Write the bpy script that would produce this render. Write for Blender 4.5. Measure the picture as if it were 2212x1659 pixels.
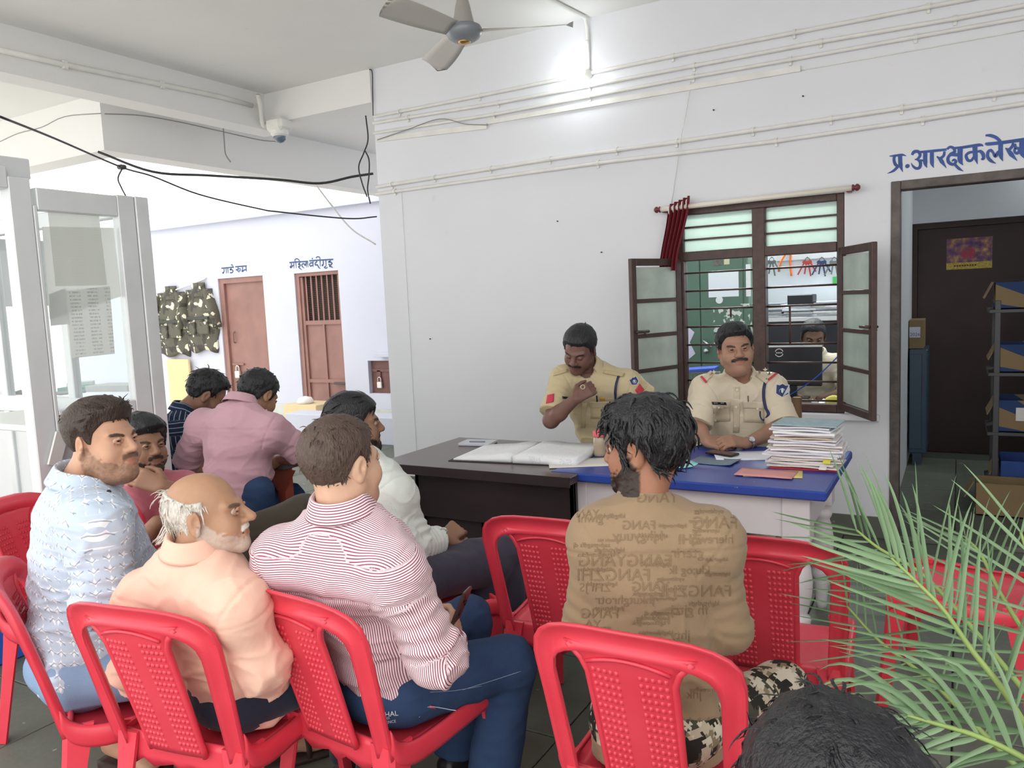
import bpy, bmesh, math, random
import numpy as np
from mathutils import Vector, Matrix
from mathutils.bvhtree import BVHTree

for o in list(bpy.data.objects):
    bpy.data.objects.remove(o, do_unlink=True)
S = bpy.context.scene
COL = S.collection
random.seed(7)

# ------------------------------------------------------------------ camera
F_PX, CXP, CYP, CAM_H = 1689.0, 1106.0, 829.5, 1.55
_yw, _pt, _rl = [math.radians(a) for a in (29.814, 5.926, -2.551)]
FW = np.array([-math.sin(_yw)*math.cos(_pt), math.cos(_yw)*math.cos(_pt), -math.sin(_pt)])
_r0 = np.array([math.cos(_yw), math.sin(_yw), 0.0])
_u0 = np.cross(_r0, FW)
RT = math.cos(_rl)*_r0 + math.sin(_rl)*_u0
UP = -math.sin(_rl)*_r0 + math.cos(_rl)*_u0
CAM = np.array([0.0, 0.0, CAM_H])
cd = bpy.data.cameras.new('camera')
cd.sensor_fit = 'HORIZONTAL'
cd.sensor_width = 36.0
cd.lens = 36.0*F_PX/2212.0
cd.clip_start = 0.05
cd.clip_end = 200
cam = bpy.data.objects.new('camera', cd)
COL.objects.link(cam)
M = Matrix.Identity(4)
for i in range(3):
    M[i][0], M[i][1], M[i][2], M[i][3] = RT[i], UP[i], -FW[i], CAM[i]
cam.matrix_world = M
S.camera = cam

def ray(px, py):
    return FW + RT*((px-CXP)/F_PX) - UP*((py-CYP)/F_PX)
def PX(px, py, z):
    """point seen at pixel (px, py), z metres in front of the lens"""
    return CAM + ray(px, py)*z
def atY(px, py, Y):
    d = ray(px, py); return CAM + d*(Y/d[1])
def atX(px, py, X):
    d = ray(px, py); return CAM + d*(X/d[0])
def atZ(px, py, Z):
    d = ray(px, py); return CAM + d*((Z-CAM_H)/d[2])

# ------------------------------------------------------------------ world, exposure
W = bpy.data.worlds.new('sky'); S.world = W
W.use_nodes = True
bg = W.node_tree.nodes['Background']
bg.inputs[0].default_value = (1.0, 0.985, 0.96, 1)
bg.inputs[1].default_value = 1.75
S.view_settings.view_transform = 'Standard'
S.view_settings.look = 'None'
S.view_settings.exposure = 0.45
S.view_settings.gamma = 1.0
S.view_settings.use_curve_mapping = False

# ------------------------------------------------------------------ materials
def lin(c):
    if isinstance(c, str):
        c = [int(c[i:i+2], 16)/255 for i in (0, 2, 4)]
        c = [x/12.92 if x <= .04045 else ((x+.055)/1.055)**2.4 for x in c]
    return tuple(c)
MATS = {}
def mat(name, col, rough=.6, metal=0., var=.0, vs=8., bump=0., bs=60., spec=.5, emit=0., alpha=1., trans=0., stretch=(1, 1, 1), coat=0.):
    if name in MATS: return MATS[name]
    m = bpy.data.materials.new(name); MATS[name] = m
    m.use_nodes = True
    nt = m.node_tree; b = nt.nodes['Principled BSDF']
    c = lin(col)
    b.inputs['Base Color'].default_value = (*c, 1)
    b.inputs['Roughness'].default_value = rough
    b.inputs['Metallic'].default_value = metal
    b.inputs['Specular IOR Level'].default_value = spec
    b.inputs['Alpha'].default_value = alpha
    b.inputs['Transmission Weight'].default_value = trans
    b.inputs['Coat Weight'].default_value = coat
    if emit:
        b.inputs['Emission Color'].default_value = (*c, 1)
        b.inputs['Emission Strength'].default_value = emit
    if var or bump:
        tc = nt.nodes.new('ShaderNodeTexCoord'); mp = nt.nodes.new('ShaderNodeMapping')
        mp.inputs['Scale'].default_value = stretch
        nt.links.new(tc.outputs['Object'], mp.inputs[0])
    if var:
        n = nt.nodes.new('ShaderNodeTexNoise'); n.inputs['Scale'].default_value = vs; n.inputs['Detail'].default_value = 5
        nt.links.new(mp.outputs[0], n.inputs['Vector'])
        r = nt.nodes.new('ShaderNodeValToRGB')
        r.color_ramp.elements[0].position = .3; r.color_ramp.elements[1].position = .7
        r.color_ramp.elements[0].color = (*[x*(1-var) for x in c], 1)
        r.color_ramp.elements[1].color = (*[min(1, x*(1+var)) for x in c], 1)
        nt.links.new(n.outputs[0], r.inputs[0]); nt.links.new(r.outputs[0], b.inputs['Base Color'])
    if bump:
        n2 = nt.nodes.new('ShaderNodeTexNoise'); n2.inputs['Scale'].default_value = bs; n2.inputs['Detail'].default_value = 4
        nt.links.new(mp.outputs[0], n2.inputs['Vector'])
        bp = nt.nodes.new('ShaderNodeBump'); bp.inputs['Strength'].default_value = bump; bp.inputs['Distance'].default_value = .01
        nt.links.new(n2.outputs[0], bp.inputs['Height']); nt.links.new(bp.outputs[0], b.inputs['Normal'])
    return m
class NT:
    """small helper to write node materials"""
    def __init__(s, m): s.m = m; s.nt = m.node_tree; s.b = s.nt.nodes['Principled BSDF']
    def n(s, t, **k):
        x = s.nt.nodes.new('ShaderNode'+t)
        for a, v in k.items(): setattr(x, a, v)
        return x
    def l(s, a, b): s.nt.links.new(a, b)
    def math(s, op, a, b=None, c=None):
        x = s.n('Math', operation=op)
        for i, v in enumerate((a, b, c)):
            if v is None: continue
            if isinstance(v, (int, float)): x.inputs[i].default_value = v
            else: s.l(v, x.inputs[i])
        return x.outputs[0]
    def mix(s, f, a, b):
        x = s.n('Mix', data_type='RGBA')
        for i, v in ((0, f), (6, a), (7, b)):
            if isinstance(v, (int, float)): x.inputs[i].default_value = v
            elif isinstance(v, tuple): x.inputs[i].default_value = (*v, 1)
            else: s.l(v, x.inputs[i])
        return x.outputs[2]
    def attr(s, name): return s.n('Attribute', attribute_name=name)
    def noise(s, vec, scale, det=4):
        x = s.n('TexNoise'); x.inputs['Scale'].default_value = scale; x.inputs['Detail'].default_value = det
        if vec is not None: s.l(vec, x.inputs['Vector'])
        return x.outputs[0]
    def obj(s): return s.n('TexCoord').outputs['Object']
    def ramp(s, f, stops):
        r = s.n('ValToRGB'); e = r.color_ramp.elements
        while len(e) < len(stops): e.new(.5)
        for i, (p, c) in enumerate(stops): e[i].position = p; e[i].color = (*c, 1)
        s.l(f, r.inputs[0]); return r.outputs[0]
    def bump(s, h, st, dist=.01):
        x = s.n('Bump'); x.inputs['Strength'].default_value = st; x.inputs['Distance'].default_value = dist
        s.l(h, x.inputs['Height']); s.l(x.outputs[0], s.b.inputs['Normal'])

# ------------------------------------------------------------------ geometry helpers
def props(o, label=None, cat=None, group=None, kind=None):
    if label: o['label'] = label
    if cat: o['category'] = cat
    if group: o['group'] = group
    if kind: o['kind'] = kind
    return o
def thing(name, loc, label, cat, group=None, rz=0., kind=None):
    o = bpy.data.objects.new(name, None); COL.objects.link(o)
    o.location = [float(v) for v in loc]; o.rotation_euler = (0, 0, rz); o.empty_display_size = .1
    return props(o, label, cat, group, kind)
def mesh(name, V, F, m, parent=None, smooth=False, world=False, label=None, cat=None, group=None, kind=None):
    V = np.asarray(V, float)
    if world and parent is not None:
        q = parent; off = np.zeros(3)
        while q is not None: off += np.array(q.location); q = q.parent
        V = V - off
    me = bpy.data.meshes.new(name)
    me.from_pydata(V.tolist(), [], F if isinstance(F, list) else F.tolist())
    me.update()
    if smooth: me.polygons.foreach_set('use_smooth', [True]*len(me.polygons))
    for x in (m if isinstance(m, (list, tuple)) else [m]):
        if x: me.materials.append(x)
    o = bpy.data.objects.new(name, me); COL.objects.link(o)
    if parent is not None: o.parent = parent
    return props(o, label, cat, group, kind)
def copy_tree(o, parent=None):
    c = o.copy(); COL.objects.link(c)
    if parent is not None: c.parent = parent
    for ch in list(o.children): copy_tree(ch, c)
    return c
def rotz(a):
    c, s = math.cos(a), math.sin(a); return np.array([[c, -s, 0], [s, c, 0], [0, 0, 1]])
def roty(a):
    c, s = math.cos(a), math.sin(a); return np.array([[c, 0, s], [0, 1, 0], [-s, 0, c]])
def rotx(a):
    c, s = math.cos(a), math.sin(a); return np.array([[1, 0, 0], [0, c, -s], [0, s, c]])
def unit(v):
    v = np.asarray(v, float); return v/np.linalg.norm(v)
class MB:
    def __init__(s): s.V = []; s.F = []
    def add(s, V, F):
        n = len(s.V); s.V += [tuple(map(float, v)) for v in V]; s.F += [tuple(int(i)+n for i in f) for f in F]; return s
    def box(s, c, d, rz=0., R=None, bev=0.):
        a = np.array(d, float)/2; c = np.asarray(c, float)
        Rm = R if R is not None else rotz(rz)
        if bev <= 0:
            P = [(x, y, z) for x in (-1, 1) for y in (-1, 1) for z in (-1, 1)]
            V = [c + Rm@(np.array(p)*a) for p in P]
            return s.add(V, [(0, 1, 3, 2), (4, 6, 7, 5), (0, 4, 5, 1), (2, 3, 7, 6), (0, 2, 6, 4), (1, 5, 7, 3)])
        b = min(bev, min(a)*.99); V = []; idx = {}
        for x in (-1, 1):
            for y in (-1, 1):
                for z in (-1, 1):
                    sg = np.array((x, y, z))
                    for ax in range(3):
                        p = sg*(a-b); p[ax] = sg[ax]*a[ax]
                        idx[(x, y, z, ax)] = len(V); V.append(c+Rm@p)
        Fc = []
        for ax in range(3):
            o1, o2 = [(1, 2), (2, 0), (0, 1)][ax]
            for sg in (-1, 1):
                q = []
                for (u, v) in ((-1, -1), (1, -1), (1, 1), (-1, 1)):
                    k = [0, 0, 0]; k[ax] = sg; k[o1] = u; k[o2] = v; q.append(idx[(*k, ax)])
                Fc.append(tuple(q if sg > 0 else q[::-1]))
            for u in (-1, 1):
                for v in (-1, 1):
                    k0 = [0, 0, 0]; k0[o1] = u; k0[o2] = v; k1 = list(k0); k0[ax] = -1; k1[ax] = 1
                    q = (idx[(*k0, o1)], idx[(*k1, o1)], idx[(*k1, o2)], idx[(*k0, o2)])
                    Fc.append(q if u*v > 0 else q[::-1])
        for x in (-1, 1):
            for y in (-1, 1):
                for z in (-1, 1):
                    q = tuple(idx[(x, y, z, i)] for i in range(3)); Fc.append(q if x*y*z > 0 else q[::-1])
        return s.add(V, Fc)
    def bx(s, x0, x1, y0, y1, z0, z1, bev=0.):
        return s.box(((x0+x1)/2, (y0+y1)/2, (z0+z1)/2), (x1-x0, y1-y0, z1-z0), bev=bev)
    def tube(s, pts, r, n=8, cap=True, flat=1.):
        P = [np.asarray(p, float) for p in pts]; m = len(P)
        rr = r if isinstance(r, (list, tuple, np.ndarray)) else [r]*m
        V = []; F = []; prev = None
        for i in range(m):
            t = P[min(i+1, m-1)]-P[max(i-1, 0)]; t = t/(np.linalg.norm(t)+1e-12)
            if prev is None:
                a = np.array((0, 0, 1.)) if abs(t[2]) < .9 else np.array((1., 0, 0))
                u = unit(np.cross(t, a))
            else:
                u = prev - t*(prev@t); u = u/(np.linalg.norm(u)+1e-12)
            prev = u; v = np.cross(t, u)
            for k in range(n):
                th = 2*math.pi*k/n; V.append(P[i]+rr[i]*(u*math.cos(th)+v*math.sin(th)*flat))
        for i in range(m-1):
            for k in range(n):
                a = i*n+k; b = i*n+(k+1) % n; F.append((a, b, b+n, a+n))
        if cap:
            F.append(tuple(range(n-1, -1, -1))); F.append(tuple(range((m-1)*n, m*n)))
        return s.add(V, F)
    def lathe(s, c, prof, n=20, R=None, sx=1., sy=1.):
        c = np.asarray(c, float); V = []; F = []; m = len(prof)
        for (r, z) in prof:
            for k in range(n):
                th = 2*math.pi*k/n; p = np.array((r*math.cos(th)*sx, r*math.sin(th)*sy, z))
                V.append(c+(R@p if R is not None else p))
        for i in range(m-1):
            for k in range(n):
                a = i*n+k; b = i*n+(k+1) % n; F.append((a, b, b+n, a+n))
        F.append(tuple(range(n-1, -1, -1))); F.append(tuple(range((m-1)*n, m*n)))
        return s.add(V, F)
    def prism(s, poly, d):
        """poly: list of 3-D points (planar); d: extrusion vector"""
        P = [np.asarray(p, float) for p in poly]; n = len(P); d = np.asarray(d, float)
        nn = sum((np.cross(P[i], P[(i+1) % n]) for i in range(n)), np.zeros(3))
        if nn@d > 0: P = P[::-1]
        V = P+[p+d for p in P]
        F = [tuple(range(n)), tuple(range(2*n-1, n-1, -1))]
        for i in range(n):
            j = (i+1) % n; F.append((j, i, i+n, j+n))
        return s.add(V, F)
    def ribbon(s, pts, widths, nrm, th):
        """flat brush stroke on a plane with normal nrm"""
        P = smooth_path([np.asarray(p, float) for p in pts], 4); m = len(P)
        wi = np.interp(np.linspace(0, 1, m), np.linspace(0, 1, len(widths)), widths)
        nrm = unit(nrm); V = []; F = []
        for i in range(m):
            t = unit(P[min(i+1, m-1)]-P[max(i-1, 0)]); u = np.cross(nrm, t)
            for q in (u*wi[i]/2, -u*wi[i]/2): V += [P[i]+q, P[i]+q+nrm*th]
        for i in range(m-1):
            a = 4*i; F += [(a+1, a+5, a+7, a+3), (a, a+4, a+5, a+1), (a+2, a+3, a+7, a+6)]
        F += [(0, 1, 3, 2), (4*m-4, 4*m-2, 4*m-1, 4*m-3)]
        return s.add(V, F)
    def disc(s, c, r, nrm, th, n=16):
        nrm = unit(nrm); a = np.array((0, 0, 1.)) if abs(nrm[2]) < .9 else np.array((1., 0, 0))
        u = unit(np.cross(nrm, a)); v = np.cross(nrm, u)
        return s.prism([np.asarray(c)+r*(u*math.cos(k*2*math.pi/n)+v*math.sin(k*2*math.pi/n)) for k in range(n)], nrm*th)
    def grid(s, fn, nu, nv):
        V = [fn(i/nu, j/nv) for j in range(nv+1) for i in range(nu+1)]
        F = [(j*(nu+1)+i, j*(nu+1)+i+1, (j+1)*(nu+1)+i+1, (j+1)*(nu+1)+i) for j in range(nv) for i in range(nu)]
        return s.add(V, F)
    def slab(s, fn, nu, nv, th):
        """closed sheet: fn(u,v)->point, thickened by vector/callable th(u,v)"""
        f2 = lambda u, v: np.asarray(fn(u, v))+np.asarray(th(u, v) if callable(th) else th)
        n0 = len(s.V); s.grid(fn, nu, nv)
        V = [f2(i/nu, j/nv) for j in range(nv+1) for i in range(nu+1)]
        N = (nu+1)*(nv+1)
        F = [tuple(reversed((j*(nu+1)+i, j*(nu+1)+i+1, (j+1)*(nu+1)+i+1, (j+1)*(nu+1)+i))) for j in range(nv) for i in range(nu)]
        s.add(V, F)
        ring = [i for i in range(nu+1)]+[j*(nu+1)+nu for j in range(1, nv+1)]+[nv*(nu+1)+i for i in range(nu-1, -1, -1)]+[j*(nu+1) for j in range(nv-1, 0, -1)]
        for k in range(len(ring)):
            a, b = ring[k]+n0, ring[(k+1) % len(ring)]+n0; s.F.append((b, a, a+N, b+N))
        return s
    def build(s, name, m, parent=None, smooth=False, world=False, fix=False, **k):
        o = mesh(name, s.V, s.F, m, parent, smooth, world, **k)
        if fix:
            b = bmesh.new(); b.from_mesh(o.data); bmesh.ops.recalc_face_normals(b, faces=b.faces); b.to_mesh(o.data); b.free()
        return o
def smooth_path(P, sub=6):
    P = [np.asarray(p, float) for p in P]
    if len(P) < 3:
        return [P[0]+(P[1]-P[0])*t for t in np.linspace(0, 1, sub+1)]
    Q = [2*P[0]-P[1]]+P+[2*P[-1]-P[-2]]; out = []
    for i in range(1, len(Q)-2):
        a, b, c, d = Q[i-1:i+3]
        for k in range(sub):
            t = k/sub
            out.append(.5*((2*b)+(c-a)*t+(2*a-5*b+4*c-d)*t*t+(-a+3*b-3*c+d)*t**3))
    out.append(P[-1]); return out
def text_mesh(txt, size, R, loc, mirror=False, sub=0):
    cu = bpy.data.curves.new('txt', 'FONT'); cu.body = txt; cu.size = size; cu.align_x = 'CENTER'; cu.align_y = 'CENTER'; cu.resolution_u = 3
    o = bpy.data.objects.new('txt', cu); COL.objects.link(o)
    dg = bpy.context.evaluated_depsgraph_get(); dg.update()
    me = bpy.data.meshes.new_from_object(o.evaluated_get(dg))
    V = np.array([v.co[:] for v in me.vertices]).reshape(-1, 3); F = [tuple(p.vertices) for p in me.polygons]
    bpy.data.objects.remove(o, do_unlink=True); bpy.data.curves.remove(cu); bpy.data.meshes.remove(me)
    if len(V) == 0: return V, F
    if mirror: V[:, 0] *= -1; F = [f[::-1] for f in F]
    return (V@np.asarray(R).T)+np.asarray(loc), F
# ------------------------------------------------------------------ materials of the place
def plaster(name, col, var=.035, seed=0.):
    m = mat(name, col, .85, spec=.25); t = NT(m)
    o = t.obj(); c = lin(col)
    n1 = t.noise(o, 1.3, 5); n2 = t.noise(o, 22, 4)
    a = t.mix(t.math('MULTIPLY', n1, 1.), tuple(x*(1-2*var) for x in c), tuple(min(1, x*(1+var)) for x in c))
    spots = t.ramp(t.noise(o, 9, 6), [(.0, (0, 0, 0)), (.70, (0, 0, 0)), (.76, (1, 1, 1))])
    a2 = t.mix(t.math('MULTIPLY', spots, .10), a, (.45, .44, .42))
    t.l(a2, t.b.inputs['Base Color'])
    t.bump(t.math('ADD', n2, t.math('MULTIPLY', n1, 2.)), .12, .01)
    return m
M_WALL = plaster('whitewashed_plaster', 'e4e6ec')
M_CEIL = plaster('ceiling_plaster', 'ebebea')
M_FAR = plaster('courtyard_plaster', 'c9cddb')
M_PIPE = mat('white_painted_conduit', 'e4e4e0', .5, var=.06, vs=9)
M_FRAME = mat('dark_brown_paint', '4a3430', .45, var=.25, vs=18, bump=.2, bs=40)
M_DOORFR = mat('grey_brown_frame_paint', '58504c', .5, var=.35, vs=14, bump=.3, bs=50)
M_RUST = mat('red_oxide_door_paint', '8f6a62', .55, var=.14, vs=4, bump=.1, bs=12)
M_DARKDOOR = mat('dark_brown_laminate', '43302d', .5, var=.15, vs=3)
M_BLACKW = mat('black_cable', '2c2d30', .5)
M_GREYM = mat('grey_steel', '4a4a4c', .45, .3)
M_ALU = mat('aluminium_section', 'd6dadc', .4, .15, var=.05, vs=5)
M_PAPER = mat('white_paper', 'eceae8', .8, var=.04, vs=30)
M_KOTA = None
def kota():
    m = mat('green_grey_stone', '6f756c', .5, spec=.35); t = NT(m)
    inf = t.n('ObjectInfo'); geo = t.n('NewGeometry').outputs['Position']
    n1 = t.noise(geo, 2.2, 6); n2 = t.noise(geo, 40, 4)
    base = t.mix(n1, lin('555a50'), lin('787c72'))
    r = t.math('MULTIPLY_ADD', inf.outputs['Random'], .34, .82)
    hs = t.n('HueSaturation'); t.l(base, hs.inputs['Color']); t.l(r, hs.inputs['Value'])
    sp = t.ramp(t.noise(geo, 17, 3), [(0, (0, 0, 0)), (.70, (0, 0, 0)), (.735, (1, 1, 1))])
    c = t.mix(t.math('MULTIPLY', sp, .55), hs.outputs[0], lin('b9b8ae'))
    t.l(c, t.b.inputs['Base Color'])
    t.l(t.math('MULTIPLY_ADD', n2, .35, .38), t.b.inputs['Roughness'])
    t.bump(n2, .08)
    return m
M_KOTA = kota()
M_JOINT = mat('stone_joint', '4c4d48', .9)
M_CONC = mat('courtyard_concrete', 'e2dfd8', .9, var=.12, vs=2, bump=.2, bs=20)
M_SIGN = mat('blue_sign_paint', '2b4f97', .5, var=.22, vs=14)
M_SIGNF = mat('navy_sign_paint', '2f4a74', .5)

YW = 5.196
# ------------------------------------------------------------------ floor
fl = MB(); fl.bx(-6.75, 6, .2, 14, -.2, -.014)
FLOOR = fl.build('floor', M_JOINT, kind='structure')
TS = .61
tile = MB(); tile.box((0, 0, -.008), (TS-.006, TS-.006, .016), bev=.003)
base_tile = None
for ix in range(-11, 5):
    for iy in range(0, 13):
        x, y = (ix+.5)*TS, (iy+.35)*TS
        if x < -6.3 and y > 4.2: continue
        if base_tile is None:
            base_tile = tile.build('floor_tile', M_KOTA, FLOOR); o = base_tile
        else:
            o = base_tile.copy(); COL.objects.link(o)
        o.location = (x, y, random.uniform(-.0012, .0012))
cy = MB(); cy.bx(-14, -6.35, 4.3, 12, -.1, 0.002); cy.bx(-20, 12, -14, .2, -.1, -.02); cy.bx(-20, -6.75, .2, 4.3, -.1, -.02)  # slabs behind the camera and far left are added to bounce light upward
cy.build('trim_1', M_CONC, label='pale concrete courtyard ground with added slabs that bounce light', kind='structure')

# ------------------------------------------------------------------ back wall with window and door openings
WX0, WX1, WZ0, WZ1 = -1.655, -.605, .775, 2.125
DX0, DX1, DZ1 = -.351, .78, 2.157
WT = .23
w = MB()
def seg(x0, x1, z0, z1): w.bx(x0, x1, YW, YW+WT, z0, z1)
seg(-4.165, WX0, 0, 3.48); seg(WX0, WX1, 0, WZ0); seg(WX0, WX1, WZ1, 3.48)
seg(WX1, DX0, 0, 3.48); seg(DX0, DX1, DZ1, 3.48); seg(DX1, 3.4, 0, 3.48)
WALL = w.build('wall_back', M_WALL, kind='structure')
sk = MB(); sk.bx(-4.165, DX0-.001, YW-.012, YW, 0, .135, .003); sk.bx(DX1, 3.4, YW-.012, YW, 0, .135, .003)
sk.build('baseboard_back', M_KOTA, kind='structure')
pl = MB(); pl.bx(-3.94, -3.925, YW-.004, YW+.002, .14, 2.5)
pl.build('trim_2', M_WALL, kind='structure')
th = MB(); th.bx(DX0, DX1, YW-.02, YW+WT, 0, .03, .004)
th.build('trim_3', M_KOTA, kind='structure')

# ------------------------------------------------------------------ ceiling and beams
c = MB(); c.bx(-5.45, 3.4, .3, YW+.3, 3.48, 3.62); c.build('ceiling', M_CEIL, kind='structure')
c = MB(); c.bx(-9, -5.45, .3, 4.2, 3.40, 3.62); c.bx(-6.3, -5.45, 4.2, 8.4, 3.40, 3.62); c.bx(-5.45, -4.0, YW+.3, 8.4, 3.40, 3.62)
c.build('ceiling_outer', M_CEIL, kind='structure')
c = MB(); c.bx(-5.58, -5.36, .3, 5.36, 3.17, 3.5); c.build('trim_4', M_CEIL, kind='structure')
c = MB(); c.bx(-5.36, -4.165, YW-.02, YW+.2, 3.22, 3.5); c.build('trim_5', M_CEIL, kind='structure')
c = MB(); c.bx(-9, -6.13, 4.12, 4.34, 2.95, 3.42); c.build('trim_6', M_CEIL, kind='structure')
c = MB(); c.bx(-6.35, -6.13, 4.34, 8.4, 2.95, 3.42); c.build('trim_7', M_CEIL, kind='structure')
w = MB(); w.bx(3.4, 3.6, .3, 9, 0, 3.6); w.build('wall_right', M_WALL, kind='structure')

# ------------------------------------------------------------------ building across the courtyard
FY = 8.4
D1 = (-9.99, -9.01, 2.12); D2 = (-8.37, -7.53, 2.11); HT = (-7.10, -6.70, .385, .84)
w = MB()
def fs(x0, x1, z0, z1): w.bx(x0, x1, FY, FY+.25, z0, z1)
fs(-14, D1[0], 0, 2.97); fs(D1[0], D1[1], D1[2], 2.97); fs(D1[1], D2[0], 0, 2.97); fs(D2[0], D2[1], D2[2], 2.97)
fs(D2[1], HT[0], 0, 2.97); fs(HT[0], HT[1], 0, HT[2]); fs(HT[0], HT[1], HT[3], 2.97); fs(HT[1], -4.0, 0, 2.97)
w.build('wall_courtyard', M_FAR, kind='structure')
w = MB(); w.bx(-14, -4, FY-.09, FY+.25, 2.965, 3.03); w.build('trim_8', M_FAR, kind='structure')
w = MB(); w.bx(-14, -4, FY+.2, FY+.3, 0, 2.9); w.build('wall_courtyard_inner', mat('dark_interior', '3a302c', .9), kind='structure')
w = MB(); w.bx(-9.0, -8.38, FY-.02, FY, .0, .19, .004); w.bx(-7.5, -4, FY-.02, FY, 0, .16, .004)
w.build('baseboard_courtyard', mat('pale_green_grey_stone', 'bfc4bc', .6, var=.1, vs=6), kind='structure')
def padlock(par, c, s, bm):
    b = MB(); c = np.array(c); b.box(c, (.055*s, .022*s, .06*s), bev=.008); b.build('padlock_body', bm, par, world=True)
    b = MB(); b.tube(smooth_path([c+np.array((-.018*s, 0, .03*s)), c+np.array((-.016*s, 0, .06*s)), c+np.array((0, 0, .072*s)), c+np.array((.016*s, 0, .06*s)), c+np.array((.018*s, 0, .03*s))]), .005*s, 6)
    b.build('padlock_shackle', bm, par, True, world=True)
M_BRASS = mat('pale_padlock_metal', 'd9d2cc', .35, .6)
# door 1
d = thing('door_1', (-9.5, FY+.1, 0), 'plain red-oxide metal door under the shorter blue sign', None, kind='structure')
b = MB(); b.bx(D1[0]+.1, D1[1]-.02, FY+.06, FY+.1, .02, D1[2]-.06, .004); b.build('leaf', M_RUST, d, world=True)
b = MB(); b.bx(D1[0], D1[0]+.1, FY+.02, FY+.12, 0, D1[2]); b.bx(D1[1]-.03, D1[1], FY+.02, FY+.12, 0, D1[2]); b.bx(D1[0]+.1, D1[1]-.03, FY+.02, FY+.12, D1[2]-.08, D1[2])
b.build('frame', M_RUST, d, world=True)
b = MB(); b.tube([(-9.77, FY+.05, 1.12), (-9.77, FY+.02, 1.14), (-9.77, FY+.02, 1.27), (-9.77, FY+.05, 1.29)], .012, 6); b.build('handle', M_RUST, d, True, world=True)
b = MB(); b.bx(-9.85, -9.6, FY+.03, FY+.06, .775, .8, .003); b.bx(-9.755, -9.725, FY+.02, FY+.05, .70, .79, .003); b.build('bolt', M_RUST, d, world=True)
padlock(d, (-9.735, FY+.025, .63), 1.9, M_BRASS)
# door 2
d = thing('door_2', (-7.95, FY+.1, 0), 'red-oxide metal door with barred upper panel under the longer blue sign', None, kind='structure')
x0, x1 = D2[0]+.07, D2[1]-.02
b = MB(); b.bx(D2[0], x0, FY+.02, FY+.12, 0, D2[2]); b.bx(x1, D2[1], FY+.02, FY+.12, 0, D2[2]); b.bx(x0, x1, FY+.02, FY+.12, D2[2]-.05, D2[2]); b.bx(x0+.05, x1-.03, FY+.042, FY+.098, 1.36, 1.42); b.bx(x0+.05, x1-.03, FY+.042, FY+.098, .52, .57)
b.bx(x0, x0+.05, FY+.04, FY+.1, 0, 2.05); b.bx(x1-.03, x1, FY+.04, FY+.1, 0, 2.05); b.bx((x0+x1)/2, (x0+x1)/2+.03, FY+.046, FY+.096, .57, 1.36); b.bx((x0+x1)/2, (x0+x1)/2+.03, FY+.046, FY+.096, 0, .52)
b.build('frame', M_RUST, d, world=True)
for (za, zb) in ((.57, 1.36), (.03, .52)):
    for (xa, xb) in ((x0+.05, (x0+x1)/2), ((x0+x1)/2+.03, x1-.03)):
        b = MB(); b.bx(xa, xb, FY+.07, FY+.09, za, zb); b.build('sheet_panel', M_RUST, d, world=True)
for i in range(7):
    xx = x0+.1+i*(x1-x0-.14)/6; b = MB(); b.bx(xx-.011, xx+.011, FY+.05, FY+.065, 1.42, 2.06); b.build('bar', M_RUST, d, world=True)
b = MB()
for i in range(26): b.tube([(x0+i*.029, FY+.09, 1.42), (x0+i*.029, FY+.09, 2.06)], .0035, 4, False)
for i in range(24): b.tube([(x0, FY+.09, 1.43+i*.027), (x1, FY+.09, 1.43+i*.027)], .0035, 4, False)
b.build('wire_mesh', mat('brown_mesh', '6d5a52', .6), d, world=True)
b = MB(); b.bx(x1-.22, x1+.03, FY+.02, FY+.05, .5, .53, .003); b.build('bolt', M_GREYM, d, world=True)
# hatch
d = thing('door_3', (-6.9, FY+.1, 0), 'small padlocked red-oxide hatch low in the far wall', None, kind='structure')
b = MB(); b.bx(HT[0], HT[1], FY+.07, FY+.1, HT[2], HT[3], .004); b.build('leaf', mat('dark_oxide_paint', '6f4a44', .55, var=.15, vs=8), d, world=True)
b = MB(); b.bx(HT[0]+.02, HT[1]-.05, FY+.05, FY+.07, .685, .72); b.bx(-6.99, -6.93, FY+.05, FY+.07, .55, .7); b.build('bolt', MATS['dark_oxide_paint'], d, world=True)
padlock(d, (-6.95, FY+.045, .5), 1.5, M_BRASS)
b = MB(); b.bx(-6.86, -6.4, FY-.16, FY, .9, .95, .004); b.build('trim_9', M_FAR, kind='structure')

# ------------------------------------------------------------------ painted signs (brush strokes on the walls)
def sign(name, strokes, ox, oy, sc, Y, m, label, dots=(), wscale=1.):
    b = MB(); n = np.array((0, -1., 0))
    for i, (pts, ws) in enumerate(strokes):
        P3 = [atY(ox+x/sc, oy+y/sc, Y-.0008-.00006*i) for x, y in pts]
        k = np.linalg.norm(atY(ox+100/sc, oy, Y)-atY(ox, oy, Y))/100
        b.ribbon(P3, [q*k*wscale for q in ws], n, .0006)
    for (x, y, r) in dots:
        k = np.linalg.norm(atY(ox+100/sc, oy, Y)-atY(ox, oy, Y))/100
        b.disc(atY(ox+x/sc, oy+y/sc, Y-.0008), r*k, n, .0008)
    return b.build(name, m, label=label, cat='painted sign', fix=True)
KA = [([(1430, 340), (1438, 500), (1472, 625)], [72, 70, 6]), ([(1425, 425), (1335, 442), (1290, 490), (1318, 560), (1375, 562), (1425, 480)], [40, 46, 46, 46, 46, 30]), ([(1455, 430), (1515, 418), (1562, 470), (1565, 540), (1525, 540)], [30, 48, 54, 44, 20])]
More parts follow.
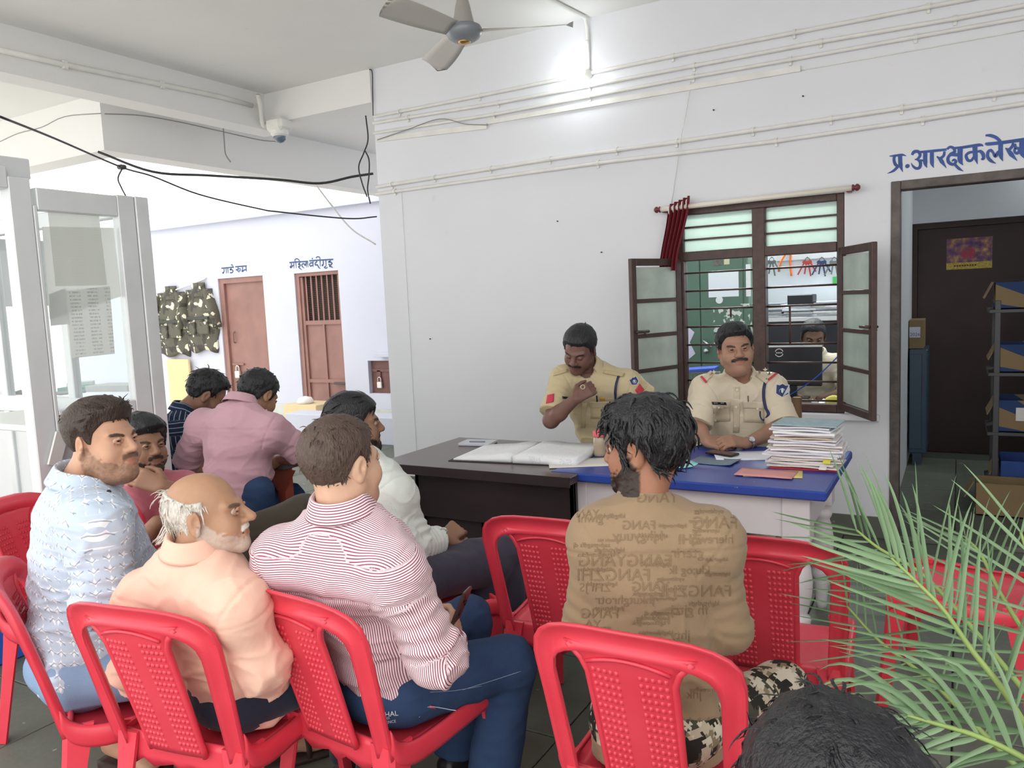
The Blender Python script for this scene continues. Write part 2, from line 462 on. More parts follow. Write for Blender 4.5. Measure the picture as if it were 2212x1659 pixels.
st = [([(68, 496), (150, 490), (270, 475), (338, 494)], [14, 40, 40, 8]), ([(148, 500), (142, 560), (165, 630), (215, 652), (262, 600)], [48, 48, 50, 40, 30]), ([(238, 495), (246, 640), (282, 752)], [66, 66, 5]), ([(225, 640), (135, 728), (36, 772)], [50, 46, 8]),
 ([(428, 478), (462, 428), (530, 425), (556, 485), (515, 543), (470, 548)], [40, 60, 50, 48, 44, 14]), ([(500, 546), (560, 592), (552, 672), (500, 692), (448, 660), (412, 602)], [20, 50, 54, 48, 36, 6]), ([(545, 560), (625, 568)], [30, 34]), ([(640, 410), (640, 600), (668, 682)], [66, 66, 6]),
 ([(560, 432), (790, 410), (980, 390)], [40, 46, 40]), ([(1095, 368), (1240, 356), (1500, 318), (1565, 338)], [36, 46, 52, 10]), ([(745, 420), (746, 600), (776, 682)], [62, 62, 6]),
 ([(945, 420), (932, 488), (872, 530), (822, 500)], [36, 46, 46, 20]), ([(862, 520), (905, 585), (978, 688)], [50, 62, 6]),
 ([(985, 385), (1035, 350), (1092, 372), (1108, 432), (1062, 446), (1035, 480)], [40, 44, 44, 44, 40, 46]), ([(1055, 450), (1003, 520), (1012, 592), (1080, 628), (1128, 588), (1098, 552), (1062, 580)], [50, 50, 50, 48, 44, 40, 20]), ([(1115, 632), (1180, 698), (1248, 738)], [40, 44, 6]), ([(1195, 365), (1196, 560), (1241, 642)], [76, 76, 6]), ([(1050, 470), (1190, 478)], [50, 60])] + KA + [
 ([(1598, 282), (1640, 302), (1900, 275), (2330, 215), (2560, 180)], [16, 56, 56, 58, 40]), ([(1598, 165), (1680, 168), (1770, 202), (1835, 262)], [30, 50, 50, 44]), ([(1840, 280), (1842, 480), (1876, 578)], [66, 66, 6]), ([(1722, 440), (1682, 402), (1640, 430), (1636, 510), (1690, 574), (1762, 612)], [34, 46, 46, 48, 46, 10]), ([(1718, 436), (1758, 500), (1796, 432), (1842, 402)], [34, 50, 44, 30]),
 ([(2040, 285), (2022, 342), (1968, 392), (1915, 368)], [36, 46, 48, 18]), ([(1952, 385), (2012, 470), (2106, 572)], [50, 66, 6]), ([(2062, 300), (2080, 360), (2120, 372), (2135, 405), (2105, 455), (2062, 425), (2068, 370)], [40, 44, 40, 40, 40, 36, 36]), ([(2182, 255), (2184, 440), (2218, 532)], [80, 80, 8]), ([(2120, 440), (2182, 430)], [40, 40])] + [([(x+905, y-110) for x, y in p], w_) for p, w_ in KA]
sign('painted_sign', st, 1912, 270, 7.373, YW, M_SIGN, 'blue brush-painted Hindi lettering above the dark-framed doorway', [(355, 655, 36)])
q = 16
s1 = [([(66, 243), (180, 232), (290, 222)], [q]*3), ([(112, 240), (116, 295), (96, 326), (86, 312)], [q, q, q+6, q]), ([(150, 238), (156, 332)], [q, q-4]), ([(180, 235), (186, 328)], [q, q-4]), ([(238, 228), (236, 255), (220, 268), (258, 270), (274, 296), (250, 320), (218, 318)], [q]*7), ([(266, 224), (268, 198), (252, 178), (240, 192)], [q-2]*4),
 ([(312, 216), (420, 207), (516, 200)], [q]*3), ([(356, 214), (366, 240), (348, 266), (322, 268)], [q]*4), ([(342, 268), (386, 322)], [q+2, 5]), ([(366, 262), (396, 248), (408, 268), (394, 290), (372, 282)], [q-4]*5), ([(440, 208), (444, 262), (432, 292), (448, 296), (472, 272), (500, 270)], [q]*6), ([(500, 203), (506, 260), (512, 304)], [q, q, 5])]
sign('painted_sign', s1, 470, 550, 8.19, FY, M_SIGNF, 'short navy Hindi lettering above the plain padlocked door')
s2 = [([(1270, 142), (1400, 130), (1600, 120)], [q]*3), ([(1306, 140), (1304, 200), (1284, 216), (1300, 232), (1330, 196), (1352, 190)], [q]*6), ([(1348, 136), (1352, 246)], [q, 6]), ([(1384, 134), (1390, 244)], [q, 6]), ([(1384, 134), (1366, 96), (1400, 72), (1440, 96), (1452, 128)], [q-4]*5), ([(1446, 128), (1450, 152), (1430, 172), (1462, 178), (1456, 204), (1432, 212), (1452, 240), (1492, 272)], [q]*7+[5]),
 ([(1540, 168), (1510, 160), (1490, 186), (1502, 214), (1534, 240)], [q]*4+[5]), ([(1536, 168), (1548, 190), (1562, 160), (1574, 124)], [q]*4), ([(1570, 124), (1572, 226)], [q, 6]), ([(1590, 122), (1600, 224)], [q, 6]),
 ([(1622, 110), (1800, 98), (2046, 84)], [q]*3), ([(1688, 106), (1692, 222)], [q, 6]), ([(1688, 150), (1648, 146), (1628, 176), (1648, 204), (1690, 180)], [q]*5), ([(1752, 102), (1752, 128), (1728, 150), (1730, 182), (1764, 180), (1776, 200), (1790, 226), (1820, 250)], [q]*7+[5]), ([(1812, 98), (1816, 212)], [q, 6]), ([(1812, 98), (1806, 50), (1766, 38), (1740, 62)], [q-4]*4),
 ([(1866, 94), (1870, 160), (1856, 196), (1846, 176)], [q]*4), ([(1914, 90), (1918, 208)], [q, 8]), ([(1914, 206), (1886, 226), (1920, 240), (1944, 222)], [q-4]*4), ([(1990, 86), (1992, 110), (1962, 130), (2004, 136), (2024, 158), (1992, 186), (1962, 166)], [q]*7), ([(1992, 186), (1980, 206), (2016, 216), (2040, 232)], [q, q, q, 5])]
sign('painted_sign', s2, 470, 550, 8.19, FY, M_SIGNF, 'long navy Hindi lettering above the barred metal door', [(1676, 70, 9)])

# ------------------------------------------------------------------ doorway frame and the rooms behind the wall
d = thing('door_4', (.2, YW, 0), 'dark grey-brown timber door frame of the open doorway', None, kind='structure')
b = MB(); b.bx(DX0, DX0+.052, YW-.012, YW+.1, .03, DZ1, .004); b.build('jamb', M_DOORFR, d, world=True)
b = MB(); b.bx(DX1-.052, DX1, YW-.012, YW+.1, .03, DZ1, .004); b.build('jamb', M_DOORFR, d, world=True)
b = MB(); b.bx(DX0+.052, DX1-.052, YW-.012, YW+.1, DZ1-.052, DZ1, .004); b.build('lintel', M_DOORFR, d, world=True)
RBK = 8.1
w = MB(); w.bx(-3.6, -.39, RBK, RBK+.2, 0, 3.2); w.bx(-.39, .75, RBK, RBK+.2, 2.1, 3.2); w.bx(.75, 3.4, RBK, RBK+.2, 0, 3.2); w.build('wall_store', M_WALL, kind='structure')
w = MB(); w.bx(-.47, -.37, YW+WT, RBK, 0, 3.2); w.build('wall_partition', M_WALL, kind='structure')
w = MB(); w.bx(-3.6, -.47, 7.0, 7.1, 0, 3.2); w.build('wall_office', M_WALL, kind='structure')
w = MB(); w.bx(-3.7, -3.6, YW+WT, 8.3, 0, 3.2); w.build('wall_office_side', M_WALL, kind='structure')
w = MB(); w.bx(-3.7, 3.4, YW+WT, 8.3, 3.2, 3.3); w.build('ceiling_rooms', M_CEIL, kind='structure')
w = MB(); w.bx(-3.7, 3.4, RBK+.32, RBK+.4, -.1, 3.2); w.build('sky_blocker_store', M_DARKDOOR, kind='structure')  # added unseen dark sheet, blocks the bright sky in the gap under the door
d = thing('door_5', (.2, RBK+.1, 0), 'dark brown flush door at the back of the store room', None, kind='structure')
b = MB(); b.bx(-.33, .7, RBK+.1, RBK+.14, -.012, 2.05, .003); b.build('leaf', M_DARKDOOR, d, world=True)
b = MB(); b.bx(-.39, -.33, RBK+.06, RBK+.16, 0, 2.1); b.bx(.7, .75, RBK+.06, RBK+.16, 0, 2.1); b.bx(-.33, .7, RBK+.06, RBK+.16, 2.05, 2.1); b.build('frame', M_DARKDOOR, d, world=True)
# tube lamps of the two rooms behind (out of the picture, above the openings)
def tube_lamp(loc, L, e, label):
    t = thing('tube_lamp', loc, label, 'lamp')
    b = MB(); b.tube([(-L/2, 0, 0), (L/2, 0, 0)], .014, 10); b.build('tube', mat('tube_glow', (0.93, 1., .97), .5, emit=e), t, True)
    b = MB(); b.box((0, .03, .0), (L+.06, .03, .05), bev=.004); b.build('batten', M_PIPE, t)
    ld = bpy.data.lights.new('tube_light', 'AREA'); ld.shape = 'RECTANGLE'; ld.size = L; ld.size_y = .06; ld.energy = 40; ld.color = (.92, 1, .96)
    lo = bpy.data.objects.new('tube_light', ld); COL.objects.link(lo); lo.parent = t; lo.location = (0, -.03, -.03)
    lo.rotation_euler = (math.radians(-35), 0, 0)
    return t
tube_lamp((-1.5, 6.95, 2.75), 1.2, 6, 'white fluorescent tube on the office back wall')
t = tube_lamp((1.2, 8.05, 2.8), 1.2, 4, 'white fluorescent tube on the store room back wall')
for ch in t.children:
    if ch.type == 'LIGHT': ch.data.energy = 12

# ------------------------------------------------------------------ window: frame, bars, upper panes, open shutters
M_FROST = mat('frosted_greenish_glass', 'c9dcd2', .35, var=.12, vs=5, spec=.5)
_t = NT(M_FROST); _tl = _t.n('BsdfTranslucent'); _tl.inputs[0].default_value = (.86, .95, .9, 1); _mx = _t.n('MixShader'); _mx.inputs[0].default_value = .6
_t.l(_t.b.outputs[0], _mx.inputs[1]); _t.l(_tl.outputs[0], _mx.inputs[2]); _t.l(_mx.outputs[0], _t.nt.nodes['Material Output'].inputs['Surface'])
M_FROSTL = mat('dusty_glass', 'b9c6bd', .25, var=.2, vs=4, spec=.6)
M_PUTTY = mat('old_putty_stain', '8d7a6c', .8, var=.2, vs=30)
win = thing('window_1', (-1.13, YW, WZ0), 'dark brown timber window with iron bars and open glazed shutters', None, kind='structure')
fy0, fy1 = YW+.005, YW+.085; ZT = 1.805; XM = -1.115
def part(name, x0, x1, z0, z1, m=M_FRAME, y0=fy0, y1=fy1, bev=.004):
    b = MB(); b.bx(x0, x1, y0, y1, z0, z1, bev); return b.build(name, m, win, world=True)
part('jamb', WX0, WX0+.045, WZ0, WZ1); part('jamb', WX1-.045, WX1, WZ0, WZ1)
part('head', WX0+.045, WX1-.045, WZ1-.045, WZ1); part('sill', WX0+.045, WX1-.045, WZ0, WZ0+.05)
part('mullion', XM-.04, XM+.04, WZ0+.05, WZ1-.045, y0=fy0-.01); part('transom', WX0+.045, WX1-.045, ZT-.03, ZT+.03, y0=fy0-.006)
for (xa, xb) in ((WX0+.045, XM-.04), (XM+.04, WX1-.045)):
    za, zb = ZT+.03, WZ1-.045; hh = (zb-za)/3
    for k in range(3):
        part('pane', xa, xb, za+k*hh+.004, za+(k+1)*hh-.004, M_FROST, YW+.045, YW+.05, 0)
    for k in (1, 2):
        part('glazing_bar', xa, xb, za+k*hh-.006, za+k*hh+.006, M_FRAME, YW+.035, YW+.06, 0)
for k in range(8):
    z = 1.695-k*.1215
    for (xa, xb) in ((WX0+.045, XM-.04), (XM+.04, WX1-.045)):
        b = MB(); b.tube([(xa-.01, YW+.05, z), (xb+.01, YW+.05, z)], .0065, 8); b.build('iron_bar', M_FRAME, win, True, world=True)
for (xx, z0, z1) in ((-1.31, 1.39, 1.45), (-.935, 1.21, 1.455)):
    b = MB(); b.tube([(xx, YW+.05, z0), (xx, YW+.05, z1)], .0065, 8); b.build('iron_bar', M_FRAME, win, True, world=True)
def shutter(hx, hy, ex, ey, z0, z1, label):
    a = math.atan2(ey-hy, ex-hx); L = math.hypot(ex-hx, ey-hy)
    s = thing('shutter', (0, 0, 0), label, None); s.parent = win
    s.location = Vector((hx, hy, z0))-win.location; s.rotation_euler = (0, 0, a)
    H = z1-z0; fw_ = .045; t_ = .03
    def pp(n, x0, x1, za, zb, m=M_FRAME, y0=-t_/2, y1=t_/2, bev=.003):
        b = MB(); b.bx(x0, x1, y0, y1, za, zb, bev); return b.build(n, m, s)
    f = MB()
    for q in ((0, fw_, 0, H), (L-fw_, L, 0, H)): f.bx(q[0], q[1], -t_/2, t_/2, q[2], q[3], .003)
    for q in ((fw_, L-fw_, 0, fw_), (fw_, L-fw_, H-fw_, H)): f.bx(q[0], q[1], -t_/2, t_/2, q[2], q[3], .003)
    hh = (H-2*fw_)/4
    for k in (1, 2, 3): f.bx(fw_, L-fw_, -t_/2+.003, t_/2-.003, fw_+k*hh-.013, fw_+k*hh+.013, .002)
    f.build('shutter_frame', M_FRAME, s)
    for k in range(4): pp('pane', fw_-.005, L-fw_+.005, fw_+k*hh+.01, fw_+(k+1)*hh-.01, M_FROSTL, -.003, .003, 0)
    b = MB(); b.tube([(L-.14, .022, H*.53), (L-.02, .022, H*.53)], .009, 8); b.tube([(L-.09, .022, H*.53), (L-.09, .05, H*.505)], .006, 6); b.tube([(L-.14, -.022, H*.53), (L-.02, -.022, H*.53)], .009, 8); b.build('bolt', M_FRAME, s, True)
    return s
SHL = shutter(WX0+.02, YW-.005, -1.815, 4.737, .80, 1.795, 'shutter leaf')
SHR = shutter(WX1-.02, YW-.005, -.40, 4.755, .80, 1.795, 'shutter leaf')
for s_ in (SHL, SHR): del s_['label']
b = MB(); b.bx(WX0-.04, WX1+.2, YW-.05, YW+.06, .735, WZ0, .006); b.build('trim_10', M_WALL, kind='structure')
# curtain rod and curtain
rod = thing('curtain_rod', (-1.15, YW-.07, 2.13), 'white curtain rod with maroon end finials above the window', 'curtain rod')
b = MB(); b.tube([(-1.735, YW-.07, 2.125), (-.555, YW-.07, 2.138)], .0165, 12); b.build('pole', mat('cream_plastic', 'e6e0d4', .4), rod, True, world=True)
M_MAR = mat('maroon_plastic', '6d2c34', .4)
for (xx, zz, sg) in ((-1.735, 2.125, -1), (-.555, 2.138, 1)):
    b = MB(); R_ = roty(sg*math.pi/2); b.lathe((xx, YW-.07, zz), [(.019, 0), (.021, .008), (.012, .014), (.022, .024), (.02, .034), (.008, .045)], 14, R_); b.build('finial', M_MAR, rod, True, world=True)
    b = MB(); b.bx(xx-sg*.02-.012, xx-sg*.02+.012, YW-.07, YW, zz-.022, zz+.01, .003); b.build('bracket', M_MAR, rod, world=True)
cur = thing('curtain', (-1.66, YW-.07, 1.8), 'dark red pleated curtain bunched at the left end of the rod', 'curtain')
def cfn(u, v):
    xt = -1.685+.15*u; xb = -1.745+.12*u
    s = v*v*(3-2*v); x = xt*(1-s)+xb*s; z = 2.175-.03*(1-u)*(1-v)-.46*v
    return (x, YW-.068-.03*v+.026*math.sin(u*math.pi*10)*(1-.25*v), z+.02*u*(1-v))
b = MB(); b.grid(cfn, 60, 14); b.build('curtain_cloth', mat('dark_red_curtain_cloth', '7d2430', .8, bump=.1, bs=300), cur, True, world=True)
b = MB()
for k in range(5):
    uu = .1+.2*k; p = np.array(cfn(uu, .09)); b.lathe(p+np.array((0, -.004, 0)), [(.019, -.003), (.027, -.003), (.027, .003), (.019, .003)], 14, roty(math.pi/2))
b.build('eyelet', M_PIPE, cur, True, world=True)

# ------------------------------------------------------------------ conduits, channels, cables on the wall
def wallpt(px, py, off=.02): return atY(px, py, YW-off)
def conduit(pts, r, label, clips=(), off=.018, name='conduit_pipe', extra_end=None):
    P = [wallpt(*p, off) for p in pts]
    if extra_end is not None: P.append(np.array((extra_end, YW-off, P[-1][2]+.004)))
    t = thing(name, P[0], label, 'pipe', 'wall conduits')
    b = MB(); b.tube(P, r, 10); b.build('pipe', M_PIPE, t, True, world=True)
    for cpx in clips:
        xs = np.array([p[0] for p in P]); X = atY(cpx, 200, YW)[0]; z = np.interp(X, xs, [p[2] for p in P])
        b = MB(); b.tube([(X-.009, YW-off, z), (X+.009, YW-off, z)], r+.004, 10); b.bx(X-.009, X+.009, YW-.012, YW, z-r-.02, z+r+.012, .002); b.build('clip', M_PIPE, t, world=True)
    return t
conduit([(808, 252), (1037, 207), (1456, 121), (2004, 15), (2212, -24)], .0125, 'topmost white conduit of the upper run along the wall', (862, 1037, 1250, 1456, 1717, 2004), extra_end=3.3)
conduit([(806, 266), (1080, 222), (1501, 142), (1774, 90), (2061, 41), (2212, 12)], .0125, 'second white conduit from the top on the wall', (880, 1076, 1275, 1501, 1774, 2061), extra_end=3.3)
conduit([(806, 288), (1070, 247), (1499, 166), (1708, 129), (1977, 80), (2212, 38)], .0115, 'third white conduit from the top on the wall', (1066, 1275, 1499, 1708, 1977), extra_end=3.3)
conduit([(813, 404), (1182, 345), (1460, 307), (2147, 204), (2212, 195)], .0135, 'upper white conduit of the lower pair along the wall', (836, 930, 1053, 1183, 1329, 1460, 1626, 1795, 1948, 2147), extra_end=3.3)
conduit([(812, 419), (1288, 353), (1500, 327), (1676, 305), (1994, 258), (2212, 224)], .0125, 'lower white conduit of the lower pair along the wall', (842, 1288, 1676, 1994), extra_end=3.3)
def channel(p0, p1, h, label):
    a, b_ = wallpt(*p0, .0), wallpt(*p1, .0); b = MB()
    b.prism([a+np.array((0, 0, -h/2)), b_+np.array((0, 0, -h/2)), b_+np.array((0, 0, h/2)), a+np.array((0, 0, h/2))], (0, -.018, 0))
    return b.build('cable_channel', M_PIPE, label=label, cat='cable channel', group='wall conduits', fix=True)
channel((815, 302), (1053, 273), .04, 'short white cable channel at the left end of the upper run')
channel((1057, 264), (1730, 149), .034, 'long straight white cable channel below the upper conduits')
def cable(pts, r, label, m=M_BLACKW, name='cable', sub=6):
    b = MB(); b.tube(smooth_path(pts, sub), r, 6); return b.build(name, m, None, True, label=label, cat='cable')
cable([wallpt(1730, 152, .006), wallpt(1980, 108, .008), wallpt(2212, 66, .006)], .003, 'thin white cable running on from the long channel', M_PIPE)
cable([wallpt(1492, 176, .012), wallpt(1482, 240, .01), wallpt(1472, 290, .035), wallpt(1462, 360, .01), wallpt(1450, 440, .006)], .003, 'thin white cable hanging down to the curtain rod', M_PIPE)
cable([wallpt(815, 302, .03), wallpt(880, 280, .03), wallpt(950, 257, .03), wallpt(1005, 268, .03), wallpt(1055, 270, .03)], .0035, 'loose grey cable lying across the upper conduits', mat('grey_cable', '8c8c88', .6))
cable([wallpt(798, 150, .02), wallpt(804, 156, .02), wallpt(805, 200, .02), wallpt(806, 250, .02)], .004, 'dark cable dropping from the ceiling at the wall end')
cable([PX(480, 250, 6.85), PX(484, 300, 6.85), PX(487, 332, 6.85), PX(498, 350, 6.85)], .006, 'short cut cable dangling from the left beam', mat('grey_cable', '8c8c88', .6))
cable([PX(0, 252, 3.6), PX(120, 300, 4.4), PX(262, 361, 5.4), PX(330, 381, 5.8), PX(430, 420, 6.2), PX(555, 450, 6.4), PX(605, 458, 6.5), PX(750, 472, 6.7), PX(814, 468, 6.8)], .006, 'long thin black cable sagging across the courtyard opening')
cable([PX(212, 328, 6.4), PX(330, 371, 6.5), PX(450, 379, 6.6), PX(600, 388, 6.6), PX(690, 396, 6.65), PX(760, 382, 6.7), PX(806, 375, 6.7)], .011, 'thick black cable strung under the outer beam')
cable([PX(265, 362, 5.4), PX(255, 385, 5.4), PX(262, 405, 5.4), PX(272, 424, 5.4)], .005, 'short black cable looping down to the glass cabin')
bx_ = MB(); bx_.box(PX(263, 361, 5.4), (.05, .05, .03), bev=.008); bx_.build('junction_box', M_GREYM, label='small grey junction box where the courtyard cables meet', cat='junction box')
cable([PX(790, 250, 6.6), PX(795, 300, 6.6), PX(786, 330, 6.6), PX(775, 360, 6.6), PX(782, 395, 6.6), PX(793, 425, 6.6)], .006, 'black cable loop hanging at the wall end')
cable([PX(788, 325, 6.55), PX(797, 345, 6.55), PX(797, 380, 6.55), PX(794, 410, 6.55), PX(800, 440, 6.55)], .006, 'second black cable of the loop at the wall end')
cable([PX(680, 396, 7.4), PX(715, 442, 7.6), PX(760, 495, 7.8), PX(812, 528, 7.9)], .008, 'white rope slanting across the courtyard opening', M_PIPE)
# lamp bulb with conduit
t = thing('lamp_conduit', atZ(1265, 38, 3.47), 'white conduit dropping from the ceiling to the lit bulb', 'pipe')
b = MB(); b.tube([atZ(1120, -40, 3.465), atZ(1190, 0, 3.465), atZ(1263, 37, 3.465), wallpt(1268, 60), wallpt(1270, 100), wallpt(1271, 150)], .0125, 8); b.build('pipe', M_PIPE, t, True, world=True)
b = MB(); b.box(wallpt(1268, 93, .02), (.03, .03, .03), bev=.004); b.build('clip', M_PIPE, t, world=True)
bc = atY(1251, 152, YW-.13); hp = wallpt(1272, 160, .01)
t = thing('lamp_bulb', hp, 'lit round white bulb in an angled wall holder', 'lamp')
b = MB(); d_ = unit(bc-hp); b.tube([hp, hp+d_*.03, hp+d_*.07, bc-d_*.02], [.032, .026, .02, .03], 14); b.build('holder', M_PIPE, t, True, world=True)
b = MB(); b.lathe(bc, [(.002, -.043), (.02, -.038), (.034, -.026), (.042, -.01), (.043, .004), (.039, .02), (.028, .033), (.012, .041), (.002, .043)], 20)
b.build('bulb', mat('bulb_glow', (1, 1, 1), .4, emit=14), t, True, world=True)
ld = bpy.data.lights.new('bulb_light', 'POINT'); ld.energy = 1.6; ld.shadow_soft_size = .05; ld.color = (.9, 1, .98)
lo = bpy.data.objects.new('bulb_light', ld); COL.objects.link(lo); lo.parent = t; lo.location = Vector(bc+np.array((-.05, -.06, -.04)))-t.location
# ceiling fan
fc = atY(1002, 70, 3.8)
t = thing('ceiling_fan', (fc[0], fc[1], 3.48), 'grey ceiling fan with a bell-shaped neck and three blades', 'fan')
M_FAN = mat('grey_brown_fan_paint', 'a5a19c', .4, .1); M_FANB = mat('blue_grey_fan_motor', '868d94', .35, .15)
z0 = fc[2]
b = MB(); b.tube([(fc[0], fc[1], z0+.2), (fc[0], fc[1], 3.48)], .014, 10); b.build('rod', M_FAN, t, True, world=True)
b = MB(); b.lathe((fc[0], fc[1], z0), [(.062, .03), (.06, .05), (.05, .09), (.043, .13), (.034, .165), (.018, .19), (.014, .21)], 24); b.build('neck_cover', M_FAN, t, True, world=True)
b = MB(); b.lathe((fc[0], fc[1], z0), [(.03, -.05), (.06, -.045), (.085, -.03), (.1, -.005), (.103, .012), (.095, .028), (.06, .034)], 30); b.build('motor_housing', M_FANB, t, True, world=True)
b = MB(); b.lathe((fc[0], fc[1], z0), [(.004, -.066), (.018, -.062), (.034, -.055), (.036, -.046), (.03, -.044)], 20); b.build('cap', mat('brass_cap', 'c8a068', .25, .8), t, True, world=True)
for k in range(3):
    a = math.radians(22+120*k); R_ = rotz(a)
    def bf(u, v):
        r = .1+.5*u; wd = .045+.035*math.sin(min(1, u*1.15)*math.pi*.55)
        if u > .93: wd *= math.sqrt(max(0, 1-((u-.93)/.075)**2))
        return R_@np.array((r, (v-.5)*2*wd, (v-.5)*.05-.012*u))+np.array((fc[0], fc[1], z0))
    b = MB(); b.slab(bf, 12, 4, (0, 0, .003)); b.build('blade', mat('pale_fan_blade', 'c6c3be', .5), t, True, world=True)
# dome camera and its conduit on the beam
dc = np.array(PX(604, 288, 6.85))
t = thing('dome_camera', dc, 'white security dome camera on the beam corner', 'camera')
b = MB(); b.box(dc+np.array((0, 0, .07)), (.19, .17, .12), bev=.03); b.lathe(dc, [(.055, -.03), (.075, -.015), (.082, .02), (.06, .03)], 20); b.build('housing', M_PIPE, t, False, world=True)
b = MB(); b.lathe(dc+np.array((0, 0, -.028)), [(.004, -.056), (.03, -.048), (.048, -.03), (.057, -.004), (.056, .004)], 20); b.build('dome', mat('smoked_dome', '5f7080', .1, spec=.8), t, True, world=True)
b = MB(); b.tube(smooth_path([dc+np.array((-.1, -.02, .09)), dc+np.array((-.13, -.06, .08)), dc+np.array((-.06, -.14, .2)), dc+np.array((-.02, -.2, .29))]), .02, 8); b.build('elbow', M_PIPE, t, True, world=True)
P = [atX(0, 108, -5.345), atX(140, 140, -5.345), atX(350, 183, -5.345), atX(475, 209, -5.345), atX(545, 228, -5.345)]
t = thing('beam_conduit', P[0], 'white conduit running along the left ceiling beam', 'pipe')
b = MB(); b.tube(P, .02, 10); b.build('pipe', M_PIPE, t, True, world=True)
for k in (1, 2): b = MB(); b.box(P[k], (.03, .04, .06), bev=.006); b.build('clip', M_PIPE, t, world=True)

# hairline cracks and old cable marks on the outer beams
M_CRACK = mat('crack_grey', '9b9a98', .9)
for pts in ([(226, 246), (300, 249), (380, 262), (470, 282), (560, 302), (600, 306)],):
    b = MB(); b.tube(smooth_path([atX(x, y, -6.129) for x, y in pts], 4), .0045, 5); b.build('trim_13', M_CRACK, None, True, kind='structure')
b = MB(); b.tube(smooth_path([atY(x, y, 4.119) for x, y in [(0, 306), (40, 288), (90, 275), (140, 252), (218, 245)]], 4), .004, 5); b.build('trim_14', M_CRACK, None, True, kind='structure')
for i, (x, y) in enumerate(((1735, 208), (1542, 238), (1205, 478), (1300, 545), (930, 732))):
    p = atY(x, y, YW); b = MB(); b.tube([p+np.array((0, .004, 0)), p+np.array((0, -.012, 0))], .005, 6); b.build('wall_nail', M_GREYM, None, True, label='%s small nail in the white wall' % ['upper right', 'upper middle', 'middle left', 'middle right', 'lower left'][i], cat='nail', group='nails in the white wall')
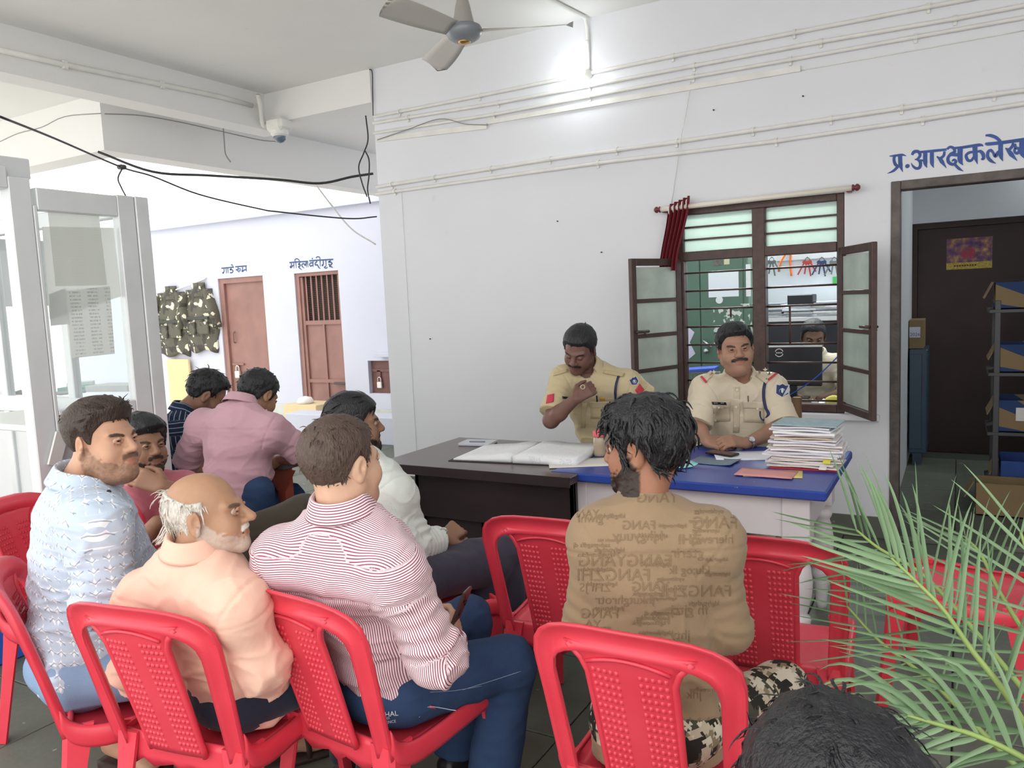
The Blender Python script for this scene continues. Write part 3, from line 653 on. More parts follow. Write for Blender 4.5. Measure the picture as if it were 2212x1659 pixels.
# ------------------------------------------------------------------ red moulded plastic chairs
def red_plastic():
    m = mat('red_plastic', 'c8222f', .34, spec=.5, coat=.15); t = NT(m)
    o = t.obj(); n = t.noise(o, 7, 5); n2 = t.noise(o, 60, 3)
    t.l(t.mix(n, lin('d43244'), lin('e84a5c')), t.b.inputs['Base Color'])
    t.l(t.math('MULTIPLY_ADD', n2, .3, .2), t.b.inputs['Roughness'])
    return m
M_RED = red_plastic()
def chair_proto():
    t = thing('plastic_chair', (0, 0, 0), 'x', 'chair', 'red moulded plastic chairs')
    SH = .42
    # surface of the back: h = height above the seat (0..H), x across
    H = .455
    def B(x, h, off=0.):
        k = h/H
        y = -.205-.10*k-.015*k*k - .045*(1-min(1, (abs(x)/.23))**2)*(.35+.65*k) + off
        return np.array((x, y, SH+h))
    def wout(h):    # half width of outer edge
        k = h/H
        return .214+.022*min(1, h/.335)
    # arch outline: left bottom -> top -> right bottom, pairs (outer, inner)
    N = 44; pairs = []
    for i in range(N+1):
        s = i/N
        if s < .36: k = s/.36; h = k*.335; xo = -wout(h); ho = h; xi = -(wout(h)-.044-.006*k); hi = h-.03*k
        elif s > .64: k = (1-s)/.36; h = k*.335; xo = wout(h); ho = h; xi = wout(h)-.044-.006*k; hi = h-.03*k
        else:
            a = math.pi*(1-(s-.36)/.28); c_, s_ = math.cos(a), math.sin(a)
            e = .72
            xo = math.copysign(abs(c_)**e, c_)*wout(.335); ho = .335+abs(s_)**e*(H-.335)
            xi = math.copysign(abs(c_)**e, c_)*(wout(.335)-.05); hi = .335-.03+abs(s_)**e*(H-.335-.032)
        pairs.append(((xo, ho), (xi, hi)))
    b = MB(); th = .02; cols = 5
    def bf(u, v):
        i = u*N; i0 = min(int(i), N-1); f = i-i0
        (a0, a1), (c0, c1) = pairs[i0], pairs[i0+1]
        xo = a0[0]*(1-f)+c0[0]*f; ho = a0[1]*(1-f)+c0[1]*f; xi = a1[0]*(1-f)+c1[0]*f; hi = a1[1]*(1-f)+c1[1]*f
        x = xo*(1-v)+xi*v; h = ho*(1-v)+hi*v
        return B(x, h, .016*math.sin(v*math.pi)-.004)
    b.slab(bf, N, 6, (0, -.014, 0)); b.build('back_frame', M_RED, t, True, fix=True)
    # centre panel with raised dimples
    wc = lambda h: .088+.012*(h/H)+(.045*max(0, (h-.33)/.07)**2 if h > .33 else 0)
    b = MB()
    b.slab(lambda u, v: B((2*u-1)*min(wc(v*.402), .155), v*.402-.0, .0), 10, 22, (0, -.009, 0))
    for sg in (-1, 1):   # stiff rims
        b.tube([B(sg*min(wc(h), .15), h, -.004) for h in np.linspace(0, .395, 14)], .0085, 8)
    b.tube([B(x, .382-.02*(x/.09)**2, -.012) for x in np.linspace(-.092, .092, 9)], .005, 6)
    b.build('back_panel', M_RED, t, True, fix=True)
    b = MB()
    for sg in (-1, 1):
        for r in range(18):
            h = .02+r*.0190
            for c_ in range(5):
                x = sg*(.026+c_*.0125*(1+.12*h/H))
                for off, sn in ((-.009, -1), (.0, 1)):
                    p = B(x, h, off); w_, hh, d_ = .0042, .0058, .0035*sn
                    V = [p+np.array((-w_, 0, -hh)), p+np.array((w_, 0, -hh)), p+np.array((w_, 0, hh)), p+np.array((-w_, 0, hh)), p+np.array((-w_*.45, d_, -hh*.5)), p+np.array((w_*.45, d_, -hh*.5)), p+np.array((w_*.45, d_, hh*.5)), p+np.array((-w_*.45, d_, hh*.5))]
                    F = [(4, 5, 6, 7), (0, 1, 5, 4), (1, 2, 6, 5), (2, 3, 7, 6), (3, 0, 4, 7)]
                    b.add(V, F if sn < 0 else [f[::-1] for f in F])
    o = b.build('dimples', M_RED, t, True, kind='stuff')
    # seat
    def sf(u, v):
        y = -.21+.42*v; hw = .205+.012*min(1, v*1.4); x = (2*u-1)*hw
        e = max(abs(2*u-1), 0)
        z = SH-.012*(1-e**2)*math.sin(min(1, v*1.15)*math.pi)+.014*e**6 - (.03*((v-.86)/.14)**2 if v > .86 else 0)
        return (x, y, z)
    b = MB(); b.slab(sf, 16, 16, (0, 0, -.012)); b.build('seat', M_RED, t, True, fix=True)
    b = MB(); b.slab(lambda u, v: np.array(((2*u-1)*.2, -.212, SH+.03-.085*v-.012*math.sin(u*math.pi*9)*(v > .9))), 12, 4, (0, .012, 0)); b.build('rear_skirt', M_RED, t, True, fix=True)
    # side rails: sweep from the foot of the back forward to the front leg
    for sg in (-1, 1):
        P = smooth_path([(sg*.216, -.225, SH+.075), (sg*.217, -.195, SH+.03), (sg*.219, -.12, SH+.006), (sg*.221, .05, SH+.012), (sg*.221, .17, SH+.018), (sg*.217, .215, SH-.005)], 5)
        b = MB(); m_ = len(P)
        def rf(u, v):
            i = u*(m_-1); i0 = min(int(i), m_-2); f = i-i0; p = np.array(P[i0])*(1-f)+np.array(P[i0+1])*f
            return p+np.array((sg*(.006*math.sin(v*math.pi)+.004), 0, .012-.062*v))
        b.slab(rf, 20, 5, (-sg*.012, 0, 0)); b.build('side_rail', M_RED, t, True, fix=True)
    # legs: open angle sections
    def leg(x0, y0, x1, y1, z0, w0, w1, sx, sy):
        b = MB(); n = 7
        pts = []
        for i in range(n):
            k = i/(n-1); z = z0*(1-k); w_ = w0+(w1-w0)*k; xx = x0+(x1-x0)*k**1.2; yy = y0+(y1-y0)*k**1.2
            fl = .018*(1-k)**3
            o = np.array((xx, yy, z))
            pts.append([o+np.array((-sx*(w_+fl), 0, 0)), o+np.array((-sx*.012, sy*.001, 0)), o+np.array((0, -sy*.012, 0)), o+np.array((0, -sy*(w_+fl), 0)), o+np.array((-sx*.01, -sy*(w_+fl), 0)), o+np.array((-sx*.014, -sy*.016, 0)), o+np.array((-sx*(w_+fl), -sy*.01, 0))])
        V = [p for q in pts for p in q]; F = []
        for i in range(n-1):
            for j in range(7):
                a = i*7+j; c_ = i*7+(j+1) % 7; F.append((a, c_, c_+7, a+7))
        F += [(6, 5, 4, 3, 2, 1, 0), tuple(range((n-1)*7, n*7))]
        b.add(V, F); return b.build('leg', M_RED, t, False, fix=True)
    for sx in (-1, 1):
        leg(sx*.218, .212, sx*.232, .25, SH+.02, .058, .046, sx, 1)
        leg(sx*.216, -.222, sx*.238, -.285, SH+.03, .058, .046, sx, -1)
    return t
CH0 = chair_proto()
_first = [True]
def chair(x, y, face, label, sc=1.):
    """face: direction (dx, dy) the chair faces"""
    if _first[0]: c = CH0; _first[0] = False
    else: c = copy_tree(CH0)
    c.location = (x, y, 0.002); c.rotation_euler = (0, 0, math.atan2(face[1], face[0])-math.pi/2); c.scale = (sc, sc, 1)
    c['label'] = label; return c
CHAIRS = dict(
 c1=((-.593, 1.794), (-.014, 1), 'red plastic chair under the man in the brown printed shirt, nearest the camera', 1.0),
 c5=((-1.405, 1.674), (.1, 1), 'red plastic chair under the man in the striped shirt', 1.),
 c6=((-1.79, 1.446), (-.16, .98), 'red plastic chair under the bald man in the peach shirt', 1.),
 c7=((-2.16, 1.43), (.55, .85), 'red plastic chair at the left edge under the man in the printed pale shirt', 1.),
 c2=((-1.17, 2.485), (-.088, 1), 'empty red plastic chair left of the man in brown, in front of the desk', 1.),
 c3=((-.50, 2.53), (-.06, 1), 'empty red plastic chair right of the man in brown, in front of the blue table', 1.),
 c4=((.03, 3.24), (-1, .15), 'empty red plastic chair at the right beside the doorway, behind palm leaves', 1.),
 c8=((-2.92, 1.74), (.93, .36), 'red plastic chair behind the man in the printed pale shirt, by the cooler', 1.),
 c9=((-2.62, 2.2), (.82, .57), 'red plastic chair whose back the man in the salmon shirt leans on', 1.),
 c11=((-1.78, 2.36), (.5, .86), 'red plastic chair under the man in the white shirt', 1.))
for k, (p, f, lab, sc) in CHAIRS.items(): chair(p[0], p[1], f, lab, sc)

# ------------------------------------------------------------------ dark office desk
M_DESK = mat('dark_wenge_laminate', '2f2627', .35, var=.12, vs=3, stretch=(1, 8, 8))
M_DESKT = mat('dark_desk_top', '4a3836', .22, var=.15, vs=2.5, stretch=(1, 6, 1), spec=.6)
dk = thing('office_desk', (-2.05, 3.5, 0), 'dark brown laminate office desk left of the blue table', 'desk')
b = MB(); b.bx(-2.6, -1.5, 3.1, 3.87, .722, .76, .004); b.build('desk_top', [M_DESKT], dk, world=True)
b = MB(); b.bx(-2.602, -1.5, 3.092, 3.1, .715, .761); b.build('edge_band', M_DESK, dk, world=True)
b = MB(); b.bx(-2.44, -1.53, 3.2, 3.22, .47, .722, .003); b.build('modesty_panel', M_DESK, dk, world=True)
b = MB(); b.bx(-2.44, -2.415, 3.2, 3.8, .06, .722, .003); b.build('side_panel', M_DESK, dk, world=True)
b = MB(); b.bx(-1.555, -1.53, 3.2, 3.8, .0, .722, .003); b.build('side_panel', M_DESK, dk, world=True)
for (xa, xb) in ((-2.41, -2.07), (-2.06, -1.80)):
    b = MB(); b.bx(xa, xb, 3.24, 3.26, .08, .465, .003); b.build('front_panel', M_DESK, dk, world=True)
b = MB(); b.bx(-2.43, -1.8, 3.26, 3.78, .06, .47, .003); b.build('cabinet_body', M_DESK, dk, world=True)
b = MB(); b.bx(-2.44, -1.56, 3.26, 3.7, .0, .06); b.build('plinth', M_DESK, dk, world=True)

# ------------------------------------------------------------------ white table with blue top and turned legs
def chipped_blue():
    m = mat('chipped_blue_paint', '26429a', .3); t = NT(m); o = t.obj()
    n = t.noise(o, 4, 5); ch = t.ramp(t.noise(o, 26, 5), [(0, (0, 0, 0)), (.715, (0, 0, 0)), (.73, (1, 1, 1))])
    c = t.mix(n, lin('1f3a92'), lin('3352a8')); t.l(t.mix(ch, c, lin('a89d90')), t.b.inputs['Base Color']); return m
M_BLUET = chipped_blue()
M_WHTE = mat('white_gloss_paint', 'd8d6d8', .35, var=.05, vs=6, bump=.05, bs=20)
tb = thing('writing_table', (-1.05, 3.6, 0), 'white wooden table with blue painted top and turned legs', 'table')
TX0, TX1, TY0, TY1 = -1.645, -.437, 3.185, 4.055
b = MB(); b.bx(TX0, TX1, TY0, TY1, .722, .762, .007); b.build('table_top', M_BLUET, tb, world=True)
ap = [(TX0+.08, TX1-.1, TY0+.065, TY0+.085), (TX0+.08, TX1-.1, TY1-.1, TY1-.08)]
for (xa, xb, ya, yb) in ap:
    b = MB(); b.bx(xa, xb, ya, yb, .545, .722, .002); b.build('apron', M_WHTE, tb, world=True)
for xx in (TX0+.07, TX1-.11):
    b = MB(); b.bx(xx, xx+.02, TY0+.1, TY1-.12, .545, .722, .002); b.build('apron', M_WHTE, tb, world=True)
prof = [(.022, 0), (.026, .03), (.033, .12), (.036, .14), (.03, .15), (.047, .165), (.05, .185), (.047, .2), (.033, .21), (.04, .23), (.055, .30), (.058, .35), (.05, .41), (.038, .45), (.046, .462), (.05, .478), (.044, .49), (.036, .5), (.05, .512), (.05, .53)]
for lx in (TX0+.105, TX1-.125):
    for ly in (TY0+.11, TY1-.13):
        b = MB(); b.bx(lx-.055, lx+.055, ly-.055, ly+.055, .525, .722, .004); b.lathe((lx, ly, 0), prof, 24); b.build('turned_leg', M_WHTE, tb, True, world=True)
for o in tb.children:
    if o.name.startswith('turned_leg'):
        for p in o.data.polygons:
            if p.center[2] > .53 or len(p.vertices) == 3: p.use_smooth = False

# ------------------------------------------------------------------ things on the desk and the table
TZ = .762
def page_block(t, x0, x1, w, z, R, loc, th0, th1, m, name):
    """page block curling from the spine x0 to the edge x1"""
    def f(u, v):
        x = x0+(x1-x0)*u; zz = z+(th0*(1-u)+th1*u)+.009*math.sin(min(1, u*2.2)*math.pi)*(1-u)
        return R@np.array((x, (v-.5)*w, zz))+np.array(loc)
    b = MB(); b.slab(f, 14, 4, lambda u, v: np.array((0, 0, -((th0*(1-u)+th1*u)+.009*math.sin(min(1, u*2.2)*math.pi)*(1-u)-.001))))
    return b.build(name, m, t, True, world=True, fix=True)
def paper_text_mat(name, col='eceae6', ink='8a94b0', sc=(8, 60), amt=.5):
    m = mat(name, col, .75); t = NT(m); o = t.obj()
    sx = t.n('SeparateXYZ'); t.l(o, sx.inputs[0])
    ln = t.math('GREATER_THAN', t.math('SINE', t.math('MULTIPLY', sx.outputs[1], sc[1]*6.28)), .35)
    n = t.math('GREATER_THAN', t.noise(o, 190, 2), .5)
    n2 = t.math('GREATER_THAN', t.noise(o, sc[0], 2), .45)
    f = t.math('MULTIPLY', t.math('MULTIPLY', t.math('MULTIPLY', ln, n), n2), amt)
    t.l(t.mix(f, lin(col), lin(ink)), t.b.inputs['Base Color']); return m
M_PAGE = paper_text_mat('ledger_page', 'eef0f2', 'a8b2d0', amt=.35)
bk = thing('open_ledger', (-1.95, 3.5, TZ-.002), 'large open ledger book lying on the dark desk', 'book')
Rb = rotz(math.radians(6)); lc = (-1.93, 3.50, .7605)
page_block(bk, -.005, -.33, .40, 0, Rb, lc, .030, .010, M_PAGE, 'page_block'); page_block(bk, .005, .34, .42, 0, Rb, lc, .034, .032, M_PAGE, 'page_block')
b = MB(); b.box(np.array(lc)+np.array((0, 0, .0015)), (.70, .44, .003), rz=math.radians(6)); b.build('cover', mat('dark_cover', '2e2a2c', .6), bk, world=True)
b = MB(); b.box((-2.36, 3.70, .7605+.008), (.19, .13, .016), rz=.15, bev=.003); o = b.build('notebook', mat('grey_notebook', 'c9ccd4', .6), None, label='pale grey closed notebook at the far left of the desk', cat='notebook')
b = MB(); b.tube([(-2.39, 3.66, .782), (-2.30, 3.68, .782)], .004, 6); b.build('pen', mat('blue_grey_pen', '8c94a4', .4), None, True, label='pen lying on the grey notebook', cat='pen')
# glass jar with red lid
jp = atZ(1297, 985, TZ); 
t = thing('glass_jar', jp, 'small glass jar with a red lid at the corner of the blue table', 'jar')
b = MB(); b.lathe((0, 0, 0), [(.028, .001), (.033, .006), (.033, .02), (.03, .03), (.034, .05), (.034, .095), (.03, .1)], 20); b.build('glass_body', mat('amber_glass', 'c8b59a', .12, spec=.7, trans=.35), t, True)
b = MB(); b.lathe((0, 0, .1), [(.033, 0), (.034, .004), (.035, .026), (.03, .032)], 20); b.build('lid', mat('faded_red_lid', 'd8636a', .5), t, True)
# papers and folders
def sheet(name, px, py, w, d, rz, col, label, z=.0006, cat='paper', th=.0012, curl=0., zb=TZ):
    c = atZ(px, py, zb)
    m = mat('paper_'+col, col, .75, var=.04, vs=14)
    b = MB(); R_ = rotz(rz)
    b.slab(lambda u, v: R_@np.array(((u-.5)*w, (v-.5)*d, curl*(abs(2*u-1)**3)))+np.array((c[0], c[1], zb+z)), 8, 4, (0, 0, th))
    return b.build(name, m, None, True, label=label, cat=cat, fix=True)
sheet('paper_sheet', 1252, 1000, .3, .2, .5, 'e0dcd6', 'white sheets sticking out at the corner of the blue table', .0008)
sheet('paper_sheet', 1612, 985, .3, .21, .35, 'e6e9f2', 'large white sheet under the phone before the officer', .0008, curl=.004)
sheet('folder', 1545, 998, .2, .15, -.1, '6f7e90', 'grey-blue folded paper on the blue table', .0025, curl=.006)
sheet('folder', 1470, 1008, .13, .1, .8, '9adbe0', 'light turquoise folder corner beside the brown shirt man', .004, curl=.014)
sheet('folder', 1655, 1025, .24, .145, -.02, 'd99a98', 'pink paper folder at the front of the blue table', .0045, th=.003, cat='folder')
sheet('folder', 1670, 1024, .24, .14, .16, 'e5d98c', 'yellow folder peeking out under the pink one', .001, th=.003, cat='folder')
sheet('paper_sheet', 1492, 960, .16, .12, .3, 'd5dccb', 'crumpled pale papers by the officer\'s elbow', .002, curl=.03)
sheet('paper_sheet', 1480, 938, .10, .1, -.5, 'eceef0', 'loose white paper curling up beside the officer', .012, curl=.05)
pc = atZ(1560, 982, TZ+.003)
t = thing('phone', pc, 'black mobile phone lying on the white sheet', 'phone', rz=-.35)
b = MB(); b.box((0, 0, .006), (.15, .075, .009), bev=.003); b.build('phone_body', mat('black_plastic', '141518', .25), t)
b = MB(); b.box((0, 0, .0108), (.142, .068, .0008)); b.build('screen', mat('dark_screen', '22272c', .08, spec=.8), t)
# stack of files
rs = random.Random(3)
sc0 = np.array((-.585, 3.66))
cols = ['c93a3f', 'e3dcd8', 'd9d4d2', 'efeaea', 'd8cfc8', 'e9e6ea', 'd6d6de', 'efeef2', 'cfc8c2', 'e8e2e4', 'dcdce4', 'f0eeee', 'd9c7b4', 'e4e4ea', 'efefef', 'e3e6ee', 'd4d4da', '9db3ba']
z = TZ+.0005
for i, cc in enumerate(cols):
    th = .022 if i == 0 else rs.choice((.004, .006, .008, .01))
    if i == 0: th = .008
    if i == len(cols)-1: th = .005
    ww = .30+rs.uniform(-.03, .02)-(.03 if i > 9 else 0); dd = .215+rs.uniform(-.02, .015)
    a = rs.uniform(-.16, .12) if i else .02
    cx_, cy_ = sc0[0]+rs.uniform(-.012, .012), sc0[1]+rs.uniform(-.012, .012)
    m = mat('file_'+cc, cc, .75, var=.12, vs=160, stretch=(.3, .3, 8))
    b = MB(); R_ = rotz(a); ph = rs.uniform(0, 6)
    b.slab(lambda u, v: R_@np.array(((u-.5)*ww, (v-.5)*dd, .0018*math.sin(u*7+ph)*(i > 0)*(i < len(cols)-1)+.0018*(i > 0)))+np.array((cx_, cy_, z)), 10, 3, (0, 0, th))
    place = 'lowest, red-covered file of the paper stack' if i == 0 else ('topmost grey-green file of the paper stack' if i == len(cols)-1 else '%s worn file from the bottom of the stack on the blue table' % ['', 'second', 'third', 'fourth', 'fifth', 'sixth', 'seventh', 'eighth', 'ninth', 'tenth', 'eleventh', 'twelfth', 'thirteenth', 'fourteenth', 'fifteenth', 'sixteenth', 'seventeenth'][i])
    b.build('paper_file', m, None, False, label=place, cat='file', group='files stacked on the blue table', fix=True)
    z += th+.0036
STACKZ = z
for (px_, zz, cc, lab) in ((-.455, .045, 'e5df52', 'yellow sticky tab on the file stack'), (-.47, .018, 'f0f0f0', 'white sticky tab on the file stack')):
    b = MB(); b.box((px_-.03, sc0[1]-.112, TZ+zz), (.03, .035, .0015), R=rotx(.35)); b.build('sticky_tab', mat('tab_'+cc, cc, .7), None, label=lab, cat='sticky note')

# ------------------------------------------------------------------ officer's wooden chair
M_WOOD = mat('brown_varnished_wood', '7d5f48', .45, var=.2, vs=6, stretch=(6, 6, 1))
t = thing('wooden_chair', (-1.10, 4.55, 0), 'brown wooden chair of the officer before the window', 'chair')
for sx in (-1, 1):
    b = MB(); b.bx(-1.10+sx*.29-.025, -1.10+sx*.29+.025, 4.72, 4.765, 0, .93, .005); b.build('back_post', M_WOOD, t, world=True)
    b = MB(); b.bx(-1.10+sx*.29-.022, -1.10+sx*.29+.022, 4.32, 4.36, 0, .42, .005); b.build('leg', M_WOOD, t, world=True)
b = MB(); b.bx(-1.4, -.8, 4.3, 4.75, .42, .455, .01); b.build('seat', M_WOOD, t, world=True)
for zz in (.62, .74, .86):
    b = MB(); b.bx(-1.37, -.83, 4.735, 4.755, zz, zz+.06, .004); b.build('back_slat', M_WOOD, t, world=True)
t = thing('wooden_chair', (-1.93, 4.55, 0), 'plain wooden chair hidden behind the desk under the other officer', 'chair')
for sx in (-1, 1):
    for yy in (4.3, 4.7): b = MB(); b.bx(-1.93+sx*.22-.02, -1.93+sx*.22+.02, yy, yy+.04, 0, .42 if yy < 4.5 else .8, .005); b.build('leg', M_WOOD, t, world=True)
b = MB(); b.bx(-2.17, -1.69, 4.28, 4.74, .42, .45, .01); b.build('seat', M_WOOD, t, world=True)
b = MB(); b.bx(-2.15, -1.71, 4.7, 4.72, .6, .78, .004); b.build('back_slat', M_WOOD, t, world=True)
# ------------------------------------------------------------------ aluminium and glass cabin at the left
M_GLASS = mat('clear_glass', 'ffffff', .02, spec=.5)
def glassify(m, tint=(1, 1, 1), op=.12):
    t = NT(m); nt = t.nt; out = nt.nodes['Material Output']; tr = t.n('BsdfTransparent'); tr.inputs[0].default_value = (*tint, 1)
    gl = t.n('BsdfGlossy'); gl.inputs['Roughness'].default_value = .03; gl.inputs[0].default_value = (.7, .7, .7, 1); df = t.n('BsdfDiffuse'); df.inputs[0].default_value = (.85, .88, .9, 1)
    m1 = t.n('MixShader'); m1.inputs[0].default_value = op; t.l(tr.outputs[0], m1.inputs[1]); t.l(df.outputs[0], m1.inputs[2])
    fr = t.n('LayerWeight'); fr.inputs[0].default_value = .5; m2 = t.n('MixShader'); t.l(t.math('MULTIPLY_ADD', t.math('POWER', fr.outputs['Facing'], 4.), .35, .02), m2.inputs[0]); t.l(m1.outputs[0], m2.inputs[1]); t.l(gl.outputs[0], m2.inputs[2])
    t.l(m2.outputs[0], out.inputs['Surface'])
glassify(M_GLASS, (.97, .99, .99), .10)
CX_ = -3.4
cab = thing('glass_cabin', (CX_, 2.15, 0), 'aluminium-framed glass cabin partition at the left', 'partition')
def cp(n, y0, y1, z0, z1, x0=CX_-.05, x1=CX_, m=M_ALU, bev=.004):
    b = MB(); b.bx(x0, x1, y0, y1, z0, z1, bev); return b.build(n, m, cab, world=True)
cp('post', 1.845, 1.935, 0, 2.16, CX_-.07, CX_+.0); cp('post', 2.415, 2.485, 0, 2.13, CX_-.08, CX_+.005)
cp('stile', 1.937, 1.955, .06, 2.05); cp('stile', 2.325, 2.413, .06, 2.13)
cp('top_rail', 1.956, 2.324, 2.03, 2.125); cp('mid_rail', 1.956, 2.324, 1.055, 1.17); cp('bottom_rail', 1.956, 2.324, .04, .16)
cp('header', .4, 1.844, 2.11, 2.2, CX_-.1, CX_); cp('header_box', 1.2, 1.97, 2.165, 2.25, CX_-.32, CX_-.05)
cp('pane', 1.95, 2.33, 1.165, 2.035, CX_-.028, CX_-.024, M_GLASS, 0); cp('pane', 1.95, 2.33, .155, 1.06, CX_-.028, CX_-.024, mat('frosted_panel', 'a9afb0', .5, var=.1, vs=5), 0)
b = MB(); b.bx(-5.4, -3.482, 2.43, 2.48, 2.05, 2.13, .004); b.bx(-5.4, -3.482, 2.43, 2.48, 1.06, 1.15, .004); b.bx(-5.4, -3.482, 2.43, 2.48, .04, .14, .004)
for xx in (-4.1, -4.75, -5.38): b.bx(xx-.03, xx+.03, 2.432, 2.478, .14, 2.05, .004)
b.build('side_frame', M_ALU, cab, world=True)
for (xa, xb) in ((-4.07, -3.49), (-4.72, -4.13), (-5.35, -4.78)):
    b = MB(); b.bx(xa, xb, 2.452, 2.456, 1.15, 2.05); b.build('pane', M_GLASS, cab, world=True)
    b = MB(); b.bx(xa, xb, 2.450, 2.458, .14, 1.06); b.build('lower_panel', mat('white_panel', 'd9dcdd', .5), cab, world=True)
hb = MB(); hb.box(atX(125, 970, CX_+.012), (.012, .06, .15), R=rotx(-.35), bev=.004); hb.build('hinge', mat('white_steel', 'd5d5d2', .4, .3), cab, world=True)
def vpaper_mat(name, col, ink, rows, amt, cols=3.):
    m = mat(name, col, .8); t = NT(m); o = t.obj(); sp = t.n('SeparateXYZ'); t.l(o, sp.inputs[0])
    ln = t.math('GREATER_THAN', t.math('SINE', t.math('MULTIPLY', sp.outputs[2], rows*6.28)), .1)
    mp = t.n('Mapping'); mp.inputs['Scale'].default_value = (1, 260, rows*1.); t.l(o, mp.inputs[0]); n = t.math('GREATER_THAN', t.noise(mp.outputs[0], 1., 2), .46)
    cl = t.math('GREATER_THAN', t.math('SINE', t.math('MULTIPLY_ADD', sp.outputs[1], cols*6.28, .6)), -.35)
    t.l(t.mix(t.math('MULTIPLY', t.math('MULTIPLY', t.math('MULTIPLY', ln, n), cl), amt), lin(col), lin(ink)), t.b.inputs['Base Color']); return m
def notice(corners, m, label, off=-.03):
    P_ = [atX(x, y, CX_+off) for x, y in corners]; b = MB(); b.prism(P_, (-.0015, 0, 0)); o = b.build('paper_notice', m, None, label=label, cat='notice', group='papers stuck on the cabin glass', fix=True); return o
MP1 = vpaper_mat('faded_list_paper', 'f0f0ec', 'c4c4c2', 80, .6, 9); MP2 = vpaper_mat('printed_list_paper', 'f0f0ee', '55585c', 62, .85, 12)
def glow_through(m, k=.55):
    t = NT(m); tl = t.n('BsdfTranslucent'); tl.inputs[0].default_value = (.85, .85, .83, 1); mx = t.n('MixShader'); mx.inputs[0].default_value = k
    t.l(t.b.outputs[0], mx.inputs[1]); t.l(tl.outputs[0], mx.inputs[2]); t.l(mx.outputs[0], t.nt.nodes['Material Output'].inputs['Surface']); return m
glow_through(MP1, .8); glow_through(MP2, .6); glow_through(mat('yellowed_paper', 'ecece8', .8, var=.06, vs=8), .8); glow_through(mat('torn_paper', 'd0d2d0', .8, var=.12, vs=12))
notice([(91, 490), (245, 492), (262, 640), (108, 690)], mat('yellowed_paper', 'c9cac6', .8, var=.08, vs=8), 'large faded backing sheet on the cabin glass', -.034)
notice([(103, 452), (213, 458), (231, 616), (120, 618)], MP1, 'upper faded typed sheet on the cabin glass', -.030)
notice([(142, 628), (237, 618), (248, 764), (154, 774)], MP2, 'lower printed name list on the cabin glass', -.030)
notice([(106, 636), (142, 622), (150, 700), (110, 704)], mat('torn_paper', 'c2c4c2', .8, var=.12, vs=12), 'torn paper scrap left of the printed list', -.033)
# counter with papers behind the glass
b = MB(); b.bx(-4.4, -3.5, 1.97, 2.41, 1.06, 1.09, .004); CNT = b.build('cabin_counter', mat('white_laminate', 'dcdedc', .5), None, label='white counter inside the glass cabin', cat='counter')
cz = 1.091
def clutter(px, py, w, d, h, rz, col, label, name='folder', X=None):
    c = atZ(px, py, cz+h/2); b = MB(); b.box((c[0], c[1], cz+h/2), (w, d, h), rz=rz, bev=min(.002, h/4)); return b.build(name, mat('clut_'+col, col, .7, var=.05, vs=20), None, label=label, cat='file')
clutter(190, 838, .3, .2, .03, .4, '2f9c86', 'green plastic folder on the cabin counter')
clutter(145, 848, .2, .16, .012, -.2, '7d8898', 'slate grey folder on the cabin counter')
clutter(255, 836, .35, .2, .04, .2, 'e2e5e6', 'pile of white papers on the cabin counter', 'paper_pile')
clutter(175, 832, .16, .12, .05, .9, 'eef0f2', 'loose white papers beside the green folder', 'paper_pile')
# back of the cabin
b = MB(); b.box(atX(20, 590, -5.2), (.03, .5, .42), bev=.004); b.build('notice_board', mat('pale_grey_board', 'b4bcbe', .6, var=.05, vs=3), None, label='pale grey board hanging inside the cabin at the left edge', cat='board')
b = MB(); b.bx(-5.26, -5.22, 1.2, 2.42, 2.02, 2.1, .004); b.bx(-5.25, -5.23, 1.9, 1.93, 1.3, 2.05); b.build('cabin_rail', M_ALU, None, label='aluminium rail carrying the grey board', cat='rail')
# desert cooler
M_COOL = mat('cooler_grey_plastic', 'c9cbc6', .5, var=.06, vs=5); M_COOLG = mat('cooler_grille', '8f938e', .5)
k0 = np.array((-5.62, 2.6))
cl = thing('air_cooler', (k0[0], k0[1], 0), 'tall grey-white air cooler with grille front at the left edge', 'air cooler')
b = MB(); b.bx(-5.95, -5.35, 2.3, 2.98, .05, .36, .02); b.build('tank', M_COOL, cl, world=True)
b = MB(); b.bx(-5.95, -5.40, 2.32, 2.96, .36, 1.05, .015); b.build('body', mat('cooler_dark_inside', '5c5f5a', .7), cl, world=True)
b = MB(); b.bx(-5.97, -5.34, 2.28, 3.0, .93, 1.09, .02); b.build('top_cover', M_COOL, cl, world=True)
for k in range(6): b = MB(); zz = .70+k*.042; b.bx(-5.40, -5.35, 2.32, 2.96, zz, zz+.016, .003); b.build('louvre', M_COOLG, cl, world=True)
for k in range(15): b = MB(); yy = 2.35+k*.042; b.bx(-5.40, -5.36, yy, yy+.016, .38, .67, .003); b.build('grille_bar', M_COOLG, cl, world=True)
b = MB()
for k in range(3):
    a = k*2.1; b.box((-5.41, 2.62+.09*math.cos(a), .8+.09*math.sin(a)), (.006, .16, .07), R=rotx(a)@rotz(.4))
b.build('fan_blade', mat('beige_fan', 'a79f8c', .5), cl, world=True)
cable([PX(40, 865, 5.2), PX(28, 940, 5.1), PX(32, 1000, 5.0), PX(60, 1030, 4.9), PX(95, 1038, 4.85)], .011, 'white hose hanging in front of the air cooler', M_PIPE, 'hose')
gp = PX(55, 862, 5.2); b = MB(); b.slab(lambda u, v: gp+np.array((.06*math.sin(v*7), (u-.5)*.2, (v-.5)*.07+.03*math.sin(u*6))), 8, 6, (.004, 0, .004)); b.build('cloth_rag', mat('green_rag', '2f7d5c', .8), None, True, label='green rag on top of the air cooler', cat='rag', fix=True)
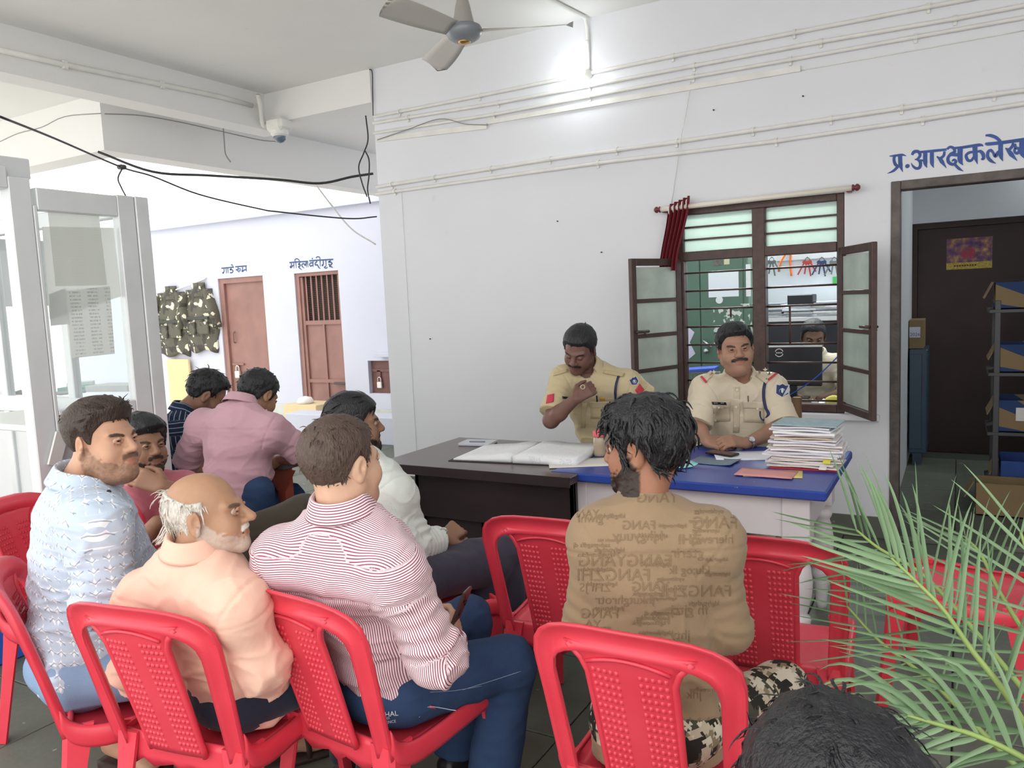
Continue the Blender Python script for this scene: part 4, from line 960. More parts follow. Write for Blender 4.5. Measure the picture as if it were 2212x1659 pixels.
# blue crate on the floor
ct = thing('plastic_crate', (-4.1, 1.9, 0), 'blue plastic crate with white bundles on the floor at the left edge', 'crate')
M_CRATE = mat('blue_crate_plastic', '2c5fc0', .4)
b = MB(); b.bx(-4.45, -3.79, 1.97, 1.99, .004, .24, .004); b.build('side', M_CRATE, ct, world=True)
b = MB(); b.bx(-4.45, -3.79, 1.55, 1.57, .004, .24, .004); b.build('side', M_CRATE, ct, world=True)
for xx in (-4.45, -3.81): b = MB(); b.bx(xx, xx+.02, 1.572, 1.968, .004, .24, .004); b.build('end', M_CRATE, ct, world=True)
b = MB(); b.bx(-4.43, -3.81, 1.57, 1.97, .004, .02); b.build('bottom', M_CRATE, ct, world=True)
b = MB(); b.lathe((-3.98, 1.82, .02), [(.05, 0), (.11, .05), (.12, .14), (.09, .22), (.03, .26)], 14); b.build('cloth_bundle', mat('white_bundle', 'dcdcdc', .8, bump=.5, bs=18), None, True, label='white cloth bundle inside the blue crate', cat='bundle')

# ------------------------------------------------------------------ things across the courtyard
# camouflage vests on the far wall
M_CAMO = None
def vest(x0, z0, w, h, label, flip=1):
    t = thing('camouflage_vest', (x0, FY-.06, z0), label, 'vest', 'camouflage vests on the far wall')
    m = camo_vest()
    def body(u, v):
        k = v; hw = w/2*(.80+.28*math.sin(k*math.pi*.9)+.06*math.sin(k*19+x0))
        return np.array((x0+(2*u-1)*hw, FY-.03-.07*math.sin(u*math.pi)**.7*(.55+.45*math.sin(k*math.pi))-.008*math.sin(u*17+k*9), z0-h*k+.03*math.sin(u*9+x0)*k))
    b = MB(); b.slab(body, 16, 16, (0, .02, 0)); b.build('panel', m, t, True, True, fix=True)
    b = MB(); b.slab(lambda u, v: np.array((x0+(u-.5)*.30+.02, FY-.05-.05*math.sin(u*math.pi), z0+.10-.22*v)), 8, 8, (0, .02, 0)); b.build('hood', m, t, True, True, fix=True)
    for sg in (-1, 1):
        b = MB(); b.tube(smooth_path([(x0+sg*w*.36, FY-.06, z0-.06), (x0+sg*w*.52, FY-.07, z0-h*.35), (x0+sg*w*.60, FY-.06, z0-h*.62)]), [.09]*5+[.1]*4+[.085]*4, 10, flat=.55); b.build('sleeve', m, t, True, True)
    for sg in (-1, 1):
        b = MB(); b.box((x0+sg*w*.22, FY-.115, z0-h*.62), (w*.34, .03, h*.2), bev=.012); b.build('pocket', m, t, False, True)
    b = MB(); b.box((x0, FY-.105, z0-h*.46), (w*.75, .015, .05), bev=.004); b.build('belt', mat('dark_webbing', '43463f', .8), t, False, True)
    return t
def camo_vest(): return MATS.get('vest_camouflage') or _cv()
def _cv():
    m = mat('vest_camouflage', '77735f', .85); t = NT(m); o = t.obj()
    c = t.mix(t.math('GREATER_THAN', t.noise(o, 6, 3), .54), lin('5c5a4e'), lin('45443e'))
    mp = t.n('Mapping'); mp.inputs['Location'].default_value = (4, 2, 7); t.l(o, mp.inputs[0]); c = t.mix(t.math('GREATER_THAN', t.noise(mp.outputs[0], 8, 2), .60), c, lin('d9d6bf'))
    t.l(c, t.b.inputs['Base Color']); t.bump(t.noise(o, 14, 3), .6, .03); return m
vest(-10.42, 1.98, .70, .98, 'camouflage vest hanging nearer the doors on the far wall')
vest(-11.1, 1.96, .74, 1.02, 'camouflage vest hanging beside the glass cabin on the far wall')
cable([atY(445, 600, FY-.02), atY(425, 610, FY-.04), atY(340, 640, FY-.04)], .012, 'cord carrying the camouflage vests', M_PIPE, 'cord')
b = MB(); b.bx(-11.25, -10.72, FY-.1, FY-.06, .0, .88, .006); b.build('board', mat('yellow_ply', 'e2c795', .7, var=.06, vs=3), None, label='pale yellow board leaning below the vests', cat='board')
t = thing('carton', (-7.75, 8.0, 0), 'open cardboard carton on the courtyard ground by the metal door', 'box')
b = MB(); b.bx(-8.05, -7.45, 7.7, 8.15, .003, .3, .006); b.build('carton_body', mat('pale_cardboard', 'd9c49c', .8, var=.05, vs=4), t, world=True)
b = MB(); b.lathe((-7.78, 7.85, .3), [(.1, 0), (.12, .03), (.09, .08), (.02, .1)], 12); b.build('contents', M_PAPER, t, True, world=True)
b = MB(); b.bx(-7.2, -5.0, 6.9, 7.2, 0, .32, .01); b.build('trim_11', M_FAR, kind='structure')
b = MB(); b.bx(-7.6, -6.4, 5.3, 5.55, 0, .22, .01); b.build('trim_12', M_CONC, kind='structure')
# steel table of the man in mauve
tz = .775
t = thing('steel_table', (-3.5, 3.2, 0), 'old metal table with dark top and rust-red legs behind the bald man', 'table')
b = MB(); b.bx(-4.2, -3.0, 2.84, 3.5, tz-.03, tz, .005); b.build('table_top', mat('stained_dark_top', '5a5450', .5, var=.3, vs=8), t, world=True)
M_RLEG = mat('rust_red_leg', '9a4a38', .55, var=.25, vs=16)
for (lx, ly) in ((-3.06, 2.9), (-4.14, 2.9), (-3.06, 3.44), (-4.14, 3.44)):
    b = MB(); b.bx(lx-.03, lx+.03, ly-.03, ly+.03, 0, tz-.03, .004)
    b.prism([(lx-.11, ly-.031, tz-.032), (lx+.11, ly-.031, tz-.032), (lx+.03, ly-.031, tz-.15), (lx-.03, ly-.031, tz-.15)], (0, .004, 0)); b.build('leg', M_RLEG, t, world=True)

# ------------------------------------------------------------------ inside the office (seen through the window)
M_GREEN = mat('green_cupboard_enamel', '587260', .4, var=.08, vs=4)
def cupboard_green():
    t = NT(M_GREEN); o = t.obj(); c = lin('587260')
    g = t.n('NewGeometry').outputs['Position']; sp = t.n('SeparateXYZ'); t.l(g, sp.inputs[0])
    n = t.math('GREATER_THAN', t.noise(g, 14, 4), .56); zz = t.math('COMPARE', sp.outputs[2], 1.30, .16); xx = t.math('COMPARE', sp.outputs[0], -1.60, .15)
    t.l(t.mix(t.math('MULTIPLY', n, t.math('MULTIPLY', zz, xx)), t.mix(t.noise(o, 4, 4), tuple(q*.9 for q in c), tuple(q*1.1 for q in c)), lin('d4d6cc')), t.b.inputs['Base Color'])
cupboard_green()
al = thing('steel_cupboard', (-1.9, 6.7, 0), 'green steel cupboard with peeling paint inside the office', 'cupboard')
b = MB(); b.bx(-2.45, -1.47, 6.45, 6.95, .05, 1.98, .01); b.build('body', M_GREEN, al, world=True)
for (xa, xb) in ((-2.43, -1.86), (-1.855, -1.51)): b = MB(); b.bx(xa, xb, 6.435, 6.45, .1, 1.94, .004); b.build('door', M_GREEN, al, world=True)
hq = atY(1528, 742, 6.42); b = MB(); b.tube([hq+np.array((-.03, -.02, .03)), hq+np.array((.04, -.03, -.03))], .011, 8); b.lathe(hq+np.array((-.01, .0, -.06)), [(.022, 0), (.022, .02), (.01, .028)], 14, rotx(math.pi/2)); b.build('handle', mat('chrome', 'd0d0ce', .2, .9), al, True, world=True)
def wallpaper_sheet(p0, p1, Y, m, label, cat='notice'):
    a, c_ = atY(*p0, Y), atY(*p1, Y); b = MB(); b.bx(min(a[0], c_[0]), max(a[0], c_[0]), Y-.002, Y, min(a[2], c_[2]), max(a[2], c_[2])); return b.build('paper_notice', m, None, label=label, cat=cat)
wallpaper_sheet((1530, 590), (1596, 640), 6.433, M_PAGE, 'typed white sheet stuck on the green cupboard')
wallpaper_sheet((1540, 560), (1560, 573), 6.433, mat('dark_sticker', '6b655c', .6, var=.4, vs=60), 'dark sticker at the top of the green cupboard')
wallpaper_sheet((1564, 559), (1576, 571), 6.433, mat('cream_sticker', 'd6cfa8', .6), 'cream square sticker on the green cupboard')
wallpaper_sheet((1611, 571), (1622, 640), 6.433, M_PAPER, 'narrow white strip on the cupboard edge')
b = MB(); b.lathe(atY(1554, 648, 6.432), [(.022, 0), (.03, 0), (.03, .003), (.022, .003)], 16, rotx(math.pi/2)); b.build('sticker', M_PAPER, None, label='round white sticker below the typed sheet', cat='sticker')
pts = [(1478, 698), (1500, 718), (1490, 740), (1502, 764), (1478, 784)]; b = MB(); b.prism([atY(x, y, 6.43) for x, y in pts], (0, .003, 0)); b.build('paper_notice', mat('lilac_paper', 'd9d4e4', .8), None, label='lilac zigzag-cut paper at the window\'s left bar', cat='notice', fix=True)
# shelf unit with paper stacks
sh = thing('shelf_unit', (-1.0, 6.75, 0), 'black shelf unit with white top behind the clerk', 'shelf')
b = MB(); b.bx(-1.44, -.49, 6.6, 6.98, 1.30, 1.335, .003); b.build('top_board', M_WHTE if 'M_WHTE' in globals() else M_PAPER, sh, world=True)
b = MB(); b.bx(-1.43, -.5, 6.62, 6.96, .0, 1.30, .004); b.build('carcass', mat('black_laminate', '20232c', .4), sh, world=True)
rs = random.Random(11); g = 'papers piled on the office shelf'
stacks = [(-1.34, 8, .22), (-1.12, 6, .26), (-.90, 9, .24), (-.66, 11, .24)]
for si, (sx_, n_, w_) in enumerate(stacks):
    z = 1.337
    for k in range(n_):
        h_ = rs.choice((.008, .012, .018)); b = MB(); b.box((sx_+rs.uniform(-.02, .02), 6.76+rs.uniform(-.02, .02), z+h_/2), (w_+rs.uniform(-.04, .02), .24, h_), rz=rs.uniform(-.2, .2), bev=.002)
        pos = ['leftmost', 'second', 'third', 'rightmost'][si]
        b.build('paper_bundle', mat('bundle_%d' % (k % 4), ['d9dade', 'b9bdc6', 'e8e6e2', '8f98a4'][k % 4], .8, var=.1, vs=40), None, label='%s bundle from the bottom of the %s paper pile on the office shelf' % (['first', 'second', 'third', 'fourth', 'fifth', 'sixth', 'seventh', 'eighth', 'ninth', 'tenth', 'eleventh'][k], pos), cat='papers', group=g); z += h_+.001
    stacks[si] = (*stacks[si], z)
b = MB(); b.box((-1.10, 6.70, stacks[1][3]+.05), (.2, .12, .095), rz=-.1, bev=.006); b.build('black_box', mat('black_card', '1d2024', .5), None, label='black box on top of the office paper pile', cat='box')
b = MB(); b.tube([(-.80, 6.66, stacks[2][3]+.034), (-.62, 6.74, stacks[3][3]+.034)], .03, 12); b.build('paper_roll', M_PAPER, None, True, label='white paper roll lying on the office paper piles', cat='roll')
# key bunches on the office wall
def keys(px, col, label, extra=None):
    p = atY(px, 556, 6.985); t = thing('key_bunch', p, label, 'keys', 'key bunches hanging on the office wall')
    b = MB(); b.tube([(0, .012, 0), (0, -.03, 0)], .004, 6); b.build('hook', M_GREYM, t)
    b = MB(); b.tube([(.018*math.cos(a), -.02, -.02+.018*math.sin(a)) for a in np.linspace(0, 6.28, 13)], .0025, 5, False); b.build('ring', M_GREYM, t, True)
    for k in range(4):
        b = MB(); a = -.5+.33*k; L = .10+.02*(k % 2); R_ = roty(a); b.box(R_@np.array((0, -.022-.004*k, -.04-L/2)), (.012, .003, L), R=R_); b.lathe(R_@np.array((0, -.024-.004*k, -.045)), [(.016, 0), (.016, .003)], 10, rotx(math.pi/2)); b.build('key', mat('key_'+col, col, .4, .5 if col == '77797c' else 0), t)
    return t
keys(1668, '77797c', 'bunch of grey keys, leftmost on the office wall'); keys(1745, 'b33a38', 'key bunch with a red tag on the office wall'); keys(1776, '2e3c64', 'key bunch with dark blue fobs on the office wall'); keys(1803, '77797c', 'small grey key bunch at the right on the office wall')
b = MB(); q = atY(1700, 545, 6.97); b.tube(smooth_path([q+np.array((-.07, 0, -.16)), q+np.array((-.05, 0, -.08)), q, q+np.array((.03, 0, -.02)), q+np.array((.025, 0, -.1)), q+np.array((.035, 0, -.2))]), .009, 6); b.build('lanyard', mat('orange_ribbon', 'e8742e', .6), None, True, label='orange lanyard hanging among the keys', cat='lanyard')
b = MB(); b.box(atY(1803, 606, 6.975), (.03, .008, .07), bev=.003); b.build('key_tag', mat('green_tag', '46b05a', .5), None, label='bright green key tag on the office wall', cat='key tag')
b = MB(); b.bx(-1.35, -.6, 6.97, 7.0, 1.80, 1.86, .004); b.build('key_rail', M_WHTE if 'M_WHTE' in globals() else M_PAPER, None, label='white rail holding the keys', cat='rail')
# clerk's desk and monitor
dz = .765
t = thing('clerk_desk', (-1.1, 5.9, 0), 'clerk\'s wooden desk inside the office below the window', 'desk')
b = MB(); b.bx(-1.9, -.5, 5.5, 6.1, dz-.03, dz, .004); b.build('desk_top', mat('brown_desk', '6e5646', .5), t, world=True)
b = MB(); b.bx(-1.88, -.52, 5.55, 5.58, .0, dz-.03); b.build('front_panel', MATS['brown_desk'], t, world=True)
mn = thing('monitor', (-1.04, 5.92, dz), 'black computer monitor seen from behind through the window', 'monitor')
b = MB(); b.bx(-1.235, -.835, 5.9, 5.93, .86, 1.15, .008); b.build('screen_back', mat('black_monitor', '1b1e25', .35), mn, world=True)
b = MB(); b.bx(-1.235, -.835, 5.896, 5.934, 1.142, 1.152); b.build('bezel_edge', mat('silver_edge', 'c8ccd0', .3, .6), mn, world=True)
b = MB(); b.bx(-1.06, -1.01, 5.91, 5.94, dz+.01, .9); b.bx(-1.14, -.93, 5.84, 6.0, dz+.001, dz+.012, .003); b.build('stand', MATS['black_monitor'], mn, world=True)
lg = atY(1683, 762, 5.897); b = MB()
b.tube([lg+np.array((.028*math.cos(a), 0, .028*math.sin(a))) for a in np.linspace(.3, 2.85, 12)], .0025, 5); b.tube([lg+np.array((.028*math.cos(a), 0, .028*math.sin(a))) for a in np.linspace(3.5, 5.95, 12)], .0025, 5)
for k in range(4): b.bx(lg[0]-.020+k*.0115, lg[0]-.013+k*.0115, lg[1]-.002, lg[1]+.002, lg[2]-.004, lg[2]+.003)
b.build('logo', M_PAPER, mn, world=True)
cable([atY(1812, 768, 5.7), atY(1790, 790, 5.7), atY(1760, 818, 5.75), atY(1725, 842, 5.8), atY(1700, 858, 5.85)], .005, 'blue cable running beside the monitor', mat('blue_cable', '2f52b0', .4))
t = thing('paper_tray', (-1.75, 5.8, dz), 'grey wire-mesh file tray behind the left window bars', 'tray')
b = MB()
for k in range(9): b.tube([(-1.86+k*.035, 5.75, dz+.002), (-1.80+k*.035, 5.75, dz+.20)], .003, 4, False)
for k in range(9): b.tube([(-1.80+k*.035, 5.75, dz+.002), (-1.86+k*.035, 5.75, dz+.20)], .003, 4, False)
b.build('mesh', mat('grey_wire', '9a9c9a', .5), t, world=True); b = MB(); b.bx(-1.88, -1.52, 5.74, 5.76, dz+.2, dz+.212); b.build('rim', MATS['grey_wire'], t, world=True)
b = MB(); b.box((-1.72, 5.76, dz+.226), (.34, .22, .02), R=rotz(.1)@roty(-.06), bev=.003); b.build('blue_file', mat('blue_file', '2f50b8', .5), None, label='blue file resting on the wire tray', cat='file')
b = MB(); q = np.array((-1.60, 5.56, dz+.001)); b.lathe(q, [(.022, 0), (.024, .01), (.024, .06), (.012, .075), (.01, .095), (.013, .1)], 14); b.build('bottle', mat('dark_red_bottle', '5f1c22', .25), None, True, label='dark red bottle on the window-side desk', cat='bottle')
yc = np.array((-.68, 5.55, dz+.002)); b = MB(); b.slab(lambda u, v: yc+np.array(((u-.5)*.16, (v-.5)*.1, .045+.02*math.sin(u*5)+.015*math.sin(v*6))), 8, 6, (0, 0, -.04)); b.build('cloth', mat('yellow_cloth', 'e0d264', .8), None, True, label='crumpled yellow cloth on the window-side desk', cat='cloth', fix=True)
yc2 = np.array((-.80, 5.56, dz+.002)); b = MB(); b.slab(lambda u, v: yc2+np.array(((u-.5)*.1, (v-.5)*.08, .03+.015*math.sin(u*7+v*3))), 6, 5, (0, 0, -.027)); b.build('tissue', M_PAPER, None, True, label='crumpled white paper beside the yellow cloth', cat='paper', fix=True)

# ------------------------------------------------------------------ store room behind the doorway
M_CARD = mat('brown_cardboard', '8e7857', .8, var=.08, vs=5)
def carton_stripe():
    m = mat('carton_blue_rays', 'a58a62', .8); t = NT(m); o = t.obj(); sp = t.n('SeparateXYZ'); t.l(o, sp.inputs[0])
    a = t.math('ARCTAN2', t.math('ADD', sp.outputs[2], .06), t.math('ADD', sp.outputs[0], -.1)); k = t.math('GREATER_THAN', t.math('SINE', t.math('MULTIPLY', a, 15)), .2)
    t.l(t.mix(k, lin('8e7857'), lin('2a4270')), t.b.inputs['Base Color']); return m
M_RAYS = carton_stripe()
t = thing('steel_cabinet', (-.5, 7.75, 0), 'low blue steel cabinet at the left in the store room', 'cabinet')
M_BLUEC = mat('blue_grey_enamel', '3c5266', .4, var=.06, vs=4)
b = MB(); b.bx(-.36, -.22, 7.5, 8.05, .1, 1.0, .008); b.build('body', M_BLUEC, t, world=True)
b = MB(); b.bx(-.355, -.26, 7.488, 7.5, .14, .96, .004); b.build('door', M_BLUEC, t, world=True)
b = MB(); b.bx(-.33, -.26, 7.52, 7.6, 0, .1); b.build('foot', M_BLUEC, t, world=True)
t = thing('carton', (-.3, 7.7, 1.0), 'brown carton with handwritten paper label 2026 on the blue cabinet', 'box')
b = MB(); b.bx(-.365, -.25, 7.55, 7.95, 1.003, 1.25, .004); b.build('carton_body', M_CARD, t, world=True)
b = MB(); b.bx(-.362, -.278, 7.546, 7.55, 1.10, 1.19); b.build('label', mat('bluish_paper', 'd0d6e6', .7), t, world=True)
V_, F_ = text_mesh('2026', .04, rotx(math.pi/2), (-.318, 7.5445, 1.125)); mesh('lettering', V_, F_, mat('ink_blue', '5a6488', .7), t, False, True)
rk = thing('steel_rack', (.6, 6.5, 0), 'dark steel rack of cartons at the right in the store room', 'rack')
RX0, RX1, RY0, RY1 = .235, 1.25, 6.25, 6.75
for (xx, yy) in ((RX0, RY0), (RX1, RY0), (RX0, RY1), (RX1, RY1)): b = MB(); b.bx(xx-.018, xx+.018, yy-.018, yy+.018, 0, 1.42, .003); b.build('post', M_GREYM, rk, world=True)
lv = [.14, .52, .93, 1.36]
for z in lv: b = MB(); b.bx(RX0-.05, RX1+.02, RY0-.02, RY1+.02, z-.025, z, .003); b.build('shelf', M_GREYM, rk, world=True)
def carton(x0, x1, y0, y1, z0, z1, label, m=M_RAYS, txt=None, tsz=.05, tz_=None):
    t = thing('carton', ((x0+x1)/2, (y0+y1)/2, z0), label, 'box', 'cartons in the store room'); b = MB(); th = .006
    b.bx(x0, x1, y0, y0+th, z0, z1); b.bx(x0, x1, y1-th, y1, z0, z1); b.bx(x0, x0+th, y0+th, y1-th, z0, z1); b.bx(x1-th, x1, y0+th, y1-th, z0, z1); b.bx(x0, x1, y0, y1, z0, z0+th); b.build('carton_body', m, t, world=True)
    b = MB(); b.box((x0-.04, (y0+y1)/2, z1-.05), (.006, (y1-y0)*.9, .12), R=roty(.45)); b.build('flap', M_CARD, t, world=True)
    if txt:
        b = MB(); b.bx(x0+.1, x0+.42, y0-.003, y0, z0+.08, z0+.17); b.build('label', M_PAPER, t, world=True)
        V_, F_ = text_mesh(txt, tsz, rotx(math.pi/2), (x0+.25, y0-.0045, z0+.125)); mesh('lettering', V_, F_, mat('black_ink', '2a2a30', .7), t, False, True)
    return t
carton(.22, 1.0, 6.24, 6.6, 1.362, 1.54, 'blue-rayed carton on the top shelf of the rack'); carton(.25, 1.05, 6.24, 6.6, .932, 1.12, 'blue-rayed carton on the second shelf of the rack')
carton(.25, 1.05, 6.24, 6.6, .522, .74, 'carton labelled with a year on the third shelf of the rack', M_RAYS, '2025', .09)
carton(.27, 1.0, 6.24, 6.6, .142, .32, 'blue carton on the lowest shelf of the rack', mat('blue_carton', '2c4c94', .7, var=.15, vs=6))
carton(.12, .62, 5.95, 6.2, .003, .22, 'plain brown carton on the floor before the rack', M_CARD)
for k in range(4): b = MB(); b.tube([(.42+.03*k, 6.35, 1.50+.012*k), (.9, 6.4+.03*k, 1.56+.02*k)], .02, 8); b.build('paper_roll', M_PAPER if k % 2 else M_CARD, None, True, label='%s paper roll sticking out of the top carton' % ['lowest brown', 'lower white', 'upper brown', 'upper white'][k], cat='roll')
# poster on the dark door: pink and gold picture over a yellow band
pt = thing('poster', (.0, RBK+.098, 1.8), 'small purple and gold picture poster on the dark inner door', 'poster')
a, c_ = atY(2045, 517, RBK+.098), atY(2143, 578, RBK+.098); pm = mat('poster_picture', '8a5a80', .5); t = NT(pm); o = t.obj()
n1 = t.noise(o, 16, 3); n2 = t.noise(o, 34, 3); sp = t.n('SeparateXYZ'); t.l(o, sp.inputs[0])
c0 = t.ramp(n1, [(.3, lin('3f3468')), (.48, lin('8a5a7c')), (.6, lin('c08a5a')), (.75, lin('e4c88a'))])
rad = t.math('SQRT', t.math('ADD', t.math('POWER', t.math('ADD', sp.outputs[0], -.075), 2.), t.math('POWER', t.math('ADD', sp.outputs[2], -.01), 2.)))
c1 = t.mix(t.math('MULTIPLY', t.math('LESS_THAN', rad, .055), t.math('GREATER_THAN', n2, .42)), c0, lin('c2405c')); t.l(c1, t.b.inputs['Base Color'])
b = MB(); b.bx(a[0], c_[0], RBK+.096, RBK+.0985, c_[2]+.06, a[2]); b.build('picture', pm, pt, world=True)
b = MB(); b.bx(a[0], c_[0], RBK+.096, RBK+.0985, c_[2], c_[2]+.06); b.build('caption_band', mat('poster_yellow', 'd8bc52', .5, var=.3, vs=60), pt, world=True)
b = MB()
for k in range(9): b.bx(a[0]+.06+k*.02, a[0]+.074+k*.02, RBK+.0953, RBK+.096, c_[2]+.025, c_[2]+.038)
b.build('caption', mat('maroon_ink', '6b2c34', .6), pt, world=True)
# ------------------------------------------------------------------ areca palm at the lower right
def leaf_mat(name, a, b_):
    m = mat(name, a, .42, spec=.45); t = NT(m); n = t.noise(t.n('NewGeometry').outputs['Position'], 9, 3); inf = t.n('ObjectInfo')
    t.l(t.mix(t.math('MULTIPLY_ADD', inf.outputs['Random'], .6, t.math('MULTIPLY', n, .4)), lin(a), lin(b_)), t.b.inputs['Base Color']); return m
M_LEAF = leaf_mat('palm_leaflet_green', '44683c', '86a27c'); M_STEM = mat('palm_stem_green', '8fa860', .5, var=.15, vs=10)
pot = np.array(PX(2420, 1760, 1.62)); pot[2] = 0
palm = thing('potted_palm', pot, 'green feathery potted palm at the lower right corner', 'plant')
b = MB(); b.lathe((0, 0, 0), [(.11, .003), (.12, .03), (.16, .24), (.175, .26), (.175, .29), (.155, .29), (.15, .26)], 24); b.build('pot', mat('terracotta', 'a4603f', .7), palm, True)
b = MB(); b.lathe((0, 0, .255), [(.145, 0), (.1, .012), (.002, .018)], 20); b.build('soil', mat('soil', '3d3028', .9), palm, True)
prg = random.Random(8)
def leaflet(parent, p, d, L, w, droop, bend=None):
    d = unit(d); n = 9; pts = []; q = np.array(p, float); dd = d.copy()
    for i in range(n+1):
        pts.append(q.copy()); dd = unit(dd+np.array((0, 0, -droop*(i/n)**1.2*.5))+(bend if bend is not None else 0)*(i/n)*.12); q = q+dd*L/n
    V = []; F = []
    for i, q in enumerate(pts):
        t_ = unit(pts[min(i+1, n)]-pts[max(i-1, 0)]); s_ = unit(np.cross(t_, -FW)); up = np.cross(s_, t_); k = i/n
        ww = w*(min(1, .35+k*4)*(1-k)**.55+.02); V += [q-s_*ww/2+up*ww*.18, q-up*ww*.10, q+s_*ww/2+up*ww*.18]
    for i in range(n): a = 3*i; F += [(a, a+3, a+4, a+1), (a+1, a+4, a+5, a+2)]
    return mesh('leaflet', V, F, M_LEAF, parent, True, True)
def frond(path, depth0, depth1, ups, downs, n, wl=.014, dr_u=.15, dr_d=.5, lay=.55):
    m_ = len(path); P_ = smooth_path([PX(x, y, depth0+(depth1-depth0)*i/(m_-1)) for i, (x, y) in enumerate(path)], 8)
    base = [pot+np.array((0, 0, .25)), pot+np.array((-.05, .02, .38))]
    full = smooth_path([base[0], base[1], P_[0]], 5)[:-1]+P_
    f = mesh('frond', *(lambda b: (b.V, b.F))(MB().tube(full, list(np.linspace(.009, .003, len(full))), 6)), M_STEM, palm, True, True)
    N = len(P_)
    for i in range(n):
        k = .06+.94*i/(n-1); j = min(int(k*(N-1)), N-2); p = P_[j]+(P_[j+1]-P_[j])*(k*(N-1)-j); t_ = unit(P_[min(j+1, N-1)]-P_[max(j-1, 0)])
        s_ = unit(np.cross(t_, FW)); 
        for (L0, L1, sg, dr) in ((ups[0], ups[1], 1, dr_u), (downs[0], downs[1], -1, dr_d)):
            L = (L0+(L1-L0)*k)*prg.uniform(.85, 1.1)
            if L < .04: continue
            al = lay*(1-.45*k)+prg.uniform(-.06, .06); d = t_*math.cos(al*1.5)+s_*sg*math.sin(al*1.5)+FW*prg.uniform(-.25, .25)
            leaflet(f, p, d, L, wl*.62*prg.uniform(.8, 1.15), dr+prg.uniform(-.05, .05))
    return f
# s_ side: +1 points to the right-hand side of the growth direction seen from the camera
frond([(2290, 1700), (2180, 1510), (2100, 1405), (2040, 1320), (1985, 1262), (1925, 1205)], 1.50, 1.62, (.34, .20), (.32, .19), 18, .020, .02, .45, .62)
frond([(2330, 1640), (2170, 1440), (2060, 1310), (1985, 1235), (1900, 1185), (1850, 1145)], 1.75, 1.95, (.36, .2), (.34, .22), 15, .013, .0, .2, .75)
frond([(2260, 1720), (2110, 1570), (2010, 1470), (1900, 1385), (1830, 1310)], 1.70, 2.0, (.34, .18), (.32, .16), 13, .011, .0, .3, .8)
frond([(2360, 1560), (2230, 1390), (2160, 1280), (2120, 1200), (2085, 1160)], 1.80, 2.05, (.36, .16), (.42, .22), 13, .013, .0, .15, .7)
frond([(2340, 1730), (2215, 1640), (2110, 1590), (2010, 1560), (1960, 1545)], 1.45, 1.5, (.16, .1), (.32, .18), 12, .021, .3, .9, .6)
frond([(2390, 1480), (2290, 1350), (2235, 1240), (2205, 1150)], 1.65, 1.75, (.3, .2), (.34, .2), 7, .014, .05, .3, .6)
# ------------------------------------------------------------------ implicit-surface modelling for people
def vnoise(P, f, seed=0):
    P = np.asarray(P)*f; i = np.floor(P).astype(np.int64); t = P-i; t = t*t*(3-2*t)
    def hsh(a, b, c):
        n = (a*374761393+b*668265263+c*2147483647+seed*1274126177) & 0x7fffffff
        n = ((n ^ (n >> 13))*1274126177) & 0x7fffffff
        return ((n ^ (n >> 16)) & 0xffff)/32767.5-1
    r = 0
    for dx in (0, 1):
        for dy in (0, 1):
            for dz in (0, 1):
                w = (t[..., 0] if dx else 1-t[..., 0])*(t[..., 1] if dy else 1-t[..., 1])*(t[..., 2] if dz else 1-t[..., 2])
                r = r+w*hsh(i[..., 0]+dx, i[..., 1]+dy, i[..., 2]+dz)
    return r
def smin(a, b, k):
    if k <= 0: return np.minimum(a, b)
    h = np.maximum(k-np.abs(a-b), 0)/k; return np.minimum(a, b)-h*h*k*.25
